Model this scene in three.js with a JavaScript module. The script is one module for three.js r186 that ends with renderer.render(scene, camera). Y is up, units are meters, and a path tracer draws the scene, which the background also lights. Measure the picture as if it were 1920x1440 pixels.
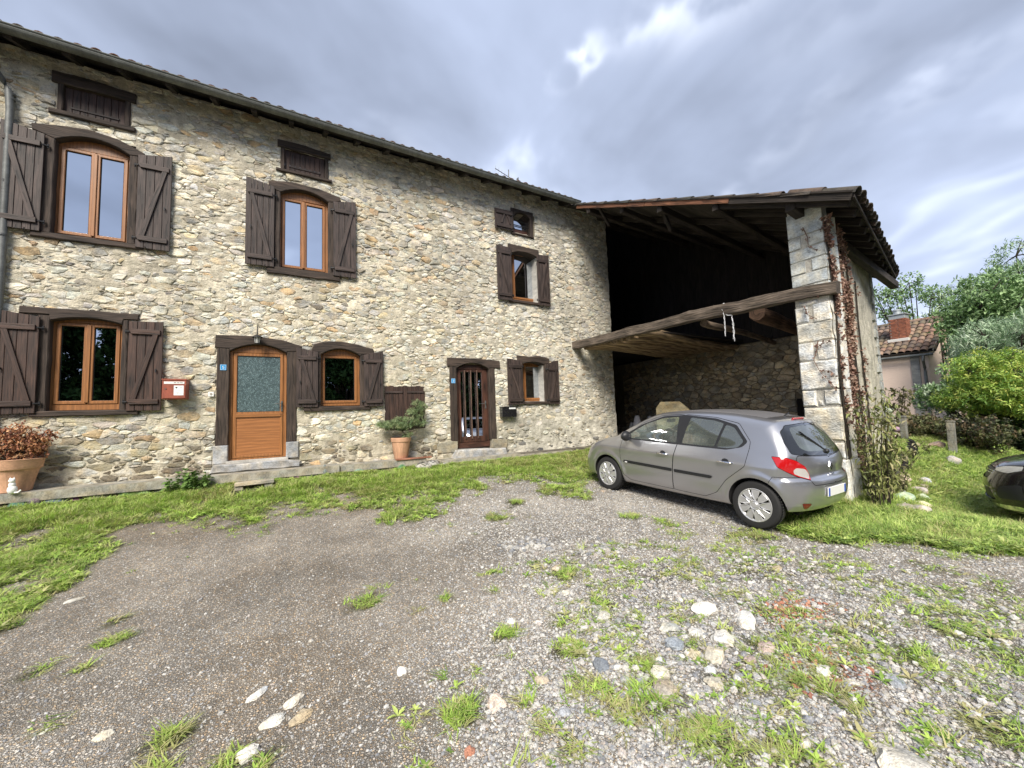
import * as THREE from 'three';
import { RoundedBoxGeometry } from 'three/addons/geometries/RoundedBoxGeometry.js';
import { mergeGeometries, mergeVertices, toCreasedNormals } from 'three/addons/utils/BufferGeometryUtils.js';
import { FontLoader } from 'three/addons/loaders/FontLoader.js';
import { TextGeometry } from 'three/addons/geometries/TextGeometry.js';

// ---------------------------------------------------------------- camera, sky, sun, exposure
const scene = new THREE.Scene();
const camera = new THREE.PerspectiveCamera(88.03, 4 / 3, 0.05, 2000);
camera.position.set(0, 1.6, 8.9);
camera.rotation.order = 'YXZ';
camera.rotation.set(0.07755, -0.51685, -0.03618);
const renderer = new THREE.WebGLRenderer({ antialias: true });
renderer.toneMapping = THREE.LinearToneMapping;
renderer.toneMappingExposure = 4.2;
renderer.shadowMap.enabled = true;

const SUN_DIR = new THREE.Vector3(-0.50, 0.80, 0.68).normalize();
const sun = new THREE.DirectionalLight(new THREE.Color(1, 0.93, 0.82), 1.5);
sun.position.copy(SUN_DIR).multiplyScalar(60);
sun.castShadow = true;
sun.shadow.radius = 54;
sun.shadow.mapSize.set(2048, 2048);
Object.assign(sun.shadow.camera, { left: -30, right: 30, top: 30, bottom: -30, near: 1, far: 160 });
scene.add(sun, sun.target);

// ---------------------------------------------------------------- numbers
function RNG(seed) {
  let s = seed >>> 0;
  return () => { s = (s + 0x6d2b79f5) | 0; let t = Math.imul(s ^ (s >>> 15), 1 | s); t = (t + Math.imul(t ^ (t >>> 7), 61 | t)) ^ t; return ((t ^ (t >>> 14)) >>> 0) / 4294967296; };
}
const rnd = RNG(7), rr = (a, b) => a + (b - a) * rnd();
const clamp = (x, a = 0, b = 1) => Math.min(b, Math.max(a, x));
const lerp = (a, b, t) => a + (b - a) * t;
const sstep = (a, b, x) => { const t = clamp((x - a) / (b - a)); return t * t * (3 - 2 * t); };
function hash(x, y, z = 0) {
  let h = Math.imul(x | 0, 374761393) ^ Math.imul(y | 0, 668265263) ^ Math.imul(z | 0, 2147483647 ^ 0x5bd1e995);
  h = Math.imul(h ^ (h >>> 13), 1274126177); h = Math.imul(h ^ (h >>> 15), 0x2c1b3c6d);
  return ((h ^ (h >>> 16)) >>> 0) / 4294967296;
}
function vnoise(x, y, px = 1e9, py = 1e9, s = 0) {          // value noise, tileable with whole periods px, py
  const xi = Math.floor(x), yi = Math.floor(y), fx = x - xi, fy = y - yi, m = (a, p) => ((a % p) + p) % p;
  const u = fx * fx * fx * (fx * (fx * 6 - 15) + 10), v = fy * fy * fy * (fy * (fy * 6 - 15) + 10);
  const a = m(xi, px), b = m(xi + 1, px), c = m(yi, py), d = m(yi + 1, py);
  return lerp(lerp(hash(a, c, s), hash(b, c, s), u), lerp(hash(a, d, s), hash(b, d, s), u), v);
}
function fbm(x, y, oct = 4, px = 1e9, py = 1e9, s = 0) {
  let v = 0, a = 0.5, n = 0;
  for (let i = 0; i < oct; i++) { v += a * vnoise(x, y, px, py, s + i * 17); n += a; a *= 0.5; x *= 2; y *= 2; px *= 2; py *= 2; }
  return v / n;
}
function n3(x, y, z) { return (vnoise(x + z * 7.31, y - z * 3.17) + vnoise(y * 1.1 + 31.7, z + x * 0.37) + vnoise(z * 1.07 + 11.3, x - y * 0.41)) / 3; }

// ---------------------------------------------------------------- sky: overcast, with torn bright streaks
{
  const W = 1536, H = 768, data = new Float32Array(W * H * 4);
  const gaps = [[0.596, -0.684, 0.038, 1.9], [0.64, -0.62, 0.04, 0.35], [0.68, -0.55, 0.05, 0.6], [0.72, -0.49, 0.055, 0.65], [0.78, -0.43, 0.07, 0.75], [1.40, -0.30, 0.06, 0.3], [1.36, -0.22, 0.07, 0.32], [1.30, -0.12, 0.08, 0.25], [1.38, -0.78, 0.06, 0.4], [1.30, -0.57, 0.08, 0.3], [1.22, -0.43, 0.08, 0.25], [1.7, -0.1, 0.12, 0.35], [1.0, -0.3, 0.12, 0.22], [0.3, -1.2, 0.14, 0.25]];
  for (let r = 0; r < H; r++) {
    const el = ((r + 0.5) / H - 0.5) * Math.PI, y = Math.sin(el), c = Math.cos(el);
    for (let q = 0; q < W; q++) {
      const az = ((q + 0.5) / W - 0.5) * 2 * Math.PI, x = Math.cos(az) * c, z = Math.sin(az) * c, yy = Math.max(y, 0) + 0.15;
      const px = x / yy, pz = z / yy;
      const wx = fbm(px * 1.1 + 5, pz * 0.8 + 9, 3) - 0.5, wz = fbm(px * 0.9 + 40, pz * 1.2 + 2, 3) - 0.5;
      const big = fbm(px * 0.75 + wx * 1.2 + 3.3, pz * 0.42 + wz + 8.1, 4, 1e9, 1e9, 3);
      const streak = fbm(px * 2.6 + wx * 2.6 + 20, pz * 2.0 + wz * 2.4 + 4, 5, 1e9, 1e9, 9);
      const fine = fbm(px * 9 + wx * 5 + 1, pz * 6.5 + wz * 5, 4, 1e9, 1e9, 21);
      const tuft = fbm(px * 9 + pz * 4 + wx * 3 + 7, pz * 11 - px * 4 + wz * 3, 5, 1e9, 1e9, 33);
      let L = 0.765 + 0.66 * (big - 0.5) + 0.34 * (streak - 0.5) + 0.09 * (fine - 0.5) + 0.10 * (tuft - 0.5);
      let g = 0.3 * Math.pow(sstep(0.56, 0.84, streak * 0.7 + big * 0.3 + (fine - 0.5) * 0.25), 1.5);
      for (const [gx, gz, s, a] of gaps) {
        const dx = px - gx + (tuft - 0.5) * 0.16 + (fine - 0.5) * 0.06, dz = pz - gz + (fine - 0.5) * 0.14, d2 = (dx * dx) / (s * s * 0.55) + (dz * dz) / (s * s * 1.2);
        if (d2 < 12) g += a * 0.62 * Math.exp(-d2 * 0.8) * clamp(2.1 * (tuft - 0.28));
      }
      L += g * 0.75;
      const haze = Math.exp(-Math.max(y, 0) * 5), t = clamp(g * 1.3), hz = haze * 0.6;
      L = lerp(L, 0.93, hz) * (0.95 + 0.13 * Math.max(y, 0));
      const warm = clamp((L - 0.55) * 1.6) * 0.35;
      const R = lerp(lerp(0.232, 0.262, warm), 0.34, t), G = lerp(lerp(0.270, 0.300, warm), 0.36, t), B = lerp(lerp(0.352, 0.388, warm), 0.395, t), i = (r * W + q) * 4;
      data[i] = R * L * 0.705; data[i + 1] = G * L * 0.705; data[i + 2] = B * L * 0.72; data[i + 3] = 1;
    }
  }
  const t = new THREE.DataTexture(data, W, H, THREE.RGBAFormat, THREE.FloatType);
  t.mapping = THREE.EquirectangularReflectionMapping; t.magFilter = t.minFilter = THREE.LinearFilter; t.needsUpdate = true;
  scene.background = t; scene.environment = t;
}

// ---------------------------------------------------------------- names, labels, groups
const used = new Map();
function numbered(n) { const k = used.get(n) ?? 0; used.set(n, k + 1); return k ? n + '_' + String(k).padStart(3, '0') : n; }
function tag(o, label, category, group, kind) { if (label) o.userData.label = label; if (category) o.userData.category = category; if (group) o.userData.group = group; if (kind) o.userData.kind = kind; return o; }
function thing(name, label, category, pos = [0, 0, 0], group) { const o = new THREE.Group(); o.name = numbered(name); o.position.set(...pos); scene.add(o); return tag(o, label, category, group); }
function mk(name, geo, mat, parent = scene, kind) {
  const m = new THREE.Mesh(Array.isArray(geo) ? merge(geo) : geo, mat); m.name = parent === scene ? numbered(name) : name; m.castShadow = m.receiveShadow = true;
  if (kind) m.userData.kind = kind;
  parent.add(m); return m;
}
function part(name, parent, pos = [0, 0, 0]) { const g = new THREE.Group(); g.name = name; g.position.set(...pos); parent.add(g); return g; }
function inst(name, geo, mat, mats, colors, parent = scene, kind = 'stuff') {
  const m = new THREE.InstancedMesh(geo, mat, mats.length); m.name = parent === scene ? numbered(name) : name; m.userData.kind = kind; m.castShadow = m.receiveShadow = true;
  mats.forEach((x, i) => { m.setMatrixAt(i, x); if (colors) m.setColorAt(i, colors[i]); });
  parent.add(m); return m;
}

// ---------------------------------------------------------------- geometry helpers
const V3 = (x, y, z) => new THREE.Vector3(x, y, z);
function flatten(g) { const q = g.index ? g.toNonIndexed() : g; for (const k of Object.keys(q.attributes)) if (!['position', 'normal', 'uv', 'color'].includes(k)) q.deleteAttribute(k); return q; }
function merge(list) {
  const a = list.map(flatten), col = a.some((g) => g.attributes.color);
  for (const g of a) {
    if (!g.attributes.normal) g.computeVertexNormals();
    if (!g.attributes.uv) g.setAttribute('uv', new THREE.BufferAttribute(new Float32Array(g.attributes.position.count * 2), 2));
    if (col && !g.attributes.color) g.setAttribute('color', new THREE.BufferAttribute(new Float32Array(g.attributes.position.count * 3).fill(1), 3));
  }
  return a.length === 1 ? a[0] : mergeGeometries(a);
}
// uv in metres by the way each face points; u runs along the grain
function uvGrain(g, axis, off = [rnd() * 9, rnd() * 9]) {
  const p = g.attributes.position, n = g.attributes.normal, uv = new Float32Array(p.count * 2), A = 'xyz'.indexOf(axis);
  for (let i = 0; i < p.count; i++) {
    const P = [p.getX(i), p.getY(i), p.getZ(i)], N = [Math.abs(n.getX(i)), Math.abs(n.getY(i)), Math.abs(n.getZ(i))], k = N[0] > N[1] && N[0] > N[2] ? 0 : N[1] > N[2] ? 1 : 2;
    const rest = [0, 1, 2].filter((a) => a !== k), a = rest.includes(A) ? A : rest[0], b = rest.find((r) => r !== a);
    uv[2 * i] = P[a] + off[0]; uv[2 * i + 1] = P[b] + off[1];
  }
  g.setAttribute('uv', new THREE.BufferAttribute(uv, 2)); return g;
}
function box(w, h, d, x, y, z, o = {}) {
  const c = Math.min(o.ch ?? 0.005, w * 0.45, h * 0.45, d * 0.45), g = flatten(new RoundedBoxGeometry(w, h, d, 1, c));
  uvGrain(g, o.grain ?? (w >= h && w >= d ? 'x' : h >= d ? 'y' : 'z'));
  const m = new THREE.Matrix4().makeRotationFromEuler(new THREE.Euler(o.rx ?? 0, o.ry ?? 0, o.rz ?? 0)); m.setPosition(x, y, z);
  return g.applyMatrix4(m);
}
function bar(a, b, w, d, o = {}) {           // a squared bar from a to b
  const A = V3(...a), B = V3(...b), L = A.distanceTo(B), g = box(L, w, d, 0, 0, 0, { ...o, grain: 'x' });
  const X = B.clone().sub(A).normalize(), up = o.up ? V3(...o.up) : Math.abs(X.y) > 0.95 ? V3(0, 0, 1) : V3(0, 1, 0), Z = X.clone().cross(up).normalize(), Y = Z.clone().cross(X);
  return g.applyMatrix4(new THREE.Matrix4().makeBasis(X, Y, Z).setPosition(A.add(B).multiplyScalar(0.5)));
}
function poly(pts, depth, z, o = {}) {       // a flat outline with depth, front at z
  const s = new THREE.Shape(pts.map(([x, y]) => new THREE.Vector2(x, y)));
  for (const h of o.holes ?? []) s.holes.push(new THREE.Path(h.map(([x, y]) => new THREE.Vector2(x, y))));
  const b = o.bevel ?? 0.006, g = flatten(new THREE.ExtrudeGeometry(s, { depth: Math.max(depth - 2 * b, 0.001), bevelEnabled: b > 0, bevelThickness: b, bevelSize: b, bevelOffset: -b, bevelSegments: 1, curveSegments: 8 }));
  g.translate(0, 0, z - depth + b);
  return uvGrain(g, o.grain ?? 'x');
}
const rect = (x0, x1, y0, y1) => [[x0, y0], [x1, y0], [x1, y1], [x0, y1]];
function arch(x0, x1, ys, ya, n = 10, down = false) {   // points of a segmental arch, right to left
  const out = []; for (let i = 0; i <= n; i++) { const t = i / n, x = lerp(x1, x0, t); out.push([x, ys + (ya - ys) * (1 - Math.pow(2 * t - 1, 2))]); }
  return down ? out.reverse() : out;
}
function tube(path, rad, n = 8, o = {}) {    // a rod or log along points; rad may be a function of (t, angle)
  const P = path.map((p) => V3(...p)), R = typeof rad === 'function' ? rad : () => rad, pos = [], uv = [], idx = [];
  let len = 0; const up0 = V3(0, 1, 0);
  P.forEach((p, i) => {
    const T = (P[i + 1] ?? p).clone().sub(P[i - 1] ?? p).normalize(), up = Math.abs(T.y) > 0.9 ? V3(0.3, 0, 1) : up0, S = T.clone().cross(up).normalize(), U = S.clone().cross(T);
    if (i) len += p.distanceTo(P[i - 1]);
    for (let k = 0; k <= n; k++) { const a = (k / n) * Math.PI * 2, r = R(i / (P.length - 1), k % n === 0 ? 0 : a); const q = p.clone().addScaledVector(S, Math.cos(a) * r).addScaledVector(U, Math.sin(a) * r); pos.push(q.x, q.y, q.z); uv.push(len, (k / n) * 2 * Math.PI * (typeof rad === 'function' ? 0.1 : rad)); }
  });
  for (let i = 0; i < P.length - 1; i++) for (let k = 0; k < n; k++) { const a = i * (n + 1) + k, b = a + n + 1; idx.push(a, a + 1, b, b, a + 1, b + 1); }
  if (o.caps !== false) for (const [i, f] of [[0, 1], [P.length - 1, 0]]) { const c = pos.length / 3, e = i * (n + 1); pos.push(P[i].x, P[i].y, P[i].z); uv.push(0.01, 0.01); for (let k = 0; k < n; k++) f ? idx.push(c, e + k + 1, e + k) : idx.push(c, e + k, e + k + 1); }
  const g = new THREE.BufferGeometry(); g.setAttribute('position', new THREE.Float32BufferAttribute(pos, 3)); g.setAttribute('uv', new THREE.Float32BufferAttribute(uv, 2)); g.setIndex(idx);
  let q = flatten(g); q.computeVertexNormals(); if (!o.flat) q = toCreasedNormals(q, 0.9); return q;
}
function lathe(pts, n = 32) { const g = new THREE.LatheGeometry(pts.map(([r, y]) => new THREE.Vector2(r, y)), n); return toCreasedNormals(flatten(g), 0.6); }
function paint(g, c, f) { const n = g.attributes.position.count, a = new Float32Array(n * 3); for (let i = 0; i < n; i++) { const k = f ? f(i) : 1; a[3 * i] = c[0] * k; a[3 * i + 1] = c[1] * k; a[3 * i + 2] = c[2] * k; } g.setAttribute('color', new THREE.BufferAttribute(a, 3)); return g; }
function soup(pos, uv, col) { const g = new THREE.BufferGeometry(); g.setAttribute('position', new THREE.Float32BufferAttribute(pos, 3)); if (uv) g.setAttribute('uv', new THREE.Float32BufferAttribute(uv, 2)); if (col) g.setAttribute('color', new THREE.Float32BufferAttribute(col, 3)); g.computeVertexNormals(); return g; }

// ---------------------------------------------------------------- textures
function tex(w, h, fn, srgb = true, per = [1, 1]) {
  const d = new Uint8Array(w * h * 4);
  for (let y = 0; y < h; y++) for (let x = 0; x < w; x++) { const c = fn(x / w, y / h), i = (y * w + x) * 4; if (typeof c === 'number') d[i] = d[i + 1] = d[i + 2] = clamp(c) * 255; else { d[i] = clamp(c[0]) * 255; d[i + 1] = clamp(c[1]) * 255; d[i + 2] = clamp(c[2]) * 255; } d[i + 3] = 255; }
  const t = new THREE.DataTexture(d, w, h, THREE.RGBAFormat); t.wrapS = t.wrapT = THREE.RepeatWrapping; t.magFilter = THREE.LinearFilter; t.minFilter = THREE.LinearMipmapLinearFilter; t.generateMipmaps = true;
  if (srgb) t.colorSpace = THREE.SRGBColorSpace; t.repeat.set(1 / per[0], 1 / per[1]); t.needsUpdate = true; return t;
}
function cells(u, v, n, s, jit = 0.9) {     // tileable cells: [distance to nearest, to second, id]
  const x = u * n, y = v * n, xi = Math.floor(x), yi = Math.floor(y); let d1 = 9, d2 = 9, id = 0;
  for (let j = -1; j < 2; j++) for (let i = -1; i < 2; i++) { const a = (((xi + i) % n) + n) % n, b = (((yi + j) % n) + n) % n, dx = xi + i + 0.5 + (hash(a, b, s) - 0.5) * jit - x, dy = yi + j + 0.5 + (hash(a, b, s + 5) - 0.5) * jit - y, d = Math.hypot(dx, dy); if (d < d1) { d2 = d1; d1 = d; id = a * 7919 + b; } else if (d < d2) d2 = d; }
  return [d1, d2, id];
}
const TX = {};
TX.wood = tex(512, 512, (u, v) => { const w = fbm(u * 3, v * 4, 2, 3, 4, 60) * 0.12, g = fbm(u * 4, (v + w) * 46, 3, 4, 46, 61), f = fbm(u * 12, v * 128, 2, 12, 128, 64), k = fbm(u * 5, v * 7, 3, 5, 7, 66), crack = fbm(u * 3, (v + w) * 26, 2, 3, 26, 69); const c = 0.74 + 0.34 * (g - 0.5) * 2 * 0.7 + 0.22 * (f - 0.5) + 0.3 * (k - 0.5) - (crack > 0.74 ? 0.22 : 0); return [c * 1.02, c, c * 0.97]; }, true, [1.3, 0.65]);
TX.woodB = tex(512, 512, (u, v) => { const w = fbm(u * 3, v * 4, 2, 3, 4, 60) * 0.12, g = fbm(u * 4, (v + w) * 46, 3, 4, 46, 61), f = fbm(u * 12, v * 128, 2, 12, 128, 64), crack = fbm(u * 3, (v + w) * 26, 2, 3, 26, 69); return 0.4 + 0.35 * (g - 0.5) + 0.3 * (f - 0.5) - (crack > 0.74 ? 0.35 : 0) + 0.2; }, false, [1.3, 0.65]);
TX.oak = tex(512, 256, (u, v) => { const w = fbm(u * 2, v * 3, 3, 2, 3, 80) * 0.5, g = 0.5 + 0.5 * Math.sin((v + w * 0.35) * 2 * Math.PI * 9), f = fbm(u * 6, v * 90, 3, 6, 90, 84), c = 0.80 + 0.10 * (g - 0.5) + 0.24 * (f - 0.5); return [c, c * 0.985, c * 0.96]; }, true, [1.2, 0.5]);
TX.stone = tex(1024, 1024, (u, v) => { const a = fbm(u * 5, v * 7, 5, 5, 7, 30), b = fbm(u * 40, v * 60, 3, 40, 60, 31), s = fbm(u * 150, v * 150, 2, 150, 150, 32), c = 0.84 + 0.5 * (a - 0.5) + 0.30 * (b - 0.5) + 0.16 * (s - 0.5) - (b > 0.72 ? 0.12 : 0), y = fbm(u * 9 + 3, v * 9, 3, 9, 9, 37) - 0.5; return [c * (1 + 0.10 * y), c, c * (1 - 0.16 * y)]; }, true, [1, 1]);
TX.stoneB = tex(1024, 1024, (u, v) => { const a = fbm(u * 10, v * 18, 4, 10, 18, 33), b = fbm(u * 48, v * 70, 3, 48, 70, 34), s = fbm(u * 180, v * 180, 2, 180, 180, 35); return 0.5 + 0.55 * (a - 0.5) + 0.4 * (b - 0.5) + 0.15 * (s - 0.5); }, false, [1, 1]);
TX.plaster = tex(1024, 1024, (u, v) => { const a = fbm(u * 4, v * 3, 5, 4, 3, 40), b = fbm(u * 34, v * 12, 4, 34, 12, 41), s = fbm(u * 160, v * 160, 2, 160, 160, 42), c = 0.84 + 0.30 * (a - 0.5) + 0.22 * (b - 0.5) + 0.12 * (s - 0.5); return [c, c * 0.99, c * 0.97]; }, true, [2.2, 2.2]);
TX.gravel = tex(1024, 1024, (u, v) => {
  const [a1, a2, ia] = cells(u, v, 62, 50), [b1, b2, ib] = cells(u, v, 120, 57), ea = sstep(0.02, 0.22, a2 - a1), eb = sstep(0.02, 0.25, b2 - b1), ta = hash(ia, 3, 1), tb = hash(ib, 3, 2), big = ta > 0.45 && a1 < 0.44;
  const k = big ? 0.60 + 0.32 * hash(ia, 9, 4) : 0.56 + 0.28 * hash(ib, 9, 4), e = big ? ea : eb * 0.9, hue = big ? hash(ia, 12, 7) : hash(ib, 12, 7), d = fbm(u * 8, v * 8, 3, 8, 8, 55) - 0.5, c = (0.40 + (k - 0.40) * e) * (1 + 0.25 * d);
  return [c * (hue > 0.8 ? 1.08 : 1.0), c * 0.985, c * (hue > 0.8 ? 0.86 : 0.96)];
}, true, [0.95, 0.95]);
TX.gravelB = tex(1024, 1024, (u, v) => { const [a1, a2, ia] = cells(u, v, 62, 50), [b1, b2] = cells(u, v, 120, 57), big = hash(ia, 3, 1) > 0.45 && a1 < 0.44; return (big ? 0.35 + 0.6 * sstep(0, 0.55, a2 - a1) : 0.12 + 0.45 * sstep(0, 0.6, b2 - b1)) + 0.1 * (fbm(u * 60, v * 60, 2, 60, 60, 58) - 0.5); }, false, [0.95, 0.95]);
TX.bark = tex(512, 512, (u, v) => { const a = fbm(u * 4, v * 18, 4, 4, 18, 90), c = 0.55 + 0.6 * (a - 0.5); return [c, c * 0.97, c * 0.93]; }, true, [1, 0.6]);
TX.leafglass = tex(512, 512, (u, v) => { const [d1, d2, id] = cells(u + 0.01 * fbm(u * 20, v * 20, 2, 20, 20), v, 26, 70, 1), t = hash(id, 2, 9), e = sstep(0.03, 0.3, d2 - d1), vein = Math.abs(Math.sin(d1 * 22)) * 0.12, c = 0.48 + 0.22 * e * t + vein * e; return [c * 0.9, c * 1.0, c * 1.02]; }, true, [0.7, 0.7]);
TX.leafglassB = tex(512, 512, (u, v) => { const [d1, d2, id] = cells(u + 0.01 * fbm(u * 20, v * 20, 2, 20, 20), v, 26, 70, 1); return 0.2 + 0.6 * sstep(0, 0.4, d2 - d1) * (0.4 + 0.6 * hash(id, 2, 9)); }, false, [0.7, 0.7]);

const std = (o) => new THREE.MeshStandardMaterial(o), phy = (o) => new THREE.MeshPhysicalMaterial(o), C = (r, g, b) => new THREE.Color().setRGB(r, g, b);
const M = {
  darkwood: std({ color: C(0.082, 0.058, 0.053), map: TX.wood, bumpMap: TX.woodB, bumpScale: 0.004, roughness: 0.62 }),
  redwood: std({ color: C(0.085, 0.047, 0.036), map: TX.wood, bumpMap: TX.woodB, bumpScale: 0.004, roughness: 0.6 }),
  timber: std({ color: C(0.085, 0.062, 0.051), map: TX.wood, bumpMap: TX.woodB, bumpScale: 0.008, roughness: 0.8 }),
  oak: phy({ color: C(0.47, 0.205, 0.07), map: TX.oak, roughness: 0.42, clearcoat: 0.25, clearcoatRoughness: 0.3 }),
  oakpanel: phy({ color: C(0.52, 0.22, 0.08), map: TX.oak, roughness: 0.42, clearcoat: 0.25, clearcoatRoughness: 0.3 }),
  mahogany: std({ color: C(0.105, 0.045, 0.030), map: TX.wood, bumpMap: TX.woodB, bumpScale: 0.002, roughness: 0.5 }),
  oldwood: std({ color: C(0.30, 0.235, 0.18), map: TX.wood, bumpMap: TX.woodB, bumpScale: 0.012, roughness: 0.9 }),
  polewood: std({ color: C(0.52, 0.39, 0.25), map: TX.wood, bumpMap: TX.woodB, bumpScale: 0.012, roughness: 0.9 }),
  fascia: std({ color: C(0.33, 0.15, 0.085), map: TX.wood, bumpMap: TX.woodB, bumpScale: 0.006, roughness: 0.85 }),
  shadewood: std({ color: C(0.022, 0.018, 0.018), map: TX.wood, bumpMap: TX.woodB, bumpScale: 0.006, roughness: 0.95 }),  // near black: the darkness of the loft is painted into the wood colour
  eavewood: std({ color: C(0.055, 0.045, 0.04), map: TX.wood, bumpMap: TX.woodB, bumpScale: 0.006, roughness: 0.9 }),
  pane: phy({ color: C(0.66, 0.71, 0.78), metalness: 1, roughness: 0.012 }),
  leafpane: phy({ color: C(0.33, 0.385, 0.39), map: TX.leafglass, bumpMap: TX.leafglassB, bumpScale: 0.0022, roughness: 0.2, ior: 1.7, clearcoat: 0.5, clearcoatRoughness: 0.08 }),
  stone: std({ color: C(1.16, 1.16, 1.17), vertexColors: true, map: TX.stone, bumpMap: TX.stoneB, bumpScale: 0.016, roughness: 0.92 }),
  mortar: std({ color: C(1.18, 1.18, 1.18), vertexColors: true, map: TX.plaster, bumpMap: TX.stoneB, bumpScale: 0.02, roughness: 0.95 }),
  concrete: std({ color: C(0.42, 0.39, 0.32), map: TX.stone, bumpMap: TX.stoneB, bumpScale: 0.008, roughness: 0.93 }),
  granite: std({ color: C(0.52, 0.51, 0.49), map: TX.stone, bumpMap: TX.stoneB, bumpScale: 0.008, roughness: 0.85 }),
  white: std({ color: C(0.70, 0.69, 0.66), map: TX.plaster, roughness: 0.85 }),
  zinc: std({ color: C(0.22, 0.235, 0.24), map: TX.plaster, metalness: 0.35, roughness: 0.55 }),
  gutter: std({ color: C(0.21, 0.225, 0.215), map: TX.plaster, metalness: 0.25, roughness: 0.6 }),
  iron: std({ color: C(0.03, 0.03, 0.032), roughness: 0.55, metalness: 0.4 }),
  black: std({ color: C(0.008, 0.008, 0.009), roughness: 0.9 }),
  clay: std({ vertexColors: true, map: TX.stone, bumpMap: TX.stoneB, bumpScale: 0.006, roughness: 0.9 }),
};
// ---------------------------------------------------------------- ground
function groundY(x, z) {
  const t = clamp((7 - z) / 6.5);
  let h = 0.58 * t * t + 0.085 * clamp(x - 6.6, 0, 6.5) * (1 - sstep(15, 26, x)) * lerp(0.12, 1, sstep(7.3, 5.2, z)) - 0.20 * sstep(7.2, 8.8, x) * sstep(5.9, 7.0, z);
  h += 0.05 * (fbm(x * 0.35 + 3, z * 0.35 + 7, 3) - 0.5) * sstep(-20, 0, 9.4 - Math.abs(z)) + 0.02 * (fbm(x * 1.7, z * 1.7, 2) - 0.5);
  return h;
}
// how grassy a place is, 0..1: a strip along the ledge, the meadow right of the barn, and tufts in the gravel
const EDGE = [[-9, 6.2], [-3, 5.2], [-1.87, 4.2], [-1.78, 3.4], [-1.70, 2.5], [-1.55, 2.0], [-1.03, 1.69], [-0.11, 1.82], [0.61, 1.91], [1.1, 2.6], [1.52, 2.9], [1.89, 3.2], [2.41, 2.5], [2.8, 2.6], [3.35, 2.25], [4.17, 2.3], [5.22, 2.6], [8, 2.9]];
const PATCH = [[4.4, 3.28, 0.38], [4.21, 2.9, 0.4], [2.61, 3.71, 0.2], [3.22, 3.3, 0.25], [0.79, 4.97, 0.14], [0.62, 5.15, 0.14], [1.05, 4.94, 0.09], [1.2, 5.44, 0.07], [0.93, 5.54, 0.07], [-1.17, 4.49, 0.12], [-1.09, 4.81, 0.09], [-1.41, 5.01, 0.12], [-1.15, 5.13, 0.08], [-1.08, 5.69, 0.09], [0.82, 6.75, 0.085], [0.87, 6.72, 0.07], [-0.49, 6.12, 0.09], [-0.27, 6.46, 0.11], [-0.51, 6.33, 0.09], [-0.1, 6.55, 0.1], [4.5, 5.0, 0.25], [4.37, 4.64, 0.2], [1.41, 6.21, 0.09], [0.98, 6.43, 0.06], [1.15, 6.87, 0.07], [1.19, 7.21, 0.13], [1.17, 7.1, 0.12], [1.57, 7.18, 0.16], [2.71, 6.8, 0.14], [2.74, 7.0, 0.12], [2.76, 7.25, 0.14], [2.7, 7.41, 0.13], [2.88, 7.54, 0.17], [2.61, 7.57, 0.14], [3.62, 7.58, 0.2], [3.24, 7.6, 0.22], [4.03, 7.85, 0.2], [3.92, 8.04, 0.24], [2.98, 8.28, 0.18], [2.21, 7.34, 0.14], [1.94, 6.99, 0.15], [2.66, 7.73, 0.17], [3.4, 7.81, 0.22], [1.75, 7.58, 0.22], [2.07, 7.78, 0.2], [2.37, 5.65, 0.16], [1.8, 6.33, 0.13], [1.53, 6.96, 0.13], [4.59, 8.04, 0.25], [4.11, 7.98, 0.2], [1.85, 7.26, 0.22], [2.0, 6.75, 0.12], [1.7, 6.6, 0.12], [5.0, 6.0, 0.35], [4.3, 7.0, 0.1], [2.3, 6.3, 0.12]];
function edgeZ(x) { let i = 0; while (i < EDGE.length - 2 && EDGE[i + 1][0] < x) i++; const [a, b] = EDGE[i], [c, d] = EDGE[i + 1]; return lerp(b, d, clamp((x - a) / (c - a))); }
function meadow(x, z) {                     // right of the car and round the pillar
  const e = lerp(6.25, 7.9, sstep(5.6, 6.9, x) * 1) - 0.35 * sstep(5.4, 4.6, x), n = fbm(x * 1.6, z * 1.6, 3) - 0.5;
  return sstep(-0.45, 0.35, Math.min(x - 5.55 - Math.max(0, (6.1 - z)) * 0.9, lerp(6.6, 8.2, sstep(5.6, 7.2, x)) - z + 0.2) + n * 0.9) * sstep(3.2, 4.4, z + Math.max(0, x - 7.6) * 2);
}
function grassAt(x, z) {
  const n = fbm(x * 1.3 + 11, z * 1.3 + 5, 4) - 0.5, n2 = fbm(x * 5 + 2, z * 5, 3) - 0.5;
  if (x > 7.5 && x < 12.2 && z < 5.75 - (x - 7.4) * 0.216) return 0;
  const bare = fbm(x * 2.3 + 50, z * 2.3 + 9, 3);
  let g = sstep(-0.95, 0.85, edgeZ(x) - z + n * 2.5 + n2 * 1.6) * clamp(0.30 + 1.7 * (bare - 0.24) + 0.3 * sstep(2.0, 0.9, z));
  g = Math.max(g, meadow(x, z));
  let p = 0; for (const [a, b, r] of PATCH) { const d = Math.hypot(x - a, z - b) / (r * 0.85); if (d < 1.7) p = Math.max(p, (1 - sstep(0.1, 1.4, d + n2 * 1.9)) * (z > 6.6 && a > 1.3 ? 0.62 : 0.85)); }
  const scatter = sstep(1.0, 2.4, x) * sstep(6.2, 7.0, z) * sstep(0.5, 0.75, fbm(x * 4.1 + 7, z * 4.1, 3)) * 0.42;
  return Math.max(g, p, scatter);
}
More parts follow.
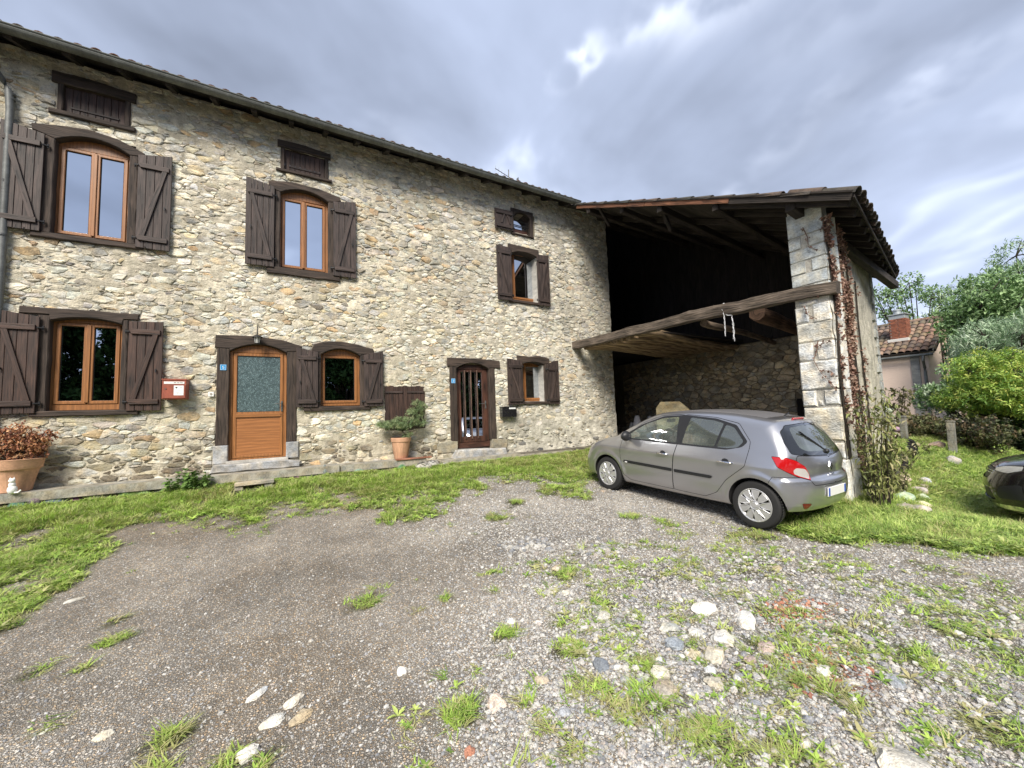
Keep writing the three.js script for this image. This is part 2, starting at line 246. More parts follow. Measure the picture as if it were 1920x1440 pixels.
{
  const lines = (stops) => { const out = []; for (let i = 0; i < stops.length - 1; i++) { const [a, s] = stops[i], b = stops[i + 1][0], n = Math.max(1, Math.round((b - a) / s)); for (let k = 0; k < n; k++) out.push(a + ((b - a) * k) / n); } out.push(stops[stops.length - 1][0]); return out; };
  const xs = lines([[-400, 100], [-100, 20], [-20, 3], [-5, 0.12], [9, 0.3], [16, 1], [40, 10], [100, 60], [400, 1]]), zs = lines([[-400, 100], [-100, 20], [-20, 3], [-2, 0.25], [1, 0.1], [9, 0.3], [12, 2], [30, 10], [100, 60], [400, 1]]);
  const pos = [], uv = [], col = [], idx = [], nx = xs.length;
  for (const z of zs) for (const x of xs) {
    pos.push(x, groundY(x, z), z); uv.push(x, z);
    const g = grassAt(x, z), far = sstep(14, 22, Math.hypot(x - 3, z - 5)), n = fbm(x * 0.6 + 3, z * 0.6 + 1, 4), f = fbm(x * 4, z * 4, 3);
    // gravel: brown fine grit on the left, greyer and coarser to the right
    const grey = sstep(0.8, 2.6, x + (n - 0.5) * 2.2 + (z - 6) * 0.25), k = 0.9 + 0.5 * (n - 0.5) + 0.3 * (f - 0.5);
    let c = [lerp(0.87, 0.87, grey) * k, lerp(0.83, 0.855, grey) * k, lerp(0.77, 0.825, grey) * k];
    const soil = sstep(0.5, 0.7, fbm(x * 0.9 + 31, z * 0.9 + 4, 4)) * (1 - grey * 0.6);
    c = c.map((v, i) => lerp(v, [0.56, 0.48, 0.38][i], soil * 0.5));
    const mac = fbm(x * 0.45 + z * 0.2 + 60, z * 0.9 + 13, 4) - 0.5, mic = fbm(x * 2.2 + 5, z * 3.1 + 2, 3) - 0.5; c = c.map((v) => v * (1 + 0.5 * mac + 0.3 * mic));
    // damp dark tracks
    const wet = Math.max(0, 1 - Math.hypot((x - 3.1) / 0.8, (z - 6.12) / 0.28) + (f - 0.5)) + Math.max(0, 1 - Math.hypot((x - 4.1) / 0.7, (z - 6.5) / 0.25) + (f - 0.5));
    c = c.map((v) => v * (1 - 0.55 * clamp(wet * 1.6)));
    // crushed brick
    for (const [a, b, r] of [[3.45, 7.15, 0.42], [2.8, 7.75, 0.25], [1.7, 7.12, 0.12], [3.1, 7.4, 0.25]]) { const q = clamp((1 - Math.hypot(x - a, (z - b) * 1.7) / r) * 1.4 + (f - 0.5) * 1.2) * 0.75; c = c.map((v, i) => lerp(v, [0.52, 0.29, 0.20][i], q)); }
    const gr = [0.15, 0.16, 0.07], gg = clamp(Math.max(g, far) * 1.15);
    c = c.map((v, i) => lerp(v, gr[i] * (0.7 + 0.6 * f), sstep(0.15, 0.8, gg)));
    col.push(...c);
  }
  for (let j = 0; j < zs.length - 1; j++) for (let i = 0; i < nx - 1; i++) { const a = j * nx + i, b = a + nx; idx.push(a, b, a + 1, a + 1, b, b + 1); }
  const g = new THREE.BufferGeometry(); g.setAttribute('position', new THREE.Float32BufferAttribute(pos, 3)); g.setAttribute('uv', new THREE.Float32BufferAttribute(uv, 2)); g.setAttribute('color', new THREE.Float32BufferAttribute(col, 3)); g.setIndex(idx); g.computeVertexNormals();
  const gm = std({ vertexColors: true, map: TX.gravel, bumpMap: TX.gravelB, bumpScale: 0.009, roughness: 0.95 });
  tag(mk('ground', g, gm), 'sloping gravel yard with grass edges in front of the stone house', 'ground', null, 'structure');
}
// ---------------------------------------------------------------- the stone house
const house = thing('stone_house', 'long two storey rubble stone farmhouse with brown shutters and timber lintels', 'house');
const SC = (z) => (8.9 - z) / 8.9;                       // facade measurements were taken on its face; this moves them to another depth
const at = (pts, z) => pts.map(([x, y]) => [x * SC(z), (y - 1.6) * SC(z) + 1.6]);
const HOLES = [                                          // wall openings, x0 x1 y0 y1
  [-3.4, -2.32, 4.72, 6.48], [-3.32, -2.36, 1.88, 3.44], [-1.0, 0.05, 0.8, 3.12], [0.55, 1.40, 1.88, 3.1], [-0.2, 0.78, 4.64, 6.36], [-3.26, -2.44, 6.8, 7.3], [-0.1, 0.68, 6.7, 7.18],
  [5.2, 5.95, 6.5, 7.06], [5.16, 5.98, 4.62, 6.0], [5.38, 6.05, 1.92, 3.02], [3.5, 4.42, 0.7, 2.88], [1.88, 2.72, 1.4, 2.3]];
const NOSTONE = [                                        // where timber, frames and dressed stone cover the rubble
  [-3.44, -2.24, 4.66, 6.42], [-3.52, -2.24, 6.3, 6.52], [-3.38, -2.3, 1.84, 3.4], [-3.55, -2.21, 3.4, 3.53], [-1.12, 0.17, 0.72, 3.04], [-1.14, 0.24, 3.0, 3.18], [-1.14, 0.2, 0.72, 1.24], [0.5, 1.48, 1.83, 3.06], [0.44, 1.62, 3.0, 3.16], [-0.24, 0.84, 4.6, 6.3], [-0.33, 0.95, 6.26, 6.4],
  [-3.32, -2.4, 6.76, 7.28], [-3.37, -2.34, 7.28, 7.48], [-0.14, 0.72, 6.68, 7.16], [-0.2, 0.78, 7.16, 7.32], [5.22, 5.96, 6.44, 7.12], [5.1, 6.0, 4.56, 5.98], [5.08, 6.03, 5.96, 6.13], [5.36, 6.1, 1.85, 3.0], [5.24, 6.24, 2.98, 3.13], [3.36, 4.56, 0.72, 2.82], [3.3, 4.7, 2.8, 3.0], [1.84, 2.76, 1.34, 2.32]];
const inRect = (r, x, y, m = 0) => x > r[0] - m && x < r[1] + m && y > r[2] - m && y < r[3] + m;

// wall core: a thick slab with the openings cut through, closed at the back by the rest of the house
{
  const s = new THREE.Shape(rect(-9, 8.6, -0.2, 7.70).map((p) => new THREE.Vector2(...p)));
  for (const h of HOLES) s.holes.push(new THREE.Path(rect(...h).map((p) => new THREE.Vector2(...p))));
  const core = flatten(new THREE.ExtrudeGeometry(s, { depth: 0.5, bevelEnabled: false })); core.translate(0, 0, -0.545); uvGrain(core, 'x');
  const gable = (x) => poly([[0.06, -0.3], [10, -0.3], [10, 8], [6.2, 9.9], [0.06, 7.45]], 0.45, 0, { bevel: 0.004 }).applyMatrix4(new THREE.Matrix4().makeBasis(V3(0, 0, -1), V3(0, 1, 0), V3(1, 0, 0)).setPosition(x, 0, 0));
  const shell = [gable(8.59), box(17.6, 8, 0.4, -0.2, 4, -10.2), gable(-8.4), box(17, 0.2, 9.4, -0.2, 4.05, -5.3), box(17, 0.2, 9.4, -0.2, 0.6, -5.3)];
  mk('house_core', [paint(core, [0.40, 0.36, 0.28]), ...shell.map((g) => paint(g, [0.25, 0.22, 0.18]))], M.mortar, house);
}
const wall = (() => {                                    // the mortar between the stones: an uneven skin
  const pos = [], uv = [], col = [], st = 0.045, X0 = -5.2, X1 = 8.62, Y0 = 0.2, Y1 = 7.72, nx = Math.round((X1 - X0) / st), ny = Math.round((Y1 - Y0) / st), P = [];
  for (let j = 0; j <= ny; j++) for (let i = 0; i <= nx; i++) {
    const x = X0 + i * st, y = Y0 + j * st, low = sstep(1.6, 1.0, y), n = fbm(x * 6, y * 8, 3) - 0.5, n2 = fbm(x * 0.7, y * 0.9, 3);
    const flush = sstep(4.3, 5.6, x) * sstep(1.7, 1.3, y) * 0.012 + low * sstep(0.3, 0.9, x) * sstep(3.2, 2.4, x) * 0.012;
    const z = 0.001 + n * 0.055 + flush, q = 0.9 + 0.5 * (n2 - 0.5), g = sstep(2, 6.5, x), grey = sstep(4.3, 5.6, x) * sstep(1.8, 1.2, y);
    P.push([x, y, z, lerp(lerp(0.74, 0.72, g), 0.74, grey) * q, lerp(lerp(0.69, 0.69, g), 0.72, grey) * q, lerp(lerp(0.565, 0.60, g), 0.645, grey) * q]);
  }
  const put = (a) => { pos.push(a[0], a[1], a[2]); uv.push(a[0], a[1]); col.push(a[3], a[4], a[5]); };
  for (let j = 0; j < ny; j++) for (let i = 0; i < nx; i++) {
    const cx = X0 + (i + 0.5) * st, cy = Y0 + (j + 0.5) * st; if (HOLES.some((h) => inRect(h, cx, cy, 0.01))) continue;
    const a = P[j * (nx + 1) + i], b = P[j * (nx + 1) + i + 1], c = P[(j + 1) * (nx + 1) + i], d = P[(j + 1) * (nx + 1) + i + 1]; put(a); put(b); put(c); put(b); put(d); put(c);
  }
  const g = soup(pos, uv, col);
  return mk('facade_wall', g, M.mortar, house);
})();

// rubble: weighted cells in a squashed plane, each cell one stone
function stoneField({ x0, x1, y0, y1, n, aspect, weight, keepOut = [], seed }) {
  const R = RNG(seed), cell = Math.sqrt(((x1 - x0) * (y1 - y0) * aspect) / n), sites = [], grid = new Map(), key = (i, j) => i * 4096 + j;
  const nx = Math.ceil((x1 - x0) / cell), ny = Math.ceil(((y1 - y0) * aspect) / cell);
  for (let j = 0; j < ny; j++) for (let i = 0; i < nx; i++) {
    const x = x0 + (i + 0.5 + (R() - 0.5) * 1.05 + (j % 2) * 0.5) * cell, y = y0 + ((j + 0.5 + (R() - 0.5) * 0.9) * cell) / aspect;
    if (keepOut.some((r) => inRect(r, x, y, 0.015))) continue;
    const s = { x, y, X: x, Y: y * aspect, w: weight(x, y, R) * cell * cell }; sites.push(s);
    const k = key(Math.floor((s.X - x0) / cell) + 9, Math.floor((s.Y - y0 * aspect) / cell) + 9); (grid.get(k) ?? grid.set(k, []).get(k)).push(s);
  }
  const out = [];
  for (const s of sites) {
    const ci = Math.floor((s.X - x0) / cell) + 9, cj = Math.floor((s.Y - y0 * aspect) / cell) + 9, r = cell * 2.6;
    let P = [[s.X - r, s.Y - r], [s.X + r, s.Y - r], [s.X + r, s.Y + r], [s.X - r, s.Y + r]];
    const cut = (a, b, c) => { const Q = []; for (let i = 0; i < P.length; i++) { const p = P[i], q = P[(i + 1) % P.length], dp = a * p[0] + b * p[1] - c, dq = a * q[0] + b * q[1] - c; if (dp <= 0) Q.push(p); if (dp < 0 !== dq < 0) { const t = dp / (dp - dq); Q.push([p[0] + (q[0] - p[0]) * t, p[1] + (q[1] - p[1]) * t]); } } P = Q; };
    for (let dj = -3; dj <= 3; dj++) for (let di = -3; di <= 3; di++) for (const o of grid.get(key(ci + di, cj + dj)) ?? []) { if (o === s || !P.length) continue; const a = o.X - s.X, b = o.Y - s.Y, c = (o.X * o.X + o.Y * o.Y - s.X * s.X - s.Y * s.Y + s.w - o.w) / 2; cut(a, b, c); }
    cut(-1, 0, -x0); cut(1, 0, x1); cut(0, -1, -y0 * aspect); cut(0, 1, y1 * aspect);
    for (const k of keepOut) {
      const dx = Math.max(k[0] - s.x, s.x - k[1]), dy = Math.max(k[2] - s.y, s.y - k[3]); if (Math.max(dx, dy) > 0.7) continue;
      if (dx * 1.0 > dy) s.x < k[0] ? cut(1, 0, k[0]) : cut(-1, 0, -k[1]); else s.y < k[2] ? cut(0, 1, k[2] * aspect) : cut(0, -1, -k[3] * aspect);
    }
    if (P.length < 3) continue;
    P = P.map(([x, y]) => [x, y / aspect]);
    let A = 0, cx = 0, cy = 0; for (let i = 0; i < P.length; i++) { const p = P[i], q = P[(i + 1) % P.length], c = p[0] * q[1] - q[0] * p[1]; A += c / 2; cx += p[0]; cy += p[1]; }
    if (A < 0.0011) continue;
    out.push({ P, A, cx: cx / P.length, cy: cy / P.length });
  }
  return out;
}
// one stone: broken outline, chamfer, uneven face. Returns arrays in wall coordinates (x, y, out)
function stoneShape(s, R, o) {
  const { P, cx, cy, A } = s, r = Math.sqrt(A / Math.PI), gap = o.gap ?? 0.008, k = Math.max(0.45, 1 - gap / r);
  let Q = []; const n = P.length;
  for (let i = 0; i < n; i++) {
    const p = P[i], q = P[(i + 1) % n], L = Math.hypot(q[0] - p[0], q[1] - p[1]); if (L < 0.012) continue;
    const f = L > 0.045 ? [0.09, 0.91] : [0.5]; if (L > 0.16) f.splice(1, 0, 0.5);
    for (const t of f) { const j = Math.min(L, 0.1) * 0.2; Q.push([cx + (lerp(p[0], q[0], t) - cx) * k + (R() - 0.5) * j, cy + (lerp(p[1], q[1], t) - cy) * k + (R() - 0.5) * j]); }
  }
  if (Q.length < 4) return null;
  const h = o.h, tx = (R() - 0.5) * o.tilt, ty = (R() - 0.5) * o.tilt - 0.02, pos = [], uv = [], ox = R() * 9, oy = R() * 9;
  const z = (x, y, e) => e + (x - cx) * tx + (y - cy) * ty, ring = (f, e, j) => Q.map(([x, y]) => { const X = cx + (x - cx) * f + (R() - 0.5) * j, Y = cy + (y - cy) * f + (R() - 0.5) * j; return [X, Y, z(X, Y, e + (R() - 0.5) * j * 0.6)]; });
  const r0 = Q.map(([x, y]) => [x, y, -0.035]), r1 = ring(0.985, h * 0.45, 0.005), r2 = ring(Math.max(0.5, 1 - 0.018 / r), h, 0.014), c = [cx + (R() - 0.5) * r * 0.5, cy + (R() - 0.5) * r * 0.35, h + (o.dome ?? 0.001) + R() * 0.008];
  const put = (p) => { pos.push(...p); uv.push(p[0] + ox, p[1] + oy); };
  for (let i = 0; i < Q.length; i++) { const j = (i + 1) % Q.length; for (const [a, b] of [[r0, r1], [r1, r2]]) { put(a[i]); put(a[j]); put(b[i]); put(a[j]); put(b[j]); put(b[i]); } put(r2[i]); put(r2[j]); put(c); }
  return { pos, uv };
}
function stoneColor(R, x, y, A) {
  const big = sstep(0.012, 0.05, A), t = R(), right = sstep(1.5, 6, x), low = sstep(1.55, 1.0, y + (R() - 0.5) * 0.3);
  let c;
  if (t < 0.50 - 0.16 * big) c = [0.71, 0.665, 0.535]; else if (t < 0.74 - 0.1 * big) c = [0.72, 0.68, 0.57]; else if (t < 0.83 + 0.04 * big - 0.05 * right) c = [0.66, 0.565, 0.39]; else if (t < 0.865 + 0.06 * big - 0.04 * right) c = [0.62, 0.46, 0.28]; else if (t < 0.965) c = [0.56, 0.53, 0.45]; else c = [0.42, 0.39, 0.33];
  const grey = [0.67, 0.64, 0.55]; c = c.map((v, i) => lerp(v, grey[i], 0.45 * right * (1 - big * 0.4)));
  if (low > 0.3) { const d = R(), dk = x > 4.4 ? [0.17, 0.165, 0.15] : [0.24, 0.205, 0.15]; if (d < 0.62) c = c.map((v, i) => lerp(v, d < 0.36 ? dk[i] : [0.36, 0.32, 0.23][i], low)); }
  const v = (0.88 + 0.24 * R()) * (1 + 0.55 * (fbm(x * 0.55 + 4, y * 0.8 + 2, 4) - 0.5)) * (1 - 0.16 * sstep(0.52, 0.75, fbm(x * 2.6 + 9, y * 0.7 + 5, 3))); return c.map((q, i) => q * v * (1 + (R() - 0.5) * 0.05));
}
function layStones(list, R, toWorld, opt, parent, keep, eye) {
  const made = [];
  for (const s of list) { const o = opt(s, R), g = o && stoneShape(s, R, o); if (!g) continue; g.c = o.color; g.rank = s.A / (eye ? eye(s) : 1); made.push(g); }
  made.sort((a, b) => b.rank - a.rank);
  const P = [], U = [], Cc = [], v = V3();
  made.forEach((g, i) => {
    for (let k = 0; k < g.pos.length; k += 3) { toWorld(v.set(g.pos[k], g.pos[k + 1], g.pos[k + 2])); g.pos[k] = v.x; g.pos[k + 1] = v.y; g.pos[k + 2] = v.z; }
    const col = []; for (let k = 0; k < g.pos.length; k += 3) col.push(...g.c);
    if (i < keep) mk('stone', soup(g.pos, g.uv, col), M.stone, parent);
    else { for (const x of g.pos) P.push(x); for (const x of g.uv) U.push(x); for (const x of col) Cc.push(x); }
  });
  if (P.length) mk('small_stones', soup(P, U, Cc), M.stone, parent, 'stuff');
}
{
  const R = RNG(41);
  const list = stoneField({ x0: -4.6, x1: 8.6, y0: 0.42, y1: 7.70, n: 13200, aspect: 2.2, seed: 5, keepOut: NOSTONE, weight: (x, y, R) => { const b = R(), left = sstep(4.5, -2, x), low = sstep(1.7, 1.1, y); return b < 0.09 + 0.05 * left + 0.08 * low ? 0.9 + 0.9 * R() : (R() - 0.5) * 0.8; } });
  layStones(list, R, (v) => v, (s, R) => {
    const low = sstep(1.5, 1.05, s.cy), white = s.cx > 4.5 && s.cy < 1.5 ? 1 : 0;
    if (white && s.A < 0.013 && R() < 0.5) return null;
    if (R() < 0.025) return null;
    return { h: 0.003 + R() * R() * 0.026 + low * 0.008, tilt: 0.27, gap: 0.0015 + 0.006 * R() + low * 0.006 + white * 0.016, rough: 1, color: stoneColor(R, s.cx, s.cy, s.A) };
  }, wall, 300, (s) => (s.cx * s.cx + (s.cy - 1.6) ** 2 + 79));
}

// ---- timber round the openings
const slab = (pts, z0 = -0.22, z1 = 0.04, o = {}) => poly(pts, z1 - z0, z1, { bevel: 0.012, ...o });
function wavy(pts, amp, seed) { const R = RNG(seed), out = []; for (let i = 0; i < pts.length; i++) { const p = pts[i], q = pts[(i + 1) % pts.length], n = Math.max(1, Math.round(Math.hypot(q[0] - p[0], q[1] - p[1]) / 0.14)); for (let k = 0; k < n; k++) { const t = k / n; out.push([lerp(p[0], q[0], t) + (k ? (R() - 0.5) * amp : 0), lerp(p[1], q[1], t) + (k ? (R() - 0.5) * amp : 0)]); } } return out; }
function timberFrame(win, { jambs = [], lintel, sill, mat = M.timber }) {
  for (const j of jambs) mk('jamb', slab(wavy(rect(...j), 0.012, j[0] * 100 + 500), -0.25, 0.035, { grain: 'y' }), mat, win);
  if (lintel) mk('lintel', slab(wavy(lintel, 0.012, lintel[0][0] * 100 + 900), -0.25, 0.045), mat, win);
  if (sill) mk('sill', slab(wavy(rect(...sill), 0.01, sill[0] * 50 + 600), -0.25, 0.06), mat, win);
}
// ---- joinery: an outer frame filled up to the arch, casements with a pane each
function joinery(win, { o, glass, z = -0.09, mat = M.oak, pane = M.pane, handle = false }) {
  const [x0, x1, y0, ys, ya] = o, e = 0.052, cs = glass.map(([a, b, c, d]) => [a - e, b + e, c - e, d + e]);
  if (cs.length === 2) { const m = (cs[0][1] + cs[1][0]) / 2; cs[0][1] = m - 0.004; cs[1][0] = m + 0.004; }
  const hole = rect(Math.min(...cs.map((c) => c[0])) - 0.003, Math.max(...cs.map((c) => c[1])) + 0.003, Math.min(...cs.map((c) => c[2])) - 0.003, Math.max(...cs.map((c) => c[3])) + 0.003);
  const out = [[x0, y0], [x1, y0], ...arch(x0, x1, ys, ya)], T = (p) => at(p, z);
  mk('window_frame', poly(T(out), 0.09, z, { bevel: 0.006, holes: [T(hole)], grain: 'y' }), mat, win);
  cs.forEach((c, i) => {
    mk('casement', poly(T(rect(...c)), 0.06, z + 0.012, { bevel: 0.007, holes: [T(rect(...glass[i]))], grain: 'y' }), mat, win);
    const g = T(rect(...glass[i])); mk('pane', box(g[1][0] - g[0][0] + 0.02, g[2][1] - g[0][1] + 0.02, 0.012, (g[0][0] + g[1][0]) / 2, (g[0][1] + g[2][1]) / 2, z - 0.025, { ch: 0.002 }), pane, win);
    mk('glazing_seal', poly(T(rect(glass[i][0] - 0.004, glass[i][1] + 0.004, glass[i][2] - 0.004, glass[i][3] + 0.004)), 0.02, z - 0.008, { bevel: 0.002, holes: [T(rect(glass[i][0] + 0.008, glass[i][1] - 0.008, glass[i][2] + 0.008, glass[i][3] - 0.008))] }), M.black, win);
  });
  if (cs.length === 2) { const p = T([[(cs[0][1] + cs[1][0]) / 2, 0]])[0][0], a = T([[0, cs[0][2] + 0.02]])[0][1], b = T([[0, cs[0][3] - 0.02]])[0][1]; mk('centre_strip', box(0.05, b - a, 0.02, p, (a + b) / 2, z + 0.02, { ch: 0.008 }), mat, win); }
}
// ---- a ledged and braced shutter lying open against the wall. hinge: -1 when hung on its left edge
function shutter(x0, x1, y0, yIn, yOut, hinge, o = {}) {
  const z = o.z ?? 0.085, s = part('shutter', house), mat = o.mat ?? M.darkwood, n = o.n ?? Math.max(3, Math.round((x1 - x0) / 0.105));
  const [[a, b], [c, d]] = at([[x0, y0], [x1, yOut]], z), w = (c - a) / n, yi = at([[0, yIn]], z)[0][1];
  const top = (x) => { const t = hinge < 0 ? (x - a) / (c - a) : (c - x) / (c - a); return lerp(yi, d, o.arch ? Math.sin((t * Math.PI) / 2) : t); };
  for (let k = 0; k < n; k++) { const p = a + k * w + 0.002, q = a + (k + 1) * w - 0.002, j = (rnd() - 0.5) * 0.008; mk('plank', poly([[p, b + j], [q, b + j], [q, top(q)], [p, top(p)]], 0.028, z + (k % 2) * 0.0015, { bevel: 0.004, grain: 'y' }), mat, s); }
  const H = Math.min(top(a), top(c)) - b, bt = o.bt ?? [0.885, 0.10], m = 0.035, bw = o.bw ?? 0.085;
  if (o.battens !== false) for (const f of bt) mk('batten', box(c - a - 2 * m, bw, 0.03, (a + c) / 2, b + H * f, z + 0.016, { ch: 0.006, rz: (rnd() - 0.5) * 0.012 }), mat, s);
  if (o.brace !== false) { const lo = [hinge < 0 ? a + m + 0.05 : c - m - 0.05, b + H * bt[1] + bw * 0.45, z + 0.014], hi = [hinge < 0 ? c - m - 0.06 : a + m + 0.06, b + H * bt[0] - bw * 0.45, z + 0.014]; mk('brace', bar(lo, hi, o.brw ?? 0.07, 0.026, { up: [0, 0, 1].map((v, i) => (i === 1 ? 1 : 0)) }), mat, s); }
  const hx = hinge < 0 ? a : c;
  for (const f of bt) { mk('hinge', [bar([hx + hinge * 0.05, b + H * f, z - 0.01], [hx - hinge * 0.02, b + H * f, z + 0.02], 0.022, 0.012), tube([[hx + hinge * 0.035, b + H * f - 0.035, z - 0.02], [hx + hinge * 0.035, b + H * f + 0.035, z - 0.02]], 0.012, 6)], M.iron, s); }
  if (o.catchAt !== false) mk('latch', [tube([[hx - hinge * (c - a) * 0.82, b + H * 0.46, z + 0.004], [hx - hinge * (c - a) * 0.82, b + H * 0.46, z + 0.03]], 0.012, 6), box(0.018, 0.05, 0.008, hx - hinge * (c - a) * 0.82, b + H * 0.445, z + 0.028, { ch: 0.003 })], M.iron, s);
  mk('stay', [tube([[hx - hinge * (c - a) * 0.35, b - 0.05, 0], [hx - hinge * (c - a) * 0.35, b - 0.03, z + 0.01], [hx - hinge * (c - a) * 0.3, b + 0.015, z + 0.045]], 0.007, 5)], M.iron, s);
  return s;
}

// upper left window
let w = part('window', house);
timberFrame(w, { jambs: [[-3.43, -3.285, 4.74, 6.36], [-2.395, -2.28, 4.74, 6.36]], sill: [-3.5, -2.17, 4.655, 4.745], lintel: [[-3.55, 6.40], ...arch(-3.29, -2.39, 6.31, 6.46, 10, true), [-2.2, 6.33], [-2.2, 6.40], [-2.55, 6.55], [-2.92, 6.605], [-3.3, 6.55], [-3.56, 6.50]] });
joinery(w, { o: [-3.29, -2.39, 4.75, 6.31, 6.45], glass: [[-3.17, -2.87, 4.82, 6.18], [-2.755, -2.465, 4.82, 6.18]] });
shutter(-2.295, -1.83, 4.71, 6.38, 6.47, -1); shutter(-3.90, -3.42, 4.76, 6.38, 6.48, 1);
// lower left window
w = part('window', house);
timberFrame(w, { jambs: [[-3.37, -3.235, 1.9, 3.42], [-2.4, -2.32, 1.9, 3.42]], sill: [-3.4, -2.16, 1.83, 1.915], lintel: [[-3.57, 3.425], [-3.25, 3.425], ...arch(-3.24, -2.4, 3.34, 3.41, 8, true), [-2.38, 3.425], [-2.2, 3.43], [-2.19, 3.53], [-3.57, 3.54]] });
joinery(w, { o: [-3.24, -2.4, 1.92, 3.34, 3.41], glass: [[-3.115, -2.855, 2.07, 3.27], [-2.735, -2.475, 2.07, 3.27]] });
shutter(-2.33, -1.88, 1.895, 3.41, 3.43, -1, { mat: M.redwood }); shutter(-3.82, -3.36, 1.885, 3.39, 3.47, 1, { mat: M.redwood });
// kitchen window
w = part('window', house);
timberFrame(w, { jambs: [[0.48, 0.595, 1.9, 3.02], [1.355, 1.46, 1.9, 3.02]], sill: [0.29, 1.54, 1.815, 1.905], lintel: [[0.40, 3.0], [0.585, 2.99], ...arch(0.59, 1.36, 2.965, 3.1, 10, true), [1.37, 2.99], [1.65, 3.01], [1.62, 3.13], [1.3, 3.21], [0.96, 3.255], [0.62, 3.225], [0.47, 3.17]] });
joinery(w, { o: [0.59, 1.36, 1.915, 2.965, 3.09], glass: [[0.672, 1.238, 2.025, 2.90]] });
shutter(0.155, 0.55, 1.9, 3.02, 3.10, 1); shutter(1.432, 1.835, 1.89, 3.0, 3.10, -1);
// upper middle window
w = part('window', house);
timberFrame(w, { jambs: [[-0.24, -0.14, 4.66, 6.3], [0.73, 0.84, 4.66, 6.27]], sill: [-0.36, 0.96, 4.53, 4.675], lintel: [[-0.34, 6.32], [-0.24, 6.25], ...arch(-0.145, 0.73, 6.22, 6.36, 10, true), [0.84, 6.24], [0.98, 6.30], [0.96, 6.38], [0.55, 6.47], [0.05, 6.485], [-0.35, 6.41]] });
joinery(w, { o: [-0.145, 0.73, 4.675, 6.22, 6.355], glass: [[-0.06, 0.22, 4.75, 6.085], [0.33, 0.625, 4.75, 6.07]] });
shutter(-0.72, -0.24, 4.675, 6.33, 6.42, 1); shutter(0.83, 1.287, 4.66, 6.28, 6.37, -1);
// the two closed attic hatches under the eave
for (const [x0, x1, y0, y1, lx0, lx1, ly, sx0, sx1, sy, n] of [[-3.23, -2.48, 6.82, 7.27, -3.37, -2.34, 7.49, -3.38, -2.33, 6.745, 8], [-0.07, 0.665, 6.72, 7.16, -0.2, 0.78, 7.34, -0.22, 0.8, 6.665, 8]]) {
  w = part('attic_hatch', house);
  timberFrame(w, { jambs: [[x0 - 0.07, x0, y0, y1 + 0.02], [x1, x1 + 0.07, y0, y1 + 0.02]], sill: [sx0, sx1, sy, y0 + 0.003], lintel: [[lx0, y1 + 0.02], [lx1, y1 + 0.02], [lx1, ly - 0.04], [(lx0 + lx1) / 2, ly], [lx0, ly - 0.01]] });
  const d = (x1 - x0) / n; for (let k = 0; k < n; k++) mk('plank', poly(rect(x0 + k * d + 0.002, x0 + (k + 1) * d - 0.002, y0, y1 + 0.03), 0.03, -0.03 + (k % 2) * 0.002, { bevel: 0.004, grain: 'y' }), M.redwood, w);
  mk('batten', box((x1 - x0) * 0.8, 0.035, 0.014, (x0 + x1) / 2, y0 + 0.12, -0.022, { ch: 0.004 }), M.darkwood, w);
}
// small attic window with one shutter
w = part('window', house);
timberFrame(w, { jambs: [[5.22, 5.275, 6.46, 7.06], [5.79, 5.89, 6.46, 7.06]], sill: [5.2, 5.9, 6.42, 6.47], lintel: [[5.2, 7.06], [5.27, 7.06], ...arch(5.275, 5.79, 6.96, 7.08, 8, true), [5.9, 7.06], [5.9, 7.15], [5.2, 7.16]] });
mk('board', box(0.56, 0.16, 0.04, 5.6, 6.60, -0.15), M.mahogany, w); mk('bar', [0.28, 0.4].map((k) => tube([[5.25, 6.47 + k, -0.06], [5.82, 6.45 + k, -0.06]], 0.012, 6)), M.iron, w); mk('pane', box(0.6, 0.62, 0.012, 5.55, 6.77, -0.2), M.pane, w);
shutter(4.725, 5.275, 6.53, 7.08, 7.06, 1, { bt: [0.84, 0.16], brace: false, n: 5, catchAt: false });
{ const s = house.children[house.children.length - 1]; for (const dx of [-0.13, 0.13]) mk('brace', bar([5.0 + dx, 6.64, 0.1], [5.0 + dx * 0.15, 6.94, 0.1], 0.035, 0.02), M.darkwood, s); }
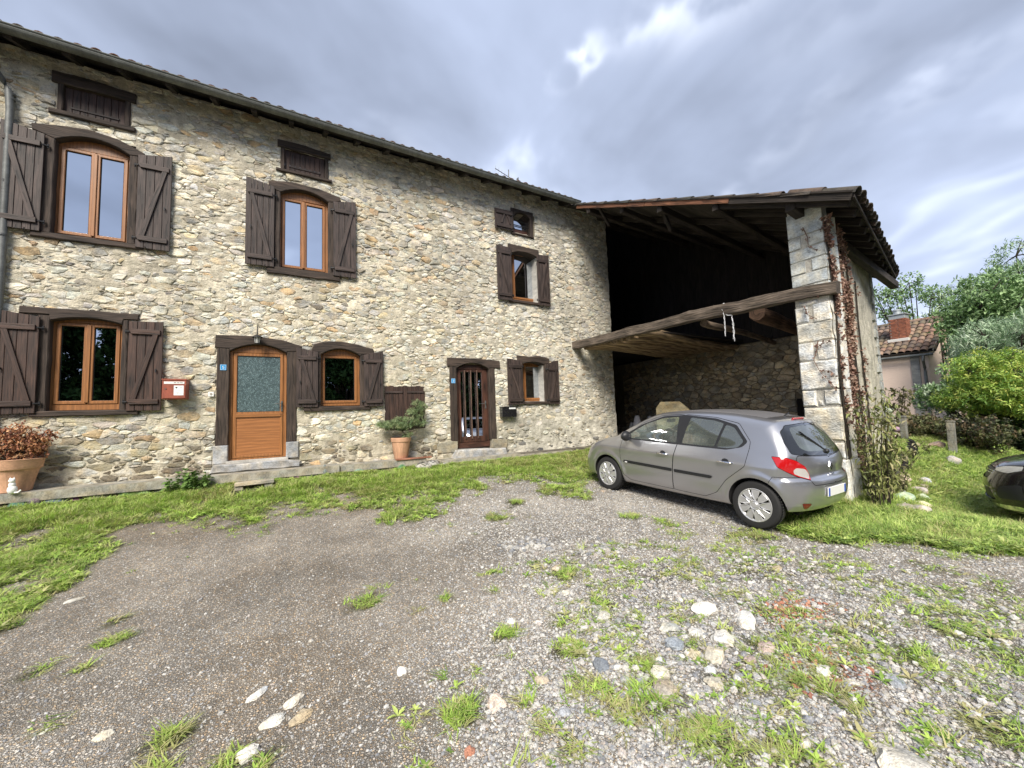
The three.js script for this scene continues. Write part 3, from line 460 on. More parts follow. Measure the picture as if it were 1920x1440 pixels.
// narrow windows set deep in white plastered reveals
for (const [x0, x1, y0, y1, ya, ox, jb, si, li, sl, sr] of [
  [5.17, 5.975, 4.62, 5.93, 5.99, [5.2, 5.79], [[5.12, 5.17, 4.6, 5.98], [5.975, 6.03, 4.6, 5.98]], [5.06, 6.0, 4.55, 4.625], [[5.08, 5.95], [5.17, 5.94], ...arch(5.17, 5.975, 5.9, 5.98, 8, true), [6.04, 5.95], [6.04, 6.12], [5.08, 6.14]], [4.74, 5.175, 4.605, 6.05, 6.06, 1], [6.0, 6.395, 4.575, 6.0, 6.03, -1]],
  [5.39, 6.05, 1.93, 2.93, 3.0, [5.42, 5.88], [[5.335, 5.39, 1.9, 3.0], [6.05, 6.2, 1.9, 3.0]], [5.34, 6.2, 1.86, 1.935], [[5.22, 3.0], [5.36, 2.96], ...arch(5.39, 6.05, 2.92, 2.99, 8, true), [6.12, 2.95], [6.25, 2.97], [6.24, 3.10], [5.9, 3.16], [5.6, 3.12], [5.22, 3.15]], [4.94, 5.39, 1.865, 2.99, 3.06, 1], [6.19, 6.565, 1.86, 2.94, 3.06, -1]]]) {
  w = part('window', house);
  timberFrame(w, { jambs: jb, sill: si, lintel: li });
  mk('reveal', [box(0.02, y1 - y0 + 0.06, 0.3, x1 + 0.0, (y0 + y1) / 2, -0.15, { ch: 0.002 }), box(0.02, y1 - y0 + 0.06, 0.3, x0 - 0.0, (y0 + y1) / 2, -0.15, { ch: 0.002 }), box(x1 - x0, 0.02, 0.3, (x0 + x1) / 2, y0 - 0.002, -0.15, { ch: 0.002 })], M.white, w);
  joinery(w, { o: [x0 + 0.005, x1 - 0.005, y0 + 0.01, y1, ya], glass: [[x0 + 0.09, x1 - 0.09, y0 + 0.1, y1 - 0.07]], z: -0.23 });
  shutter(...sl, { arch: true, brw: 0.06 }); shutter(...sr, { arch: true, brw: 0.06, n: 4 });
}
// plank hatch right of the kitchen window
{
  w = part('plank_hatch', house);
  const n = 9, x0 = 1.85, x1 = 2.75, d = (x1 - x0) / n; for (let k = 0; k < n; k++) mk('plank', poly(rect(x0 + k * d + 0.002, x0 + (k + 1) * d - 0.002, 1.37, 2.325 + 0.012 * Math.sin(k * 2.1)), 0.03, 0.012 + (k % 2) * 0.003, { bevel: 0.004, grain: 'y' }), M.redwood, w);
  mk('batten', box(0.38, 0.04, 0.016, 2.05, 2.19, 0.026, { ch: 0.004, rz: 0.01 }), M.darkwood, w); mk('batten', box(0.38, 0.04, 0.016, 2.53, 2.195, 0.026, { ch: 0.004, rz: -0.008 }), M.darkwood, w);
}
// front door with the leaf patterned glass
{
  const d = part('front_door', house), z = -0.05, T = (p) => at(p, z);
  timberFrame(d, { jambs: [[-1.115, -0.925, 1.235, 3.03], [-0.005, 0.165, 1.235, 3.03]], lintel: [[-1.15, 3.02], [-0.93, 3.0], ...arch(-0.925, -0.005, 2.965, 3.11, 10, true), [0.0, 2.99], [0.22, 3.01], [0.25, 3.12], [-0.1, 3.22], [-0.55, 3.27], [-1.14, 3.25]] });
  for (const q of [[-1.145, -0.925, 0.91, 1.235], [-0.01, 0.205, 0.93, 1.235]]) mk('door_stone', slab(wavy(rect(...q), 0.008, 77), -0.25, 0.05), M.granite, d);
  mk('door_frame', poly(T([[-0.925, 0.94], [-0.005, 0.96], ...arch(-0.925, -0.005, 2.955, 3.1)]), 0.1, z, { bevel: 0.006, grain: 'y', holes: [T(rect(-0.87, -0.06, 0.985, 2.945))] }), M.oak, d);
  mk('door_leaf', poly(T(rect(-0.865, -0.065, 0.99, 2.94)), 0.06, z + 0.008, { bevel: 0.006, grain: 'y', holes: [T(rect(-0.805, -0.115, 1.83, 2.885)), T(rect(-0.805, -0.115, 1.035, 1.725))] }), M.oak, d);
  const b = (x0, x1, y0, y1, zz, th) => { const q = T(rect(x0, x1, y0, y1)); return box(q[1][0] - q[0][0], q[2][1] - q[0][1], th, (q[0][0] + q[1][0]) / 2, (q[0][1] + q[2][1]) / 2, zz, { ch: 0.003, grain: 'x' }); };
  mk('pane', b(-0.815, -0.105, 1.82, 2.895, z - 0.02, 0.02), M.leafpane, d); mk('panel', b(-0.815, -0.105, 1.025, 1.735, z - 0.018, 0.03), M.oakpanel, d); mk('rail', b(-0.82, -0.10, 1.735, 1.80, z + 0.012, 0.024), M.oak, d);
  mk('glazing_seal', poly(T(rect(-0.812, -0.108, 1.823, 2.892)), 0.014, z + 0.0, { bevel: 0.002, holes: [T(rect(-0.80, -0.12, 1.838, 2.876))] }), M.black, d);
  const k = mk('handle', [box(0.03, 0.2, 0.01, -0.085, 1.93, z + 0.015), tube([[-0.085, 1.985, z + 0.01], [-0.085, 1.985, z + 0.06], [-0.11, 1.985, z + 0.065], [-0.2, 1.975, z + 0.065]], 0.009, 6), tube([[-0.085, 1.9, z + 0.01], [-0.085, 1.9, z + 0.03]], 0.011, 8)], M.zinc, d);
  mk('threshold', box(0.98, 0.05, 0.26, -0.46, 0.925, -0.07), M.white, d);
  mk('door_step', slab(wavy([[-1.17, 0.76], [0.22, 0.76], [0.24, 0.87], [0.0, 0.91], [-1.12, 0.905]], 0.02, 31), -0.25, 0.2, { bevel: 0.02 }), M.granite, d);
}
// barred glass door
{
  const d = part('barred_door', house), z = -0.07, T = (p) => at(p, z);
  timberFrame(d, { jambs: [[3.355, 3.53, 1.02, 2.82], [4.39, 4.555, 1.02, 2.82]], lintel: [[3.3, 2.805], [3.5, 2.8], ...arch(3.53, 4.39, 2.76, 2.9, 10, true), [4.42, 2.79], [4.71, 2.785], [4.7, 2.98], [3.98, 3.02], [3.3, 3.005]] });
  mk('door_stone', slab(wavy([[3.02, 0.78], [3.5, 0.76], [3.52, 1.03], [3.3, 1.06], [3.0, 0.98]], 0.02, 78), -0.25, 0.04, { bevel: 0.015 }), std({ color: C(0.40, 0.36, 0.27), map: TX.stone, bumpMap: TX.stoneB, bumpScale: 0.012, roughness: 0.9 }), d);
  mk('door_stone', slab(wavy([[4.4, 0.76], [4.83, 0.78], [4.86, 1.0], [4.42, 1.03]], 0.02, 79), -0.25, 0.04, { bevel: 0.015 }), std({ color: C(0.36, 0.32, 0.24), map: TX.stone, bumpMap: TX.stoneB, bumpScale: 0.012, roughness: 0.9 }), d);
  mk('door_frame', poly(T([[3.53, 0.83], [4.39, 0.85], ...arch(3.53, 4.39, 2.75, 2.885)]), 0.1, z, { bevel: 0.006, grain: 'y', holes: [T(rect(3.575, 4.345, 0.98, 2.74))] }), M.mahogany, d);
  mk('door_leaf', poly(T([[3.58, 0.985], [4.34, 0.985], [4.34, 2.735], [3.58, 2.735]]), 0.055, z + 0.006, { bevel: 0.006, grain: 'y', holes: [T([[3.64, 1.12], [4.2, 1.12], [4.2, 2.68], [3.64, 2.68]])] }), M.mahogany, d);
  mk('pane', box(0.6, 1.6, 0.012, 3.95, 1.9, z - 0.03), M.pane, d);
  for (const x of [3.735, 3.895, 4.06]) mk('bar', poly(T(rect(x - 0.016, x + 0.016, 1.06, 2.72)), 0.03, z + 0.035, { bevel: 0.007, grain: 'y' }), std({ color: C(0.16, 0.10, 0.075), map: TX.wood, roughness: 0.6 }), d);
  mk('kick_board', poly(T(rect(3.55, 4.37, 0.85, 0.975)), 0.03, z + 0.02, { bevel: 0.006 }), M.mahogany, d);
  mk('handle', [box(0.034, 0.2, 0.01, 4.31, 1.88, z + 0.015), tube([[4.31, 1.92, z + 0.01], [4.31, 1.92, z + 0.06], [4.28, 1.92, z + 0.065], [4.2, 1.90, z + 0.065]], 0.009, 6)], M.zinc, d);
  mk('door_step', slab(wavy([[3.3, 0.6], [4.75, 0.6], [4.7, 0.8], [3.45, 0.83]], 0.03, 33), -0.2, 0.24, { bevel: 0.025 }), M.granite, d);
}
// ---- roof: boards, rafters, tiles, gutter
{
  const r = part('roof', house), s = 0.4545, ry = (z) => 7.56 + (0.5 - z) * s, q = Math.hypot(6.2, 6.2 * s), a = Math.atan(s), zc = -2.55;
  mk('roof_deck', [box(13.4, 0.03, q, 0.45, ry(zc) - 0.05, zc, { rx: a, grain: 'x' }), box(17.5, 0.03, 7, -0.3, 8.65, -8.7, { rx: -a * 0.9 })], M.eavewood, r);
  for (let x = -4.3; x < 7.0; x += 0.62) mk('rafter', box(0.09, 0.11, 1.3, x, ry(-0.1) - 0.125, -0.1, { rx: a, grain: 'z' }), M.eavewood, r);
  mk('wall_plate', box(13, 0.1, 0.2, 0.6, 7.66, -0.18), M.eavewood, r);
  const tc = [[0.30, 0.16, 0.11], [0.26, 0.15, 0.11], [0.34, 0.2, 0.14], [0.2, 0.16, 0.13]];
  const barrel = (R, L) => { const pos = [], uv = [], n = 8; for (let k = 0; k < n; k++) { const t0 = (k / n) * Math.PI, t1 = ((k + 1) / n) * Math.PI; for (const [r0, r1, f] of [[R, R * 0.86, 1], [R - 0.014, R * 0.86 - 0.014, -1]]) { const A = [Math.cos(t0) * r0, Math.sin(t0) * r0, L], B = [Math.cos(t1) * r0, Math.sin(t1) * r0, L], D = [Math.cos(t0) * r1, Math.sin(t0) * r1, 0], E = [Math.cos(t1) * r1, Math.sin(t1) * r1, 0]; for (const p of f > 0 ? [A, B, D, B, E, D] : [A, D, B, B, D, E]) { pos.push(...p); uv.push(p[0] + p[1], p[2]); } } const o = [Math.cos(t0), Math.sin(t0)], o2 = [Math.cos(t1), Math.sin(t1)]; for (const p of [[o[0] * R, o[1] * R, L], [o[0] * (R - 0.014), o[1] * (R - 0.014), L], [o2[0] * R, o2[1] * R, L], [o2[0] * R, o2[1] * R, L], [o[0] * (R - 0.014), o[1] * (R - 0.014), L], [o2[0] * (R - 0.014), o2[1] * (R - 0.014), L]]) { pos.push(...p); uv.push(p[0], p[1]); } } return soup(pos, uv); };
  globalThis.__barrel = barrel;
  const variants = tc.map((c) => paint(barrel(0.095, 0.5), c));
  let k = 0; for (let x = -4.6; x < 7.05; x += 0.212, k++) { const t = mk('tile', variants[(hash(k, 3) * 4) | 0], M.clay, r); t.position.set(x, ry(0.10) - 0.045 + hash(k, 1) * 0.012, 0.08 + hash(k, 2) * 0.02); t.rotation.x = a; }
  const rest = []; for (let x = -8.8; x < 7.05; x += 0.212) rest.push(paint(barrel(0.095, 6.2), tc[(hash(x * 50, 4) * 4) | 0]).applyMatrix4(new THREE.Matrix4().makeRotationX(a).setPosition(x, ry(-6) - 0.035, -6)));
  mk('upper_tiles', rest, M.clay, r, 'stuff');
  const tilt = (o) => { const q = -0.0097, px = 7.1, py = 7.5; o.rotation.z = q; o.position.set(px - (px * Math.cos(q) - py * Math.sin(q)), py - (px * Math.sin(q) + py * Math.cos(q)), 0); return o; }; tilt(r);
  // gutter and downpipe
  const g = []; { const pos = [], uv = [], n = 10, R = 0.085; for (const [rr0, f] of [[R, 1], [R - 0.006, -1]]) for (let i = 0; i < n; i++) { const t0 = Math.PI + (i / n) * Math.PI, t1 = Math.PI + ((i + 1) / n) * Math.PI; for (let x = -9; x < 7.15; x += 2) { const xe = Math.min(x + 2, 7.15); const A = [x, Math.sin(t0) * rr0, Math.cos(t0) * rr0], B = [xe, Math.sin(t0) * rr0, Math.cos(t0) * rr0], D = [x, Math.sin(t1) * rr0, Math.cos(t1) * rr0], E = [xe, Math.sin(t1) * rr0, Math.cos(t1) * rr0]; for (const p of f > 0 ? [A, D, B, B, D, E] : [A, B, D, B, E, D]) { pos.push(p[0], p[1] + 7.50, p[2] + 0.545); uv.push(p[0], t0 * 0.08); } } } g.push(soup(pos, uv)); g.push(tube([[-9, 7.505, 0.632], [7.15, 7.505, 0.632]], 0.013, 6)); g.push(box(0.006, 0.08, 0.15, 7.15, 7.465, 0.545)); }
  const gt = tilt(mk('gutter', g, M.gutter, house));
  for (let x = -4.2; x < 7; x += 0.93) mk('gutter_bracket', tube([0, 1, 2, 3, 4, 5, 6].map((i) => { const t = Math.PI + (i / 6) * Math.PI; return [x, 7.5 + Math.sin(t) * 0.082, 0.545 + Math.cos(t) * 0.082]; }), 0.006, 5), M.gutter, gt);
  for (const x of [-2.2, 0.8, 3.6, 5.9]) mk('joint_sleeve', tube([[x, 7.5, 0.545], [x + 0.06, 7.5, 0.545]], (t, a) => 0.079, 14, { caps: false }), M.gutter, gt);
  const d = mk('downpipe', [tube([[-4.02, 7.54, 0.53], [-4.02, 7.44, 0.5], [-3.94, 7.2, 0.33], [-3.84, 7.02, 0.16], [-3.79, 6.9, 0.1], [-3.775, 6.6, 0.075], [-3.765, 4.2, 0.07], [-3.765, 1.0, 0.07]], 0.045, 12)], M.zinc, house);
  for (const y of [6.86, 6.78, 4.6, 2.6]) mk('pipe_ring', tube([[-3.775, y - 0.014, 0.075], [-3.775, y + 0.014, 0.075]], 0.054, 12), M.zinc, d);
}
// ---------------------------------------------------------------- the open barn
const barn = thing('open_barn', 'tall open barn with sagging tiled roof, squared stone pillar and dark loft', 'barn');
const BU = [Math.cos(12.2 * Math.PI / 180), -Math.sin(12.2 * Math.PI / 180)], BO = [7.4, 6.07];   // outer wall: origin and direction in plan
const eaveZ = (x) => 6.63 - (x - 6.98) * 0.2162, roofY = (x, z) => 4.585 + (eaveZ(x) - z) * (2.78 / (eaveZ(x) - 0.62));
{
  // pillar: cement blocks above the beam, squared limestone below
  const p = part('pillar', barn), R = RNG(12);
  const blockGeo = (z0, z1, y0, y1, d, rough, x = 7.4) => { const g = box(d, y1 - y0 - 0.006, z1 - z0 - 0.006, 0, 0, 0, { ch: rough ? 0.018 : 0.008 }), q = toIndexedSubdiv(g, rough); q.translate(x + d / 2 + (R() - 0.5) * (rough ? 0.014 : 0.006), (y0 + y1) / 2, (z0 + z1) / 2); return uvGrain(q, 'z'); };
  function toIndexedSubdiv(g, rough) { return g; }
  const cement = std({ color: C(0.76, 0.785, 0.75), map: TX.stone, bumpMap: TX.stoneB, bumpScale: 0.01, roughness: 0.95 }), lime = std({ color: C(0.92, 0.905, 0.85), map: TX.stone, bumpMap: TX.stoneB, bumpScale: 0.02, roughness: 0.92 }), limeY = std({ color: C(0.84, 0.79, 0.67), map: TX.stone, bumpMap: TX.stoneB, bumpScale: 0.02, roughness: 0.92 });
  const Z0 = 5.55, Z1 = 6.07, D = 0.45;
  mk('mortar_core', paint(box(D - 0.04, 5.4, Z1 - Z0 - 0.03, 7.4 + D / 2 - 0.004, 2.3, (Z0 + Z1) / 2), [0.72, 0.70, 0.64]), M.mortar, p);
  for (const [y0, y1, cuts] of [[4.385, 4.80, []], [4.175, 4.375, [0.36, 0.56]], [3.965, 4.165, []], [3.755, 3.955, [0.42, 0.6]], [3.55, 3.745, []], [3.34, 3.54, [0.44, 0.6]]]) {
    if (!cuts.length) mk('cement_block', blockGeo(Z0, Z1, y0, y1, D), cement, p);
    else { mk('cement_block', blockGeo(Z0, lerp(Z0, Z1, cuts[0]), y0, y1, D), cement, p); mk('cement_block', blockGeo(lerp(Z0, Z1, cuts[1]), Z1, y0, y1, D), cement, p); }
  }
  const rough = (z0, z1, y0, y1, mat, seed) => { const RR = RNG(seed), pts = wavy(rect(z0 + 0.006, z1 - 0.006, y0 + 0.006, y1 - 0.006), 0.02, seed), g = poly(pts, D, 0, { bevel: 0.022 }); const P = g.attributes.position; for (let i = 0; i < P.count; i++) if (P.getZ(i) > -0.01) P.setZ(i, P.getZ(i) + (fbm(P.getX(i) * 7 + seed, P.getY(i) * 7, 3) - 0.5) * 0.03); g.computeVertexNormals(); g.applyMatrix4(new THREE.Matrix4().makeBasis(V3(0, 0, 1), V3(0, 1, 0), V3(-1, 0, 0)).setPosition(7.39 + (RR() - 0.5) * 0.02, 0, 0)); mk('stone_block', g, mat, p); };
  rough(Z0, 5.75, 2.93, 3.2, lime, 1); rough(5.80, Z1, 2.90, 3.22, lime, 2); rough(5.62, 5.9, 3.2, 3.29, lime, 3);
  rough(Z0, Z1, 2.60, 2.92, limeY, 4); rough(Z0, 5.77, 2.30, 2.60, lime, 5); rough(5.82, Z1, 2.29, 2.59, lime, 6);
  rough(Z0, Z1, 1.83, 2.29, lime, 7); rough(Z0, 5.76, 1.555, 1.82, lime, 8); rough(5.86, Z1, 1.575, 1.82, lime, 9); rough(5.77, 5.85, 1.56, 1.66, lime, 10);
  rough(Z0, Z1 + 0.01, 1.02, 1.545, limeY, 11); rough(Z0, 5.8, 0.72, 1.01, limeY, 12); rough(5.81, Z1, 0.75, 1.0, lime, 13); rough(Z0, 5.95, 0.4, 0.71, limeY, 14); rough(5.9, Z1 + 0.02, 0.1, 0.74, lime, 15); rough(Z0, 5.88, 0.05, 0.39, limeY, 16);
}
{
  // outer wall, rendered, with cement quoins at the far end
  const L = 5.15, pos = [], uv = [], col = [], nx = 90, ny = 90, P = [];
  for (let j = 0; j <= ny; j++) for (let i = 0; i <= nx; i++) { const s = (i / nx) * L, y = lerp(0, 4.95, j / ny), n = fbm(s * 3, y * 1.3, 4) - 0.5, st = fbm(s * 9, y * 0.5, 3) - 0.5, o = (fbm(s * 4, y * 4, 4) - 0.5) * 0.05, q = 0.92 + 0.5 * n + 0.35 * st, moss = sstep(0.1, 0.3, st + n * 0.6) * 0.35; P.push([BO[0] + BU[0] * s - BU[1] * o, y, BO[1] + BU[1] * s + BU[0] * o, lerp(0.72, 0.46, moss) * q, lerp(0.69, 0.46, moss) * q, lerp(0.59, 0.34, moss) * q, s, y]); }
  const put = (a) => { pos.push(a[0], a[1], a[2]); uv.push(a[6], a[7]); col.push(a[3], a[4], a[5]); };
  for (let j = 0; j < ny; j++) for (let i = 0; i < nx; i++) { const a = P[j * (nx + 1) + i], b = P[j * (nx + 1) + i + 1], c = P[(j + 1) * (nx + 1) + i], d = P[(j + 1) * (nx + 1) + i + 1]; put(a); put(b); put(c); put(b); put(d); put(c); }
  const w = mk('outer_wall', soup(pos, uv, col), M.mortar, barn), ang = Math.atan2(-BU[1], BU[0]);
  mk('wall_core', paint(box(L - 0.55, 5.0, 0.4, BO[0] + BU[0] * (L / 2 + 0.26) + BU[1] * 0.26, 2.3, BO[1] + BU[1] * (L / 2 + 0.26) - BU[0] * 0.26, { ry: ang }), [0.3, 0.27, 0.22]), M.mortar, w);
  const qm = std({ color: C(0.50, 0.51, 0.48), map: TX.stone, bumpMap: TX.stoneB, bumpScale: 0.012, roughness: 0.95 });
  for (let k = 0; k < 23; k++) { const l = k % 2 ? 0.42 : 0.24, s = L - l / 2 + 0.02; mk('quoin_block', box(l, 0.196, 0.2, BO[0] + BU[0] * s - BU[1] * -0.06, 0.12 + k * 0.206, BO[1] + BU[1] * s + BU[0] * -0.06, { ry: ang, ch: 0.01 }), qm, w); }
}
{
  // roof: a ruled surface of tiles over battens, rafters along the slope, purlins along the building
  const r = part('roof', barn), X0 = 7.0, X1 = 12.55, pos = [], uv = [], N = 26, put = (x, z, dy) => { pos.push(x, roofY(x, z) + dy, z); uv.push(x, z); };
  for (let j = 0; j < 14; j++) for (let i = 0; i < N; i++) { const xa = lerp(X0, X1, i / N), xb = lerp(X0, X1, (i + 1) / N), za = (x) => lerp(eaveZ(x) - 0.05, -9, j / 14), zb = (x) => lerp(eaveZ(x) - 0.05, -9, (j + 1) / 14); for (const [x, z] of [[xa, za(xa)], [xa, zb(xa)], [xb, za(xb)], [xb, za(xb)], [xa, zb(xa)], [xb, zb(xb)]]) put(x, z, -0.03); }
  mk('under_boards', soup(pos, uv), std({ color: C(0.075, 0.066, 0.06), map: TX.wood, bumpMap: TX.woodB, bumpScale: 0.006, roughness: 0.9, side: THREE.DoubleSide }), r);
  const under = (x, z) => [x, roofY(x, z) - 0.04, z];
  // rafter tails along the eave
  const inner = (x) => BO[1] + ((x - BO[0]) / BU[0]) * BU[1];
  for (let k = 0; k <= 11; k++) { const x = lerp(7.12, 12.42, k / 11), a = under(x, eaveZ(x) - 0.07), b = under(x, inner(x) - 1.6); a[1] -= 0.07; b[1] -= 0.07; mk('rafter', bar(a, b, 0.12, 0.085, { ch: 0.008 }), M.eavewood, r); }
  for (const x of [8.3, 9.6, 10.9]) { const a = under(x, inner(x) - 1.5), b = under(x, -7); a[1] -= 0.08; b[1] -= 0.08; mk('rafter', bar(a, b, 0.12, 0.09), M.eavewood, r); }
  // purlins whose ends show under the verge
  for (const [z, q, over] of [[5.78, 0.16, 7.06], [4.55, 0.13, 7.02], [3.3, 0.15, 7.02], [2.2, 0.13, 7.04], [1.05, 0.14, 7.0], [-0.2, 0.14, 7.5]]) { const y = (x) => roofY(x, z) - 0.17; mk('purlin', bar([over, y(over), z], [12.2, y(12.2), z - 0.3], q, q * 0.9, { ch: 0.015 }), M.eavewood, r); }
  mk('barge_strut', bar([7.05, roofY(7.05, 3.35) - 0.05, 3.3], [7.5, roofY(7.4, 3.3) - 0.5, 3.2], 0.09, 0.07), M.eavewood, r);
  mk('barge_strut', bar([7.05, roofY(7.05, 1.4) - 0.05, 1.4], [7.5, roofY(7.4, 1.35) - 0.45, 1.3], 0.08, 0.06), M.eavewood, r);
  // fascia boards along the verge: two reddish lengths above, a dark one at the low end
  const vz = (z) => [6.985, roofY(7.0, z) - 0.06, z];
  for (const [a, b, m, h] of [[0.62, 2.95, M.fascia, 0.1], [2.96, 4.85, M.fascia, 0.09], [4.86, 6.6, M.eavewood, 0.12]]) mk('fascia_board', bar(vz(a), vz(b), h, 0.028, { ch: 0.004 }), m, r);
  mk('verge_strip', bar([6.975, roofY(7, 0.62) + 0.005, 0.62], [6.975, roofY(7, 6.62) + 0.005, 6.62], 0.028, 0.05), M.eavewood, r);
  const ef = (x) => [x, roofY(x, eaveZ(x)) - 0.05, eaveZ(x) - 0.012]; mk('eave_board', bar(ef(7.0), ef(12.55), 0.05, 0.025), M.eavewood, r);
  mk('end_board', bar([12.57, roofY(12.55, eaveZ(12.55)) - 0.07, eaveZ(12.55)], [12.57, roofY(12.55, 3.6) - 0.07, 3.6], 0.2, 0.03), M.eavewood, r);
  // tiles: a row of ends over the eave, one step after another up the verge, and the field between them
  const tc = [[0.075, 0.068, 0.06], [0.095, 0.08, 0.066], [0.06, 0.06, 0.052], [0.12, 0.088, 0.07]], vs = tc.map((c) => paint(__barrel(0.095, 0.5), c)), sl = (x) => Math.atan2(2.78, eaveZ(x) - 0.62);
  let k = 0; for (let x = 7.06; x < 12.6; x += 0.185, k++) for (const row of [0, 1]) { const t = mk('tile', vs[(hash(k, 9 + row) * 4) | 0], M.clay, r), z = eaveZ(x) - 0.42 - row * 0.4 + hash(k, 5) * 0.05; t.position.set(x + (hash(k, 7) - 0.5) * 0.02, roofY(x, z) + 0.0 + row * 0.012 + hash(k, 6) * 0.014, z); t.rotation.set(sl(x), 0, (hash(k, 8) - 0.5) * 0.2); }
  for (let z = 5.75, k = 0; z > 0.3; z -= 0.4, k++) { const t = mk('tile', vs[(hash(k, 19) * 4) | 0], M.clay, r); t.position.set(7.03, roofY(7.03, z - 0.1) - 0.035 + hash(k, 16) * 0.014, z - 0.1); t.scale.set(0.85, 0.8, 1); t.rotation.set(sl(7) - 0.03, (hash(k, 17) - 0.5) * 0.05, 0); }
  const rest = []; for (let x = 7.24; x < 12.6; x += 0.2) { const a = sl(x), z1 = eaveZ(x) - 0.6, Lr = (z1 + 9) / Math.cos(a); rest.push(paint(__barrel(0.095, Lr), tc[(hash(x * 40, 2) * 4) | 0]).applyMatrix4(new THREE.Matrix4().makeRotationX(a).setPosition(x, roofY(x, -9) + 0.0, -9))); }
  mk('upper_tiles', rest, M.clay, r, 'stuff');
}
{
  // the great beam and the loft poles
  const path = []; for (let i = 0; i <= 26; i++) { const t = i / 26, z = lerp(-0.15, 6.17, t); path.push([7.16 + 0.25 * t + 0.03 * Math.sin(t * 7), 3.505 - 0.11 * t + 0.04 * Math.sin(Math.PI * t) + 0.008 * Math.sin(t * 23), z]); }
  const rad = (t, a) => { const sq = 1 / Math.max(Math.abs(Math.cos(a)), Math.abs(Math.sin(a))), k = Math.min(sq, 1.36), knob = 0.035 * Math.exp(-(((t - 0.62) / 0.035) ** 2)) + 0.03 * Math.exp(-(((t - 0.71) / 0.03) ** 2)) + 0.02 * Math.exp(-(((t - 0.84) / 0.05) ** 2)); return 0.106 * k * (1 - 0.12 * t) + (Math.sin(a) > 0.2 ? knob : 0) + 0.045 * (fbm(t * 26, a * 1.6, 4) - 0.5); };
  mk('beam', tube(path, rad, 16), std({ color: C(0.22, 0.18, 0.15), map: TX.wood, bumpMap: TX.woodB, bumpScale: 0.03, roughness: 0.9 }), barn);
  const pole = (z0, z1, y0, y1, r, x0 = 7.3, mat = M.polewood) => { const R = RNG(z0 * 100 + 7), q = []; for (let i = 0; i <= 12; i++) { const t = i / 12; q.push([lerp(x0, 11.6, t), lerp(y0, y1, t) + 0.05 * Math.sin(t * 5 + z0 * 3) * (R() * 0.5 + 0.5), lerp(z0, z1, t) + 0.06 * Math.sin(t * 4 + z0)]); } mk('loft_pole', tube(q, (t, a) => r * (1 - 0.15 * t) * (1 + 0.22 * (fbm(t * 9, a, 2) - 0.5)), 9), mat, barn); };
  pole(0.28, 0.3, 3.40, 3.35, 0.07); pole(0.62, 0.62, 3.42, 3.36, 0.075); pole(1.0, 0.95, 3.42, 3.36, 0.08); pole(1.42, 1.3, 3.43, 3.37, 0.085); pole(1.86, 1.7, 3.44, 3.38, 0.08); pole(2.3, 2.1, 3.45, 3.38, 0.09); pole(0.45, 0.47, 3.39, 3.35, 0.05); pole(0.82, 0.8, 3.41, 3.36, 0.05); pole(1.22, 1.1, 3.42, 3.36, 0.055); pole(1.64, 1.5, 3.43, 3.37, 0.055); pole(2.08, 1.9, 3.44, 3.38, 0.05);
  pole(3.9, 3.05, 3.36, 3.33, 0.075, 7.45, M.oldwood); pole(4.75, 4.1, 3.36, 3.3, 0.15, 7.9, std({ color: C(0.2, 0.12, 0.08), map: TX.wood, bumpMap: TX.woodB, bumpScale: 0.02, roughness: 0.9 }));
  for (let k = 0; k < 11; k++) mk('loft_board', box(4.1, 0.03, 0.22, 9.6, 3.5, -0.1 + k * 0.235, { grain: 'x' }), M.shadewood, barn);
  mk('loft_floor', box(3, 0.04, 9, 10.1, 3.5, -4.8), M.shadewood, barn);
}
{
  // inside: rubble wall below, planks above with the loft gloom put into their colour, closed round the back
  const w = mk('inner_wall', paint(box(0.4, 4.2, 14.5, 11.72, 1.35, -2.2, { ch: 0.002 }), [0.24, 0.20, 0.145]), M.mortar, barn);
  const R = RNG(88), list = stoneField({ x0: -2.5, x1: 4.7, y0: 0.3, y1: 3.4, n: 1000, aspect: 1.8, seed: 15, keepOut: [[3.55, 4.7, 0.2, 1.75]], weight: (x, y, R) => (R() < 0.15 ? 0.9 : (R() - 0.5) * 0.5) });
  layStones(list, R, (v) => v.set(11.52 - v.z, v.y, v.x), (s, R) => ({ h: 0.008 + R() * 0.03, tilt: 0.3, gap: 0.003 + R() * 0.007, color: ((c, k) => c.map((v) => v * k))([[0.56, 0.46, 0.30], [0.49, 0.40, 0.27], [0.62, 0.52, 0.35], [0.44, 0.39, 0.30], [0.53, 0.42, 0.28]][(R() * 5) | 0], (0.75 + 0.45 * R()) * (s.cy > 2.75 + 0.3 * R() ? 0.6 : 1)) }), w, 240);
  mk('dark_doorway_panel', box(0.05, 1.6, 1.1, 11.5, 0.95, 4.12, { grain: 'y' }), M.shadewood, barn);  // near black panel in place of the doorway gap, its shade painted on
  for (let k = 0; k < 50; k++) { const z = -8.6 + k * 0.27; if (z < 4.6) mk('loft_plank', box(0.04, roofY(11.45, z + 0.13) - 3.37, 0.262, 11.45 - (k % 2) * 0.006, (roofY(11.45, z + 0.13) + 3.43) / 2, z, { grain: 'y', ch: 0.006 }), M.shadewood, barn); }
  mk('back_wall', paint(box(4.2, 12, 0.3, 10.2, 5.4, -8.9), [0.1, 0.085, 0.065]), M.mortar, barn);
  
}
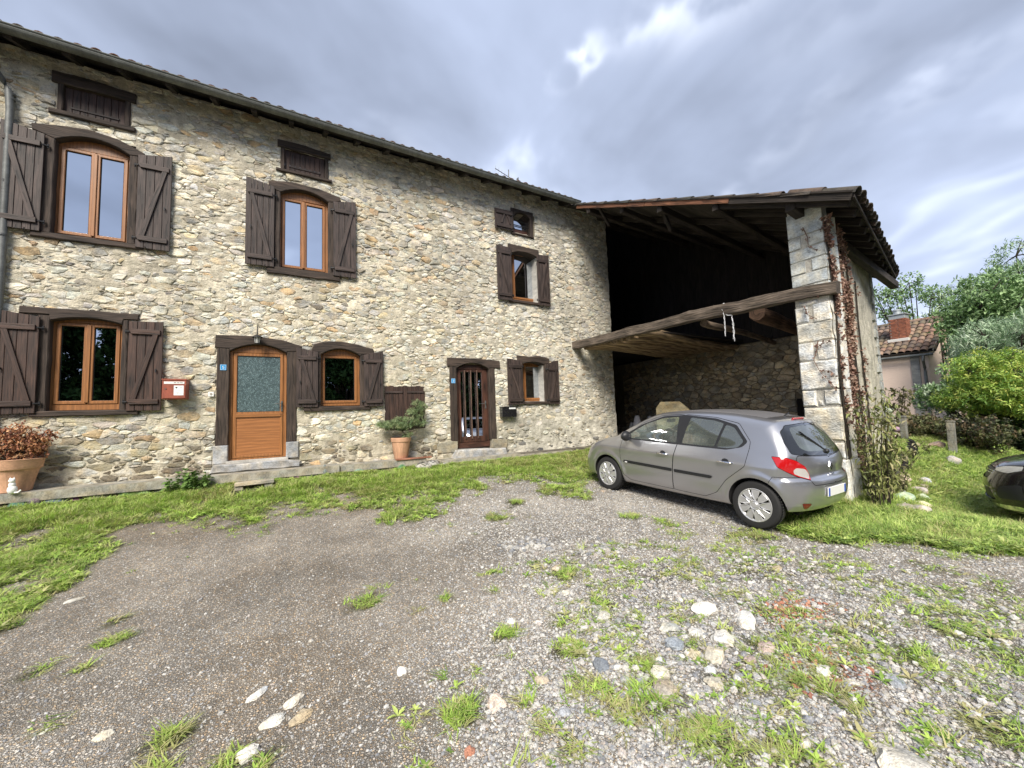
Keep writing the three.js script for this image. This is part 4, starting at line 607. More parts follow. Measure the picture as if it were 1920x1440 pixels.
// ---------------------------------------------------------------- car bodies: a smooth solid, meshed, then cut into panels along their outlines
function spline(pts, per = 6, closed = true) { const n = pts.length, out = []; for (let i = 0; i < (closed ? n : n - 1); i++) { const g = (k) => (closed ? pts[(i + k + n) % n] : pts[clamp(i + k, 0, n - 1)]), [a, b, c, d] = [g(-1), g(0), g(1), g(2)]; for (let s = 0; s < per; s++) { const t = s / per, t2 = t * t, t3 = t2 * t; out.push([0, 1].map((k) => 0.5 * (2 * b[k] + (c[k] - a[k]) * t + (2 * a[k] - 5 * b[k] + 4 * c[k] - d[k]) * t2 + (3 * b[k] - a[k] - 3 * c[k] + d[k]) * t3))); } } if (!closed) out.push(pts[n - 1]); return out; }
function sdPoly(P, x, y) { let d = 1e9, s = 1; for (let i = 0, j = P.length - 1; i < P.length; j = i++) { const ex = P[j][0] - P[i][0], ey = P[j][1] - P[i][1], wx = x - P[i][0], wy = y - P[i][1], t = clamp((wx * ex + wy * ey) / (ex * ex + ey * ey + 1e-12)), bx = wx - ex * t, by = wy - ey * t; d = Math.min(d, bx * bx + by * by); const c1 = y >= P[i][1], c2 = y < P[j][1], c3 = ex * wy > ey * wx; if ((c1 && c2 && c3) || (!c1 && !c2 && !c3)) s = -s; } return s * Math.sqrt(d); }
const curve = (pts) => (v) => { let i = 0; while (i < pts.length - 2 && pts[i + 1][0] < v) i++; const [a, b] = pts[i], [c, d] = pts[i + 1], t = clamp((v - a) / (c - a)), m = (k) => { const p = pts[Math.max(0, k - 1)], q = pts[Math.min(pts.length - 1, k + 1)]; return (q[1] - p[1]) / (q[0] - p[0]); }, h = c - a, t2 = t * t, t3 = t2 * t; return (2 * t3 - 3 * t2 + 1) * b + (t3 - 2 * t2 + t) * h * m(i) + (-2 * t3 + 3 * t2) * d + (t3 - t2) * h * m(i + 1); };
const smax = (a, b, k) => { const h = clamp(0.5 + (0.5 * (a - b)) / k); return lerp(b, a, h) + k * h * (1 - h); };
function carField(S) {
  const prof = spline(S.profile, 5), st = 0.0125, nx = Math.ceil((S.len + 0.5) / st), ny = Math.ceil(2.0 / st), A = new Float32Array(nx * ny);
  for (let j = 0; j < ny; j++) for (let i = 0; i < nx; i++) A[j * nx + i] = sdPoly(prof, -0.25 + i * st, -0.1 + j * st);
  const look = (x, y) => { const u = clamp((x + 0.25) / st, 0, nx - 1.01), v = clamp((y + 0.1) / st, 0, ny - 1.01), i = u | 0, j = v | 0, a = u - i, b = v - j; return lerp(lerp(A[j * nx + i], A[j * nx + i + 1], a), lerp(A[(j + 1) * nx + i], A[(j + 1) * nx + i + 1], a), b); };
  const w = curve(S.width);
  return (x, y, z) => {
    const az = Math.abs(z), q = az / 0.8, rear = 1 - sstep(0.2, 1.3, x), front = sstep(S.len - 1.5, S.len - 0.4, x);
    const xx = x - rear * (S.rearBow[0] * q * q + S.rearBow[1] * q ** 5) + front * (S.frontBow[0] * q * q + S.frontBow[1] * q ** 5);
    const yy = y + 0.035 * q * q * sstep(0.8, 1.2, y);
    let W = w(y); const r = Math.max(0, 0.75 - x), f = Math.max(0, x - (S.len - 0.9)); W -= S.taper[0] * r * r + S.taper[1] * f * f;
    for (const ax of S.axles) { const d = Math.hypot(x - ax, y - S.wheelY) - (S.archR + 0.035); W += 0.016 * Math.exp(-((d / 0.045) ** 2)); }
    return smax(look(xx, yy), (az - W) * 0.93, lerp(0.07, S.roofRound, sstep(0.9, 1.3, y)));
  };
}
function carMesh(S, F, h = 0.021) {
  const nx = Math.ceil((S.len + 0.16) / h), ny = Math.ceil((S.top + 0.12) / h), nz = Math.ceil(1.96 / h), O = [-0.08, 0.08, (-nz * h) / 2], V = new Float32Array((nx + 1) * (ny + 1) * (nz + 1)), id = (i, j, k) => (k * (ny + 1) + j) * (nx + 1) + i;
  for (let k = 0; k <= nz; k++) for (let j = 0; j <= ny; j++) for (let i = 0; i <= nx; i++) V[id(i, j, k)] = F(O[0] + i * h, O[1] + j * h, O[2] + k * h);
  const at = new Int32Array(V.length).fill(-1), P = [], T = [];
  for (let k = 0; k < nz; k++) for (let j = 0; j < ny; j++) for (let i = 0; i < nx; i++) {
    let n = 0, sx = 0, sy = 0, sz = 0; const c = (a) => V[id(i + (a & 1), j + ((a >> 1) & 1), k + (a >> 2))];
    let s0 = 0; for (let a = 0; a < 8; a++) if (c(a) < 0) s0++; if (s0 === 0 || s0 === 8) continue;
    for (let a = 0; a < 8; a++) for (const b of [1, 2, 4]) if (!(a & b)) { const p = c(a), q = c(a | b); if (p < 0 !== q < 0) { const t = p / (p - q); sx += (a & 1) + (b === 1 ? t : 0); sy += ((a >> 1) & 1) + (b === 2 ? t : 0); sz += (a >> 2) + (b === 4 ? t : 0); n++; } }
    let p = [O[0] + (i + sx / n) * h, O[1] + (j + sy / n) * h, O[2] + (k + sz / n) * h];
    const e = 0.004; let g; for (let it = 0; it < 2; it++) { const f = F(...p); g = [F(p[0] + e, p[1], p[2]) - F(p[0] - e, p[1], p[2]), F(p[0], p[1] + e, p[2]) - F(p[0], p[1] - e, p[2]), F(p[0], p[1], p[2] + e) - F(p[0], p[1], p[2] - e)].map((v) => v / (2 * e)); const m = g[0] ** 2 + g[1] ** 2 + g[2] ** 2; if (m > 0.05) p = p.map((v, a) => v - clamp((f * g[a]) / m, -h, h)); }
    const e2 = 0.012; g = [F(p[0] + e2, p[1], p[2]) - F(p[0] - e2, p[1], p[2]), F(p[0], p[1] + e2, p[2]) - F(p[0], p[1] - e2, p[2]), F(p[0], p[1], p[2] + e2) - F(p[0], p[1], p[2] - e2)];
    const m = Math.hypot(...g) || 1; at[id(i, j, k)] = P.length; P.push([...p, g[0] / m, g[1] / m, g[2] / m]);
  }
  for (let k = 0; k < nz; k++) for (let j = 0; j < ny; j++) for (let i = 0; i < nx; i++) {
    const a = V[id(i, j, k)] < 0, quad = (q, flip) => { if (q.some((v) => v < 0)) return; const [A, B, D, E] = q.map((v) => P[v]); flip ? T.push([A, D, B], [A, E, D]) : T.push([A, B, D], [A, D, E]); };
    if (j && k && a !== V[id(i + 1, j, k)] < 0) quad([at[id(i, j - 1, k - 1)], at[id(i, j, k - 1)], at[id(i, j, k)], at[id(i, j - 1, k)]], !a);
    if (i && k && a !== V[id(i, j + 1, k)] < 0) quad([at[id(i - 1, j, k - 1)], at[id(i - 1, j, k)], at[id(i, j, k)], at[id(i, j, k - 1)]], !a);
    if (i && j && a !== V[id(i, j, k + 1)] < 0) quad([at[id(i - 1, j - 1, k)], at[id(i, j - 1, k)], at[id(i, j, k)], at[id(i - 1, j, k)]], !a);
  }
  return T;
}
function splitTris(T, d, ok) {              // triangles cut along d = 0: [inside, outside]
  const In = [], Out = [], mix = (a, b, t) => a.map((v, i) => lerp(v, b[i], t));
  for (const t of T) {
    const c = [0, 1, 2].map((k) => (t[0][k] + t[1][k] + t[2][k]) / 3); if (ok && !ok(c)) { Out.push(t); continue; }
    const s = t.map((p) => d(p)); if (s.every((v) => v <= 0)) { In.push(t); continue; } if (s.every((v) => v > 0)) { Out.push(t); continue; }
    const ins = [], outs = [];
    for (let i = 0; i < 3; i++) { const j = (i + 1) % 3; (s[i] <= 0 ? ins : outs).push(t[i]); if (s[i] <= 0 !== s[j] <= 0) { const m = mix(t[i], t[j], s[i] / (s[i] - s[j])); ins.push(m); outs.push(m); } }
    for (const [L, Q] of [[In, ins], [Out, outs]]) for (let k = 1; k < Q.length - 1; k++) L.push([Q[0], Q[k], Q[k + 1]]);
  }
  return [In, Out];
}
function trisGeo(T, off = 0) { const p = [], n = []; for (const t of T) for (const v of t) { const m = Math.hypot(v[3], v[4], v[5]) || 1; for (let k = 0; k < 3; k++) { p.push(v[k] + (off * v[3 + k]) / m); n.push(v[3 + k] / m); } } const g = new THREE.BufferGeometry(); g.setAttribute('position', new THREE.Float32BufferAttribute(p, 3)); g.setAttribute('normal', new THREE.Float32BufferAttribute(n, 3)); g.setAttribute('uv', new THREE.Float32BufferAttribute(new Float32Array((p.length / 3) * 2), 2)); return g; }
const CM = {
  rubber: std({ color: C(0.018, 0.018, 0.019), roughness: 0.85 }), trim: std({ color: C(0.016, 0.017, 0.02), roughness: 0.45 }), gap: std({ color: C(0.006, 0.006, 0.007), roughness: 0.9 }),
  glass: phy({ color: C(0.72, 0.82, 0.77), transmission: 1, thickness: 0, roughness: 0.0, ior: 2.33, metalness: 0.1 }), smoke: phy({ color: C(0.012, 0.013, 0.015), roughness: 0.05, clearcoat: 1 }),
  cap: phy({ color: C(0.55, 0.55, 0.56), metalness: 0.55, roughness: 0.35, clearcoat: 0.5 }), chrome: std({ color: C(0.75, 0.75, 0.77), metalness: 1, roughness: 0.12 }),
  red: phy({ color: C(0.42, 0.008, 0.010), roughness: 0.12, clearcoat: 1, clearcoatRoughness: 0.03 }), clear: phy({ color: C(0.62, 0.60, 0.58), roughness: 0.12, metalness: 0.3, clearcoat: 1 }), darkred: phy({ color: C(0.14, 0.006, 0.012), roughness: 0.2, clearcoat: 1 }),
  seat: std({ color: C(0.035, 0.037, 0.042), roughness: 0.9 }), inside: std({ color: C(0.06, 0.062, 0.065), roughness: 0.9, side: THREE.DoubleSide }), plate: std({ color: C(0.75, 0.75, 0.74), roughness: 0.5 }), blue: std({ color: C(0.03, 0.09, 0.45), roughness: 0.5 }),
};
function makeWheel(parent, name, x, y, z, side, R, mats, style) {   // side -1: its face looks towards -z
  const w = part(name, parent, [x, y, z]); w.rotation.y = side < 0 ? Math.PI : 0;
  const hw = 0.09, ri = R * 0.70;
  const tread = lathe([[ri, -hw], [R * 0.8, -hw - 0.004], [R * 0.93, -hw + 0.004], [R * 0.985, -hw + 0.022], [R, -0.05], [R, 0.05], [R * 0.985, hw - 0.022], [R * 0.93, hw - 0.004], [R * 0.8, hw + 0.004], [ri, hw]], 48).rotateX(Math.PI / 2);
  const ribs = []; for (let i = 0; i < 56; i++) { const a = (i / 56) * 2 * Math.PI; ribs.push(box(0.012, 0.008, 0.15, Math.cos(a) * R, Math.sin(a) * R, 0, { rz: a + Math.PI / 2, ry: 0.3, ch: 0.002 })); }
  mk('tyre', [tread, ...ribs], CM.rubber, w);
  mk('rim', lathe([[0.02, 0.0], [ri * 0.9, 0.02], [ri, hw - 0.01], [ri + 0.012, hw]], 40).rotateX(Math.PI / 2), CM.gap, w);
  const cap = [lathe([[ri * 0.86, hw - 0.012], [ri * 0.9, hw - 0.001], [ri * 0.97, hw + 0.004], [ri + 0.006, hw - 0.004]], 48).rotateX(Math.PI / 2), lathe([[0, hw + 0.014], [0.034, hw + 0.013], [0.042, hw + 0.006], [0.052, hw + 0.012], [0.06, hw + 0.008], [0.064, hw - 0.012]], 28).rotateX(Math.PI / 2)];
  const n = style === 'spoke' ? 5 : 9;
  for (let i = 0; i < n; i++) { const a = (i / n) * 2 * Math.PI + 0.1, wi = style === 'spoke' ? 0.02 : 0.012, wo = ri * (style === 'spoke' ? 0.16 : 0.245), r0 = 0.055, r1 = ri * 0.9; const s = poly([[r0, -wi], [r1 * 0.55, -wo * 0.72], [r1, -wo], [r1 + 0.004, 0], [r1, wo], [r1 * 0.55, wo * 0.72], [r0, wi]], 0.014, 0, { bevel: 0.005 }); const P = s.attributes.position; for (let k = 0; k < P.count; k++) { const t = (P.getX(k) - r0) / (r1 - r0); P.setZ(k, P.getZ(k) + hw + 0.004 + 0.012 * Math.sin(clamp(t) * Math.PI) - 0.004 * t); } s.computeVertexNormals(); s.rotateZ(a); cap.push(s); if (style !== 'spoke') { const v = box(r1 * 0.5, 0.007, 0.004, 0, 0, 0); v.translate(r1 * 0.68, 0, hw + 0.015); v.rotateZ(a); } }
  mk('hubcap', cap, mats.cap ?? CM.cap, w);
  return w;
}
function archLiner(S, F, ax, side) {
  const pos = [], n = 30, ring = (t, z) => [ax + Math.cos(t) * S.archR, S.wheelY + Math.sin(t) * S.archR, z];
  const zAt = (t) => { let a = 0.3, b = 1.05; const p = ring(t, 0); for (let i = 0; i < 24; i++) { const m = (a + b) / 2; F(p[0], p[1], m) < 0 ? (a = m) : (b = m); } return a; };
  for (let i = 0; i < n; i++) { const t0 = -0.35 + (i / n) * (Math.PI + 0.7), t1 = -0.35 + ((i + 1) / n) * (Math.PI + 0.7), A = ring(t0, side * zAt(t0)), B = ring(t1, side * zAt(t1)), D = ring(t0, side * 0.45), E = ring(t1, side * 0.45), c = [ax, S.wheelY, side * 0.45]; for (const q of [[A, B, D], [B, E, D], [D, E, c]]) for (const v of q) pos.push(...v); }
  return soup(pos, new Float32Array((pos.length / 3) * 2));
}
// outline helpers for cutting: side view (x, y), rear wrap (x + |z|, y), rear view (z, y)
const sideD = (P) => (v) => sdPoly(P, v[0], v[1]), wrapD = (P) => (v) => sdPoly(P, v[0] + Math.abs(v[2]) - 0.85, v[1]), faceD = (P) => (v) => sdPoly(P, Math.abs(v[2]), v[1]);
const rnded = (P, r) => { const out = []; const n = P.length; for (let i = 0; i < n; i++) { const a = P[(i + n - 1) % n], b = P[i], c = P[(i + 1) % n], la = Math.hypot(a[0] - b[0], a[1] - b[1]), lc = Math.hypot(c[0] - b[0], c[1] - b[1]), q = Math.min(r, la * 0.45, lc * 0.45), p0 = [lerp(b[0], a[0], q / la), lerp(b[1], a[1], q / la)], p1 = [lerp(b[0], c[0], q / lc), lerp(b[1], c[1], q / lc)]; for (let k = 0; k <= 4; k++) { const t = k / 4; out.push([0, 1].map((m) => (1 - t) * (1 - t) * p0[m] + 2 * t * (1 - t) * b[m] + t * t * p1[m])); } } return out; };

// ---- the grey hatchback. x runs from its rear bumper forward, y up, -z is its left side
{
  const S = { len: 4.07, top: 1.48, axles: [0.62, 3.195], wheelY: 0.302, archR: 0.345, roofRound: 0.13, rearBow: [0.09, 0.11], frontBow: [0.14, 0.16], taper: [0.10, 0.11],
    profile: [[0.18, 0.26], [0.09, 0.31], [0.05, 0.44], [0.045, 0.56], [0.06, 0.65], [0.10, 0.70], [0.10, 0.82], [0.12, 0.93], [0.17, 1.03], [0.28, 1.20], [0.40, 1.335], [0.47, 1.385], [0.62, 1.415], [1.05, 1.47], [1.55, 1.487], [2.02, 1.465], [2.38, 1.40], [2.75, 1.22], [3.08, 1.035], [3.2, 0.995], [3.5, 0.93], [3.80, 0.835], [3.96, 0.73], [4.03, 0.60], [4.07, 0.48], [4.05, 0.34], [3.97, 0.23], [3.6, 0.2], [2, 0.19], [0.6, 0.22]],
    width: [[0.1, 0.70], [0.22, 0.77], [0.32, 0.815], [0.45, 0.84], [0.6, 0.852], [0.72, 0.862], [0.79, 0.863], [0.815, 0.858], [0.94, 0.808], [1.0, 0.778], [1.15, 0.715], [1.3, 0.638], [1.42, 0.565], [1.6, 0.44]] };
  const car = thing('parked_hatchback', 'silver grey five door hatchback parked nose first towards the stone house', 'car', [6.07, 0.035, 5.83]);
  car.rotation.order = 'YXZ'; car.rotation.set(0, (92.3 * Math.PI) / 180, (3.0 * Math.PI) / 180);
  const body = part('car_body', car); const OX = -0.62; body.position.x = OX;
  const paintM = phy({ color: C(0.44, 0.445, 0.475), metalness: 0.8, roughness: 0.28, clearcoat: 1, clearcoatRoughness: 0.03 });
  const F = carField(S); let T = carMesh(S, F);
  const put = (name, tris, mat, off = 0, par = car) => { if (!tris.length) return null; const m = mk(name, trisGeo(tris, off), mat, par); m.position.x = par === car ? OX : 0; return m; };
  const gaps = [];
  const take = (d, ok, g = 0) => { const [a, b] = splitTris(T, d, ok); T = b; if (!g) return a; const [c, e] = splitTris(a, (v) => d(v) + g); gaps.push(...e); return c; };
  // wheel arches are open
  for (const ax of S.axles) take((v) => Math.hypot(v[0] - ax, v[1] - S.wheelY) - S.archR, (c) => Math.abs(c[2]) > 0.5);
  const dlo = rnded([[0.80, 1.015], [0.735, 1.09], [0.93, 1.30], [1.25, 1.375], [1.75, 1.408], [2.15, 1.375], [2.5, 1.235], [2.86, 1.02], [2.86, 0.965], [1.9, 0.962], [1.0, 0.962]], 0.03);
  const gFront = rnded([[2.745, 0.985], [2.70, 1.075], [2.44, 1.24], [2.14, 1.345], [1.86, 1.375], [1.79, 0.985]], 0.025), gRear = rnded([[1.70, 0.985], [1.655, 1.375], [1.28, 1.348], [1.115, 1.315], [1.185, 0.985]], 0.025), gQuart = rnded([[1.15, 0.985], [1.08, 1.30], [0.955, 1.265], [0.79, 1.09], [0.86, 1.005], [0.98, 0.985]], 0.03);
  const dFront = rnded([[2.86, 0.98], [2.88, 0.70], [2.84, 0.36], [2.70, 0.265], [1.84, 0.265], [1.82, 0.60], [1.765, 0.98], [1.77, 1.41], [1.9, 1.415], [2.2, 1.385], [2.5, 1.26]], 0.02), dRear = rnded([[1.765, 0.98], [1.82, 0.60], [1.835, 0.265], [1.32, 0.265], [1.13, 0.36], [0.98, 0.56], [0.72, 0.78], [0.70, 0.98], [0.70, 1.1], [0.9, 1.325], [1.25, 1.392], [1.765, 1.42]], 0.03);
  for (const s of [-1, 1]) {
    const ok = (c) => c[2] * s > 0.42, side = s < 0 ? 'left' : 'right';
    const inDlo = take(sideD(dlo), ok); let rest = inDlo;
    const panes = [];
    for (const P of [gFront, gRear, gQuart]) { const [a, b] = splitTris(rest, sideD(P)); panes.push(a); rest = b; }
    const fd = take(sideD(dFront), ok, 0.007), rd = take(sideD(dRear), ok, 0.007);
    const strip = (P) => rnded(P, 0.02), cut = (tris, P) => splitTris(tris, sideD(strip(P)));
    const [m1, fd2] = cut(fd, [[2.80, 0.605], [2.80, 0.56], [1.83, 0.548], [1.83, 0.595]]), [m2, rd2] = cut(rd, [[1.795, 0.592], [1.795, 0.545], [1.20, 0.545], [1.17, 0.575], [1.20, 0.588]]);
    const A = put('door', fd2, paintM), B = put('door', rd2, paintM);
    put('protective_strip', m1, CM.trim, 0.009, A); put('protective_strip', m2, CM.trim, 0.009, B);
    mk('strip_backing', [trisGeo(m1), trisGeo(m2)], paintM, A);
    put('side_window', panes[0], CM.glass, -0.003, A); put('side_window', panes[1], CM.glass, -0.003, B); put('quarter_window', panes[2], CM.glass, -0.003, B);
    put('window_surround', rest, CM.trim, -0.001);
    for (const [x, D] of [[1.985, A], [0.985, B]]) { const z = s * 0.862; mk('door_handle', tube([[x - 0.10, 0.80, z + s * 0.006], [x - 0.085, 0.803, z + s * 0.03], [x, 0.806, z + s * 0.034], [x + 0.085, 0.803, z + s * 0.03], [x + 0.10, 0.80, z + s * 0.006]], 0.0145, 8), CM.chrome, D); mk('handle_cup', new THREE.SphereGeometry(0.05, 14, 8, 0, Math.PI * 2, 0, Math.PI / 2).rotateX(s * Math.PI / 2).scale(1, 0.75, 0.12).translate(x, 0.815, z - s * 0.003), CM.trim, D); }
    // door mirror on its black foot
    const mz = s * 0.90, mirror = mk('door_mirror', [new THREE.SphereGeometry(1, 20, 14).scale(0.075, 0.085, 0.105).translate(2.66, 1.03, mz + s * 0.035), bar([2.74, 0.985, s * 0.80], [2.68, 1.0, mz], 0.05, 0.06)], CM.trim, car); mirror.position.x = OX;
    mk('mirror_cap', new THREE.SphereGeometry(1, 20, 10, 0, Math.PI * 2, 0, Math.PI / 2).rotateZ(-Math.PI / 2).scale(0.05, 0.083, 0.103).translate(2.672, 1.032, mz + s * 0.035), paintM, mirror);
    mk('indicator_mark', box(0.05, 0.02, 0.004, 2.73, 0.575, s * 0.872), CM.plate, A);
    // tail lamp, wrapping the corner from the flank to the hatch
    const lampP = rnded([[0.38, 0.945], [0.335, 0.82], [0.20, 0.765], [0.02, 0.705], [-0.235, 0.655], [-0.215, 0.73], [-0.14, 0.83], [0.02, 0.905], [0.18, 0.94]], 0.02), rearOk = (c) => c[0] < 0.62 && c[2] * s > 0.2;
    const lamp = take(wrapD(lampP), rearOk, 0.006), clearP = rnded([[-0.21, 0.672], [-0.04, 0.71], [0.075, 0.745], [0.085, 0.79], [0.03, 0.815], [-0.13, 0.80], [-0.20, 0.735]], 0.03);
    const [cl, rd3] = splitTris(lamp, wrapD(clearP)); const L = put('tail_lamp', rd3, CM.red, 0.006); put('reversing_lens', cl, CM.clear, 0.006, L);
    const rf = take(wrapD(rnded([[-0.02, 0.395], [-0.23, 0.385], [-0.14, 0.315], [-0.09, 0.31]], 0.02)), rearOk, 0.004); put('rear_reflector', rf, CM.darkred, 0.002);
    // head lamp
    const hl = take((v) => sdPoly(rnded([[0.55, 0.93], [0.40, 0.80], [0.05, 0.70], [-0.12, 0.69], [0.0, 0.78], [0.22, 0.88]], 0.03), S.len - v[0] - 0.05 + Math.abs(v[2]) * 0.9 - 0.62, v[1]), (c) => c[0] > 3.0 && c[2] * s > 0.2, 0.005); put('head_lamp', hl, CM.clear, 0.002);
    mk('wheel_arch', [archLiner(S, F, S.axles[0], s), archLiner(S, F, S.axles[1], s)], CM.gap, car).position.x = OX;
    makeWheel(car, 'wheel', 0, S.wheelY, s * 0.755, s, 0.302, {}); makeWheel(car, 'wheel', 2.575, S.wheelY, s * 0.755, s, 0.302, {});
    const filler = take((v) => sdPoly(rnded([[0.74, 0.76], [0.74, 0.93], [0.60, 0.93], [0.60, 0.76]], 0.05), v[0], v[1]), (c) => s > 0 && c[2] * s > 0.42, 0.004); put('fuel_flap', filler, paintM);
  }
  // rear glass with its dark border, hatch, bumper
  const rw = rnded([[0, 1.335], [0.46, 1.315], [0.60, 1.24], [0.665, 1.10], [0.68, 0.975], [0.55, 0.955], [0, 0.93]], 0.03), rwIn = rnded([[0, 1.31], [0.42, 1.285], [0.49, 1.18], [0.51, 1.04], [0.42, 1.0], [0, 0.985]], 0.05), back = (c) => c[0] < 0.62;
  const rg = take(faceD(rw), (c) => c[0] < 0.72 && c[1] > 0.88, 0.006), [rgi, rgo] = splitTris(rg, faceD(rwIn));
  const H0 = rnded([[0, 0.925], [0.62, 0.96], [0.66, 0.90], [0.55, 0.72], [0.49, 0.60], [0, 0.585]], 0.03);
  const hatch = put('tailgate', take(faceD(H0), (c) => c[0] < 0.5, 0.007), paintM); put('rear_window', rgi, CM.glass, -0.002, hatch); put('window_border', rgo, CM.smoke, 0, hatch);
  const bumper = take((v) => Math.max(v[0] - 0.62 + (v[1] - 0.3) * 0.55, v[1] - 0.70), (c) => c[0] < 0.8, 0.006), [lowB, upB] = splitTris(bumper, (v) => v[1] - 0.33 - 0.02 * Math.abs(v[2])); const bp = put('rear_bumper', upB, paintM); put('bumper_skirt', lowB, paintM, -0.006, bp);
  const ws = take((v) => sdPoly(rnded([[0, 1.385], [0.50, 1.36], [0.62, 1.22], [0.70, 1.03], [0, 1.02]], 0.03), Math.abs(v[2]), v[1]), (c) => c[0] > 2.2, 0.005); put('windscreen', ws, phy({ color: C(0.7, 0.8, 0.76), transmission: 1, thickness: 0, roughness: 0, ior: 1.5, specularIntensity: 0.03 }), -0.002);
  const bonnet = take((v) => Math.max(Math.abs(v[2]) - 0.66, 3.0 - v[0], v[0] - 3.84), (c) => c[1] > 0.72, 0.006); put('bonnet', bonnet, paintM);
  const roofTop = take((v) => Math.max(Math.abs(v[2]) - 0.47, 0.62 - v[0], v[0] - 2.33), (c) => c[1] > 1.33, 0.004); put('roof_panel', roofTop, phy({ color: C(0.235, 0.23, 0.24), metalness: 0.3, roughness: 0.5, clearcoat: 0.6, clearcoatRoughness: 0.2 }));
  mk('body_shell', trisGeo(T), paintM, body);
  mk('panel_gap', trisGeo(gaps, -0.007), CM.gap, body);
  mk('inner_lining', trisGeo(T, -0.035), CM.inside, body);
  const X = (g) => (Array.isArray(g) ? merge(g) : g).translate(OX, 0, 0);
  // third brake lamp, wiper, badge, lettering, plate, aerial
  mk('brake_lamp', X(box(0.03, 0.03, 0.3, 0.452, 1.385, 0, { rz: 0.5, ch: 0.01 })), CM.red, car);
  mk('wiper', X([bar([0.148, 0.985, 0.0], [0.255, 1.17, -0.26], 0.022, 0.02), bar([0.185, 1.02, -0.03], [0.30, 1.235, -0.34], 0.014, 0.03), new THREE.SphereGeometry(0.032, 12, 8).translate(0.135, 0.98, 0.0)]), CM.trim, car);
  const dia = (s) => [[0, 0.062 * s], [0.042 * s, 0], [0, -0.062 * s], [-0.042 * s, 0]]; const badge = poly(dia(1), 0.012, 0, { bevel: 0.003, holes: [[[0, 0.03], [0.013, 0], [0, -0.03], [-0.013, 0]]] }); badge.applyMatrix4(new THREE.Matrix4().makeBasis(V3(0, 0, 1), V3(0, 1, 0), V3(-1, 0, 0)).setPosition(0.088, 0.79, 0));
  mk('badge', X(badge), CM.chrome, car);
  const font = await new FontLoader().loadAsync('fonts/droid/droid_sans_regular.typeface.json'), letters = (s, size, depth = 0.006) => { const g = new TextGeometry(s, { font, size, depth, curveSegments: 3 }); g.computeBoundingBox(); g.translate(-(g.boundingBox.max.x + g.boundingBox.min.x) / 2, 0, 0); return flatten(g); };
  globalThis.__letters = letters;
  mk('lettering', X(letters('CLIO', 0.042).applyMatrix4(new THREE.Matrix4().makeBasis(V3(0, 0, 1), V3(0, 1, 0), V3(-1, 0, 0)).setPosition(0.088, 0.665, 0.0))), CM.chrome, car);
  const pl = mk('number_plate', X(box(0.012, 0.11, 0.52, 0.040, 0.50, 0, { ch: 0.003 })), CM.plate, car); mk('plate_band', X([box(0.003, 0.1, 0.042, 0.033, 0.50, -0.233), box(0.003, 0.1, 0.042, 0.033, 0.50, 0.233)]), CM.blue, pl);
  mk('roof_aerial', X(tube([[0.62, 1.41, 0], [0.6, 1.43, 0], [0.56, 1.46, 0]], 0.012, 6)), CM.trim, car);
  // inside: floor, dashboard, wheel, seats, mirror
  mk('floor', X([box(3.1, 0.05, 1.4, 1.9, 0.3, 0), box(0.05, 0.7, 1.3, 3.0, 0.6, 0)]), CM.seat, car);
  mk('dashboard', X([box(0.45, 0.22, 1.36, 2.62, 0.87, 0, { ch: 0.08 }), box(0.5, 0.05, 1.3, 2.85, 0.97, 0, { ch: 0.02, rz: 0.1 }), box(0.16, 0.1, 0.34, 2.47, 0.99, -0.36, { ch: 0.04 })]), CM.inside, car);
  const swh = new THREE.TorusGeometry(0.185, 0.016, 10, 36); swh.rotateY(Math.PI / 2); swh.rotateZ(0.42); swh.translate(2.3, 0.98, -0.36); mk('steering_wheel', X([flatten(swh), tube([[2.3, 0.98, -0.36], [2.55, 0.88, -0.36]], 0.03, 8), box(0.04, 0.12, 0.16, 2.3, 0.98, -0.36, { rz: 0.42, ch: 0.02 }), bar([2.3, 0.98, -0.54], [2.3, 0.98, -0.18], 0.03, 0.02)]), CM.seat, car);
  for (const z of [-0.36, 0.36]) mk('seat', X([box(0.5, 0.16, 0.5, 1.98, 0.52, z, { ch: 0.06 }), box(0.15, 0.62, 0.48, 1.66, 0.83, z, { rz: 0.24, ch: 0.06 }), box(0.09, 0.18, 0.26, 1.535, 1.25, z, { rz: 0.2, ch: 0.04 }), tube([[1.57, 1.1, z - 0.07], [1.55, 1.2, z - 0.07]], 0.008, 6), tube([[1.57, 1.1, z + 0.07], [1.55, 1.2, z + 0.07]], 0.008, 6)]), CM.seat, car);
  mk('rear_bench', X([box(0.5, 0.16, 1.25, 1.1, 0.55, 0, { ch: 0.06 }), box(0.16, 0.55, 1.25, 0.82, 0.80, 0, { rz: 0.3, ch: 0.06 }), box(0.08, 0.13, 0.24, 0.71, 1.1, -0.36, { ch: 0.04 }), box(0.08, 0.13, 0.24, 0.71, 1.1, 0.36, { ch: 0.04 })]), CM.seat, car);
  mk('parcel_shelf', X(box(0.5, 0.02, 1.15, 0.5, 0.965, 0)), CM.inside, car);
  mk('rear_view_mirror', X([box(0.03, 0.06, 0.22, 2.45, 1.27, 0, { ch: 0.015 }), tube([[2.47, 1.28, 0], [2.52, 1.34, 0]], 0.01, 6)]), CM.trim, car);
}
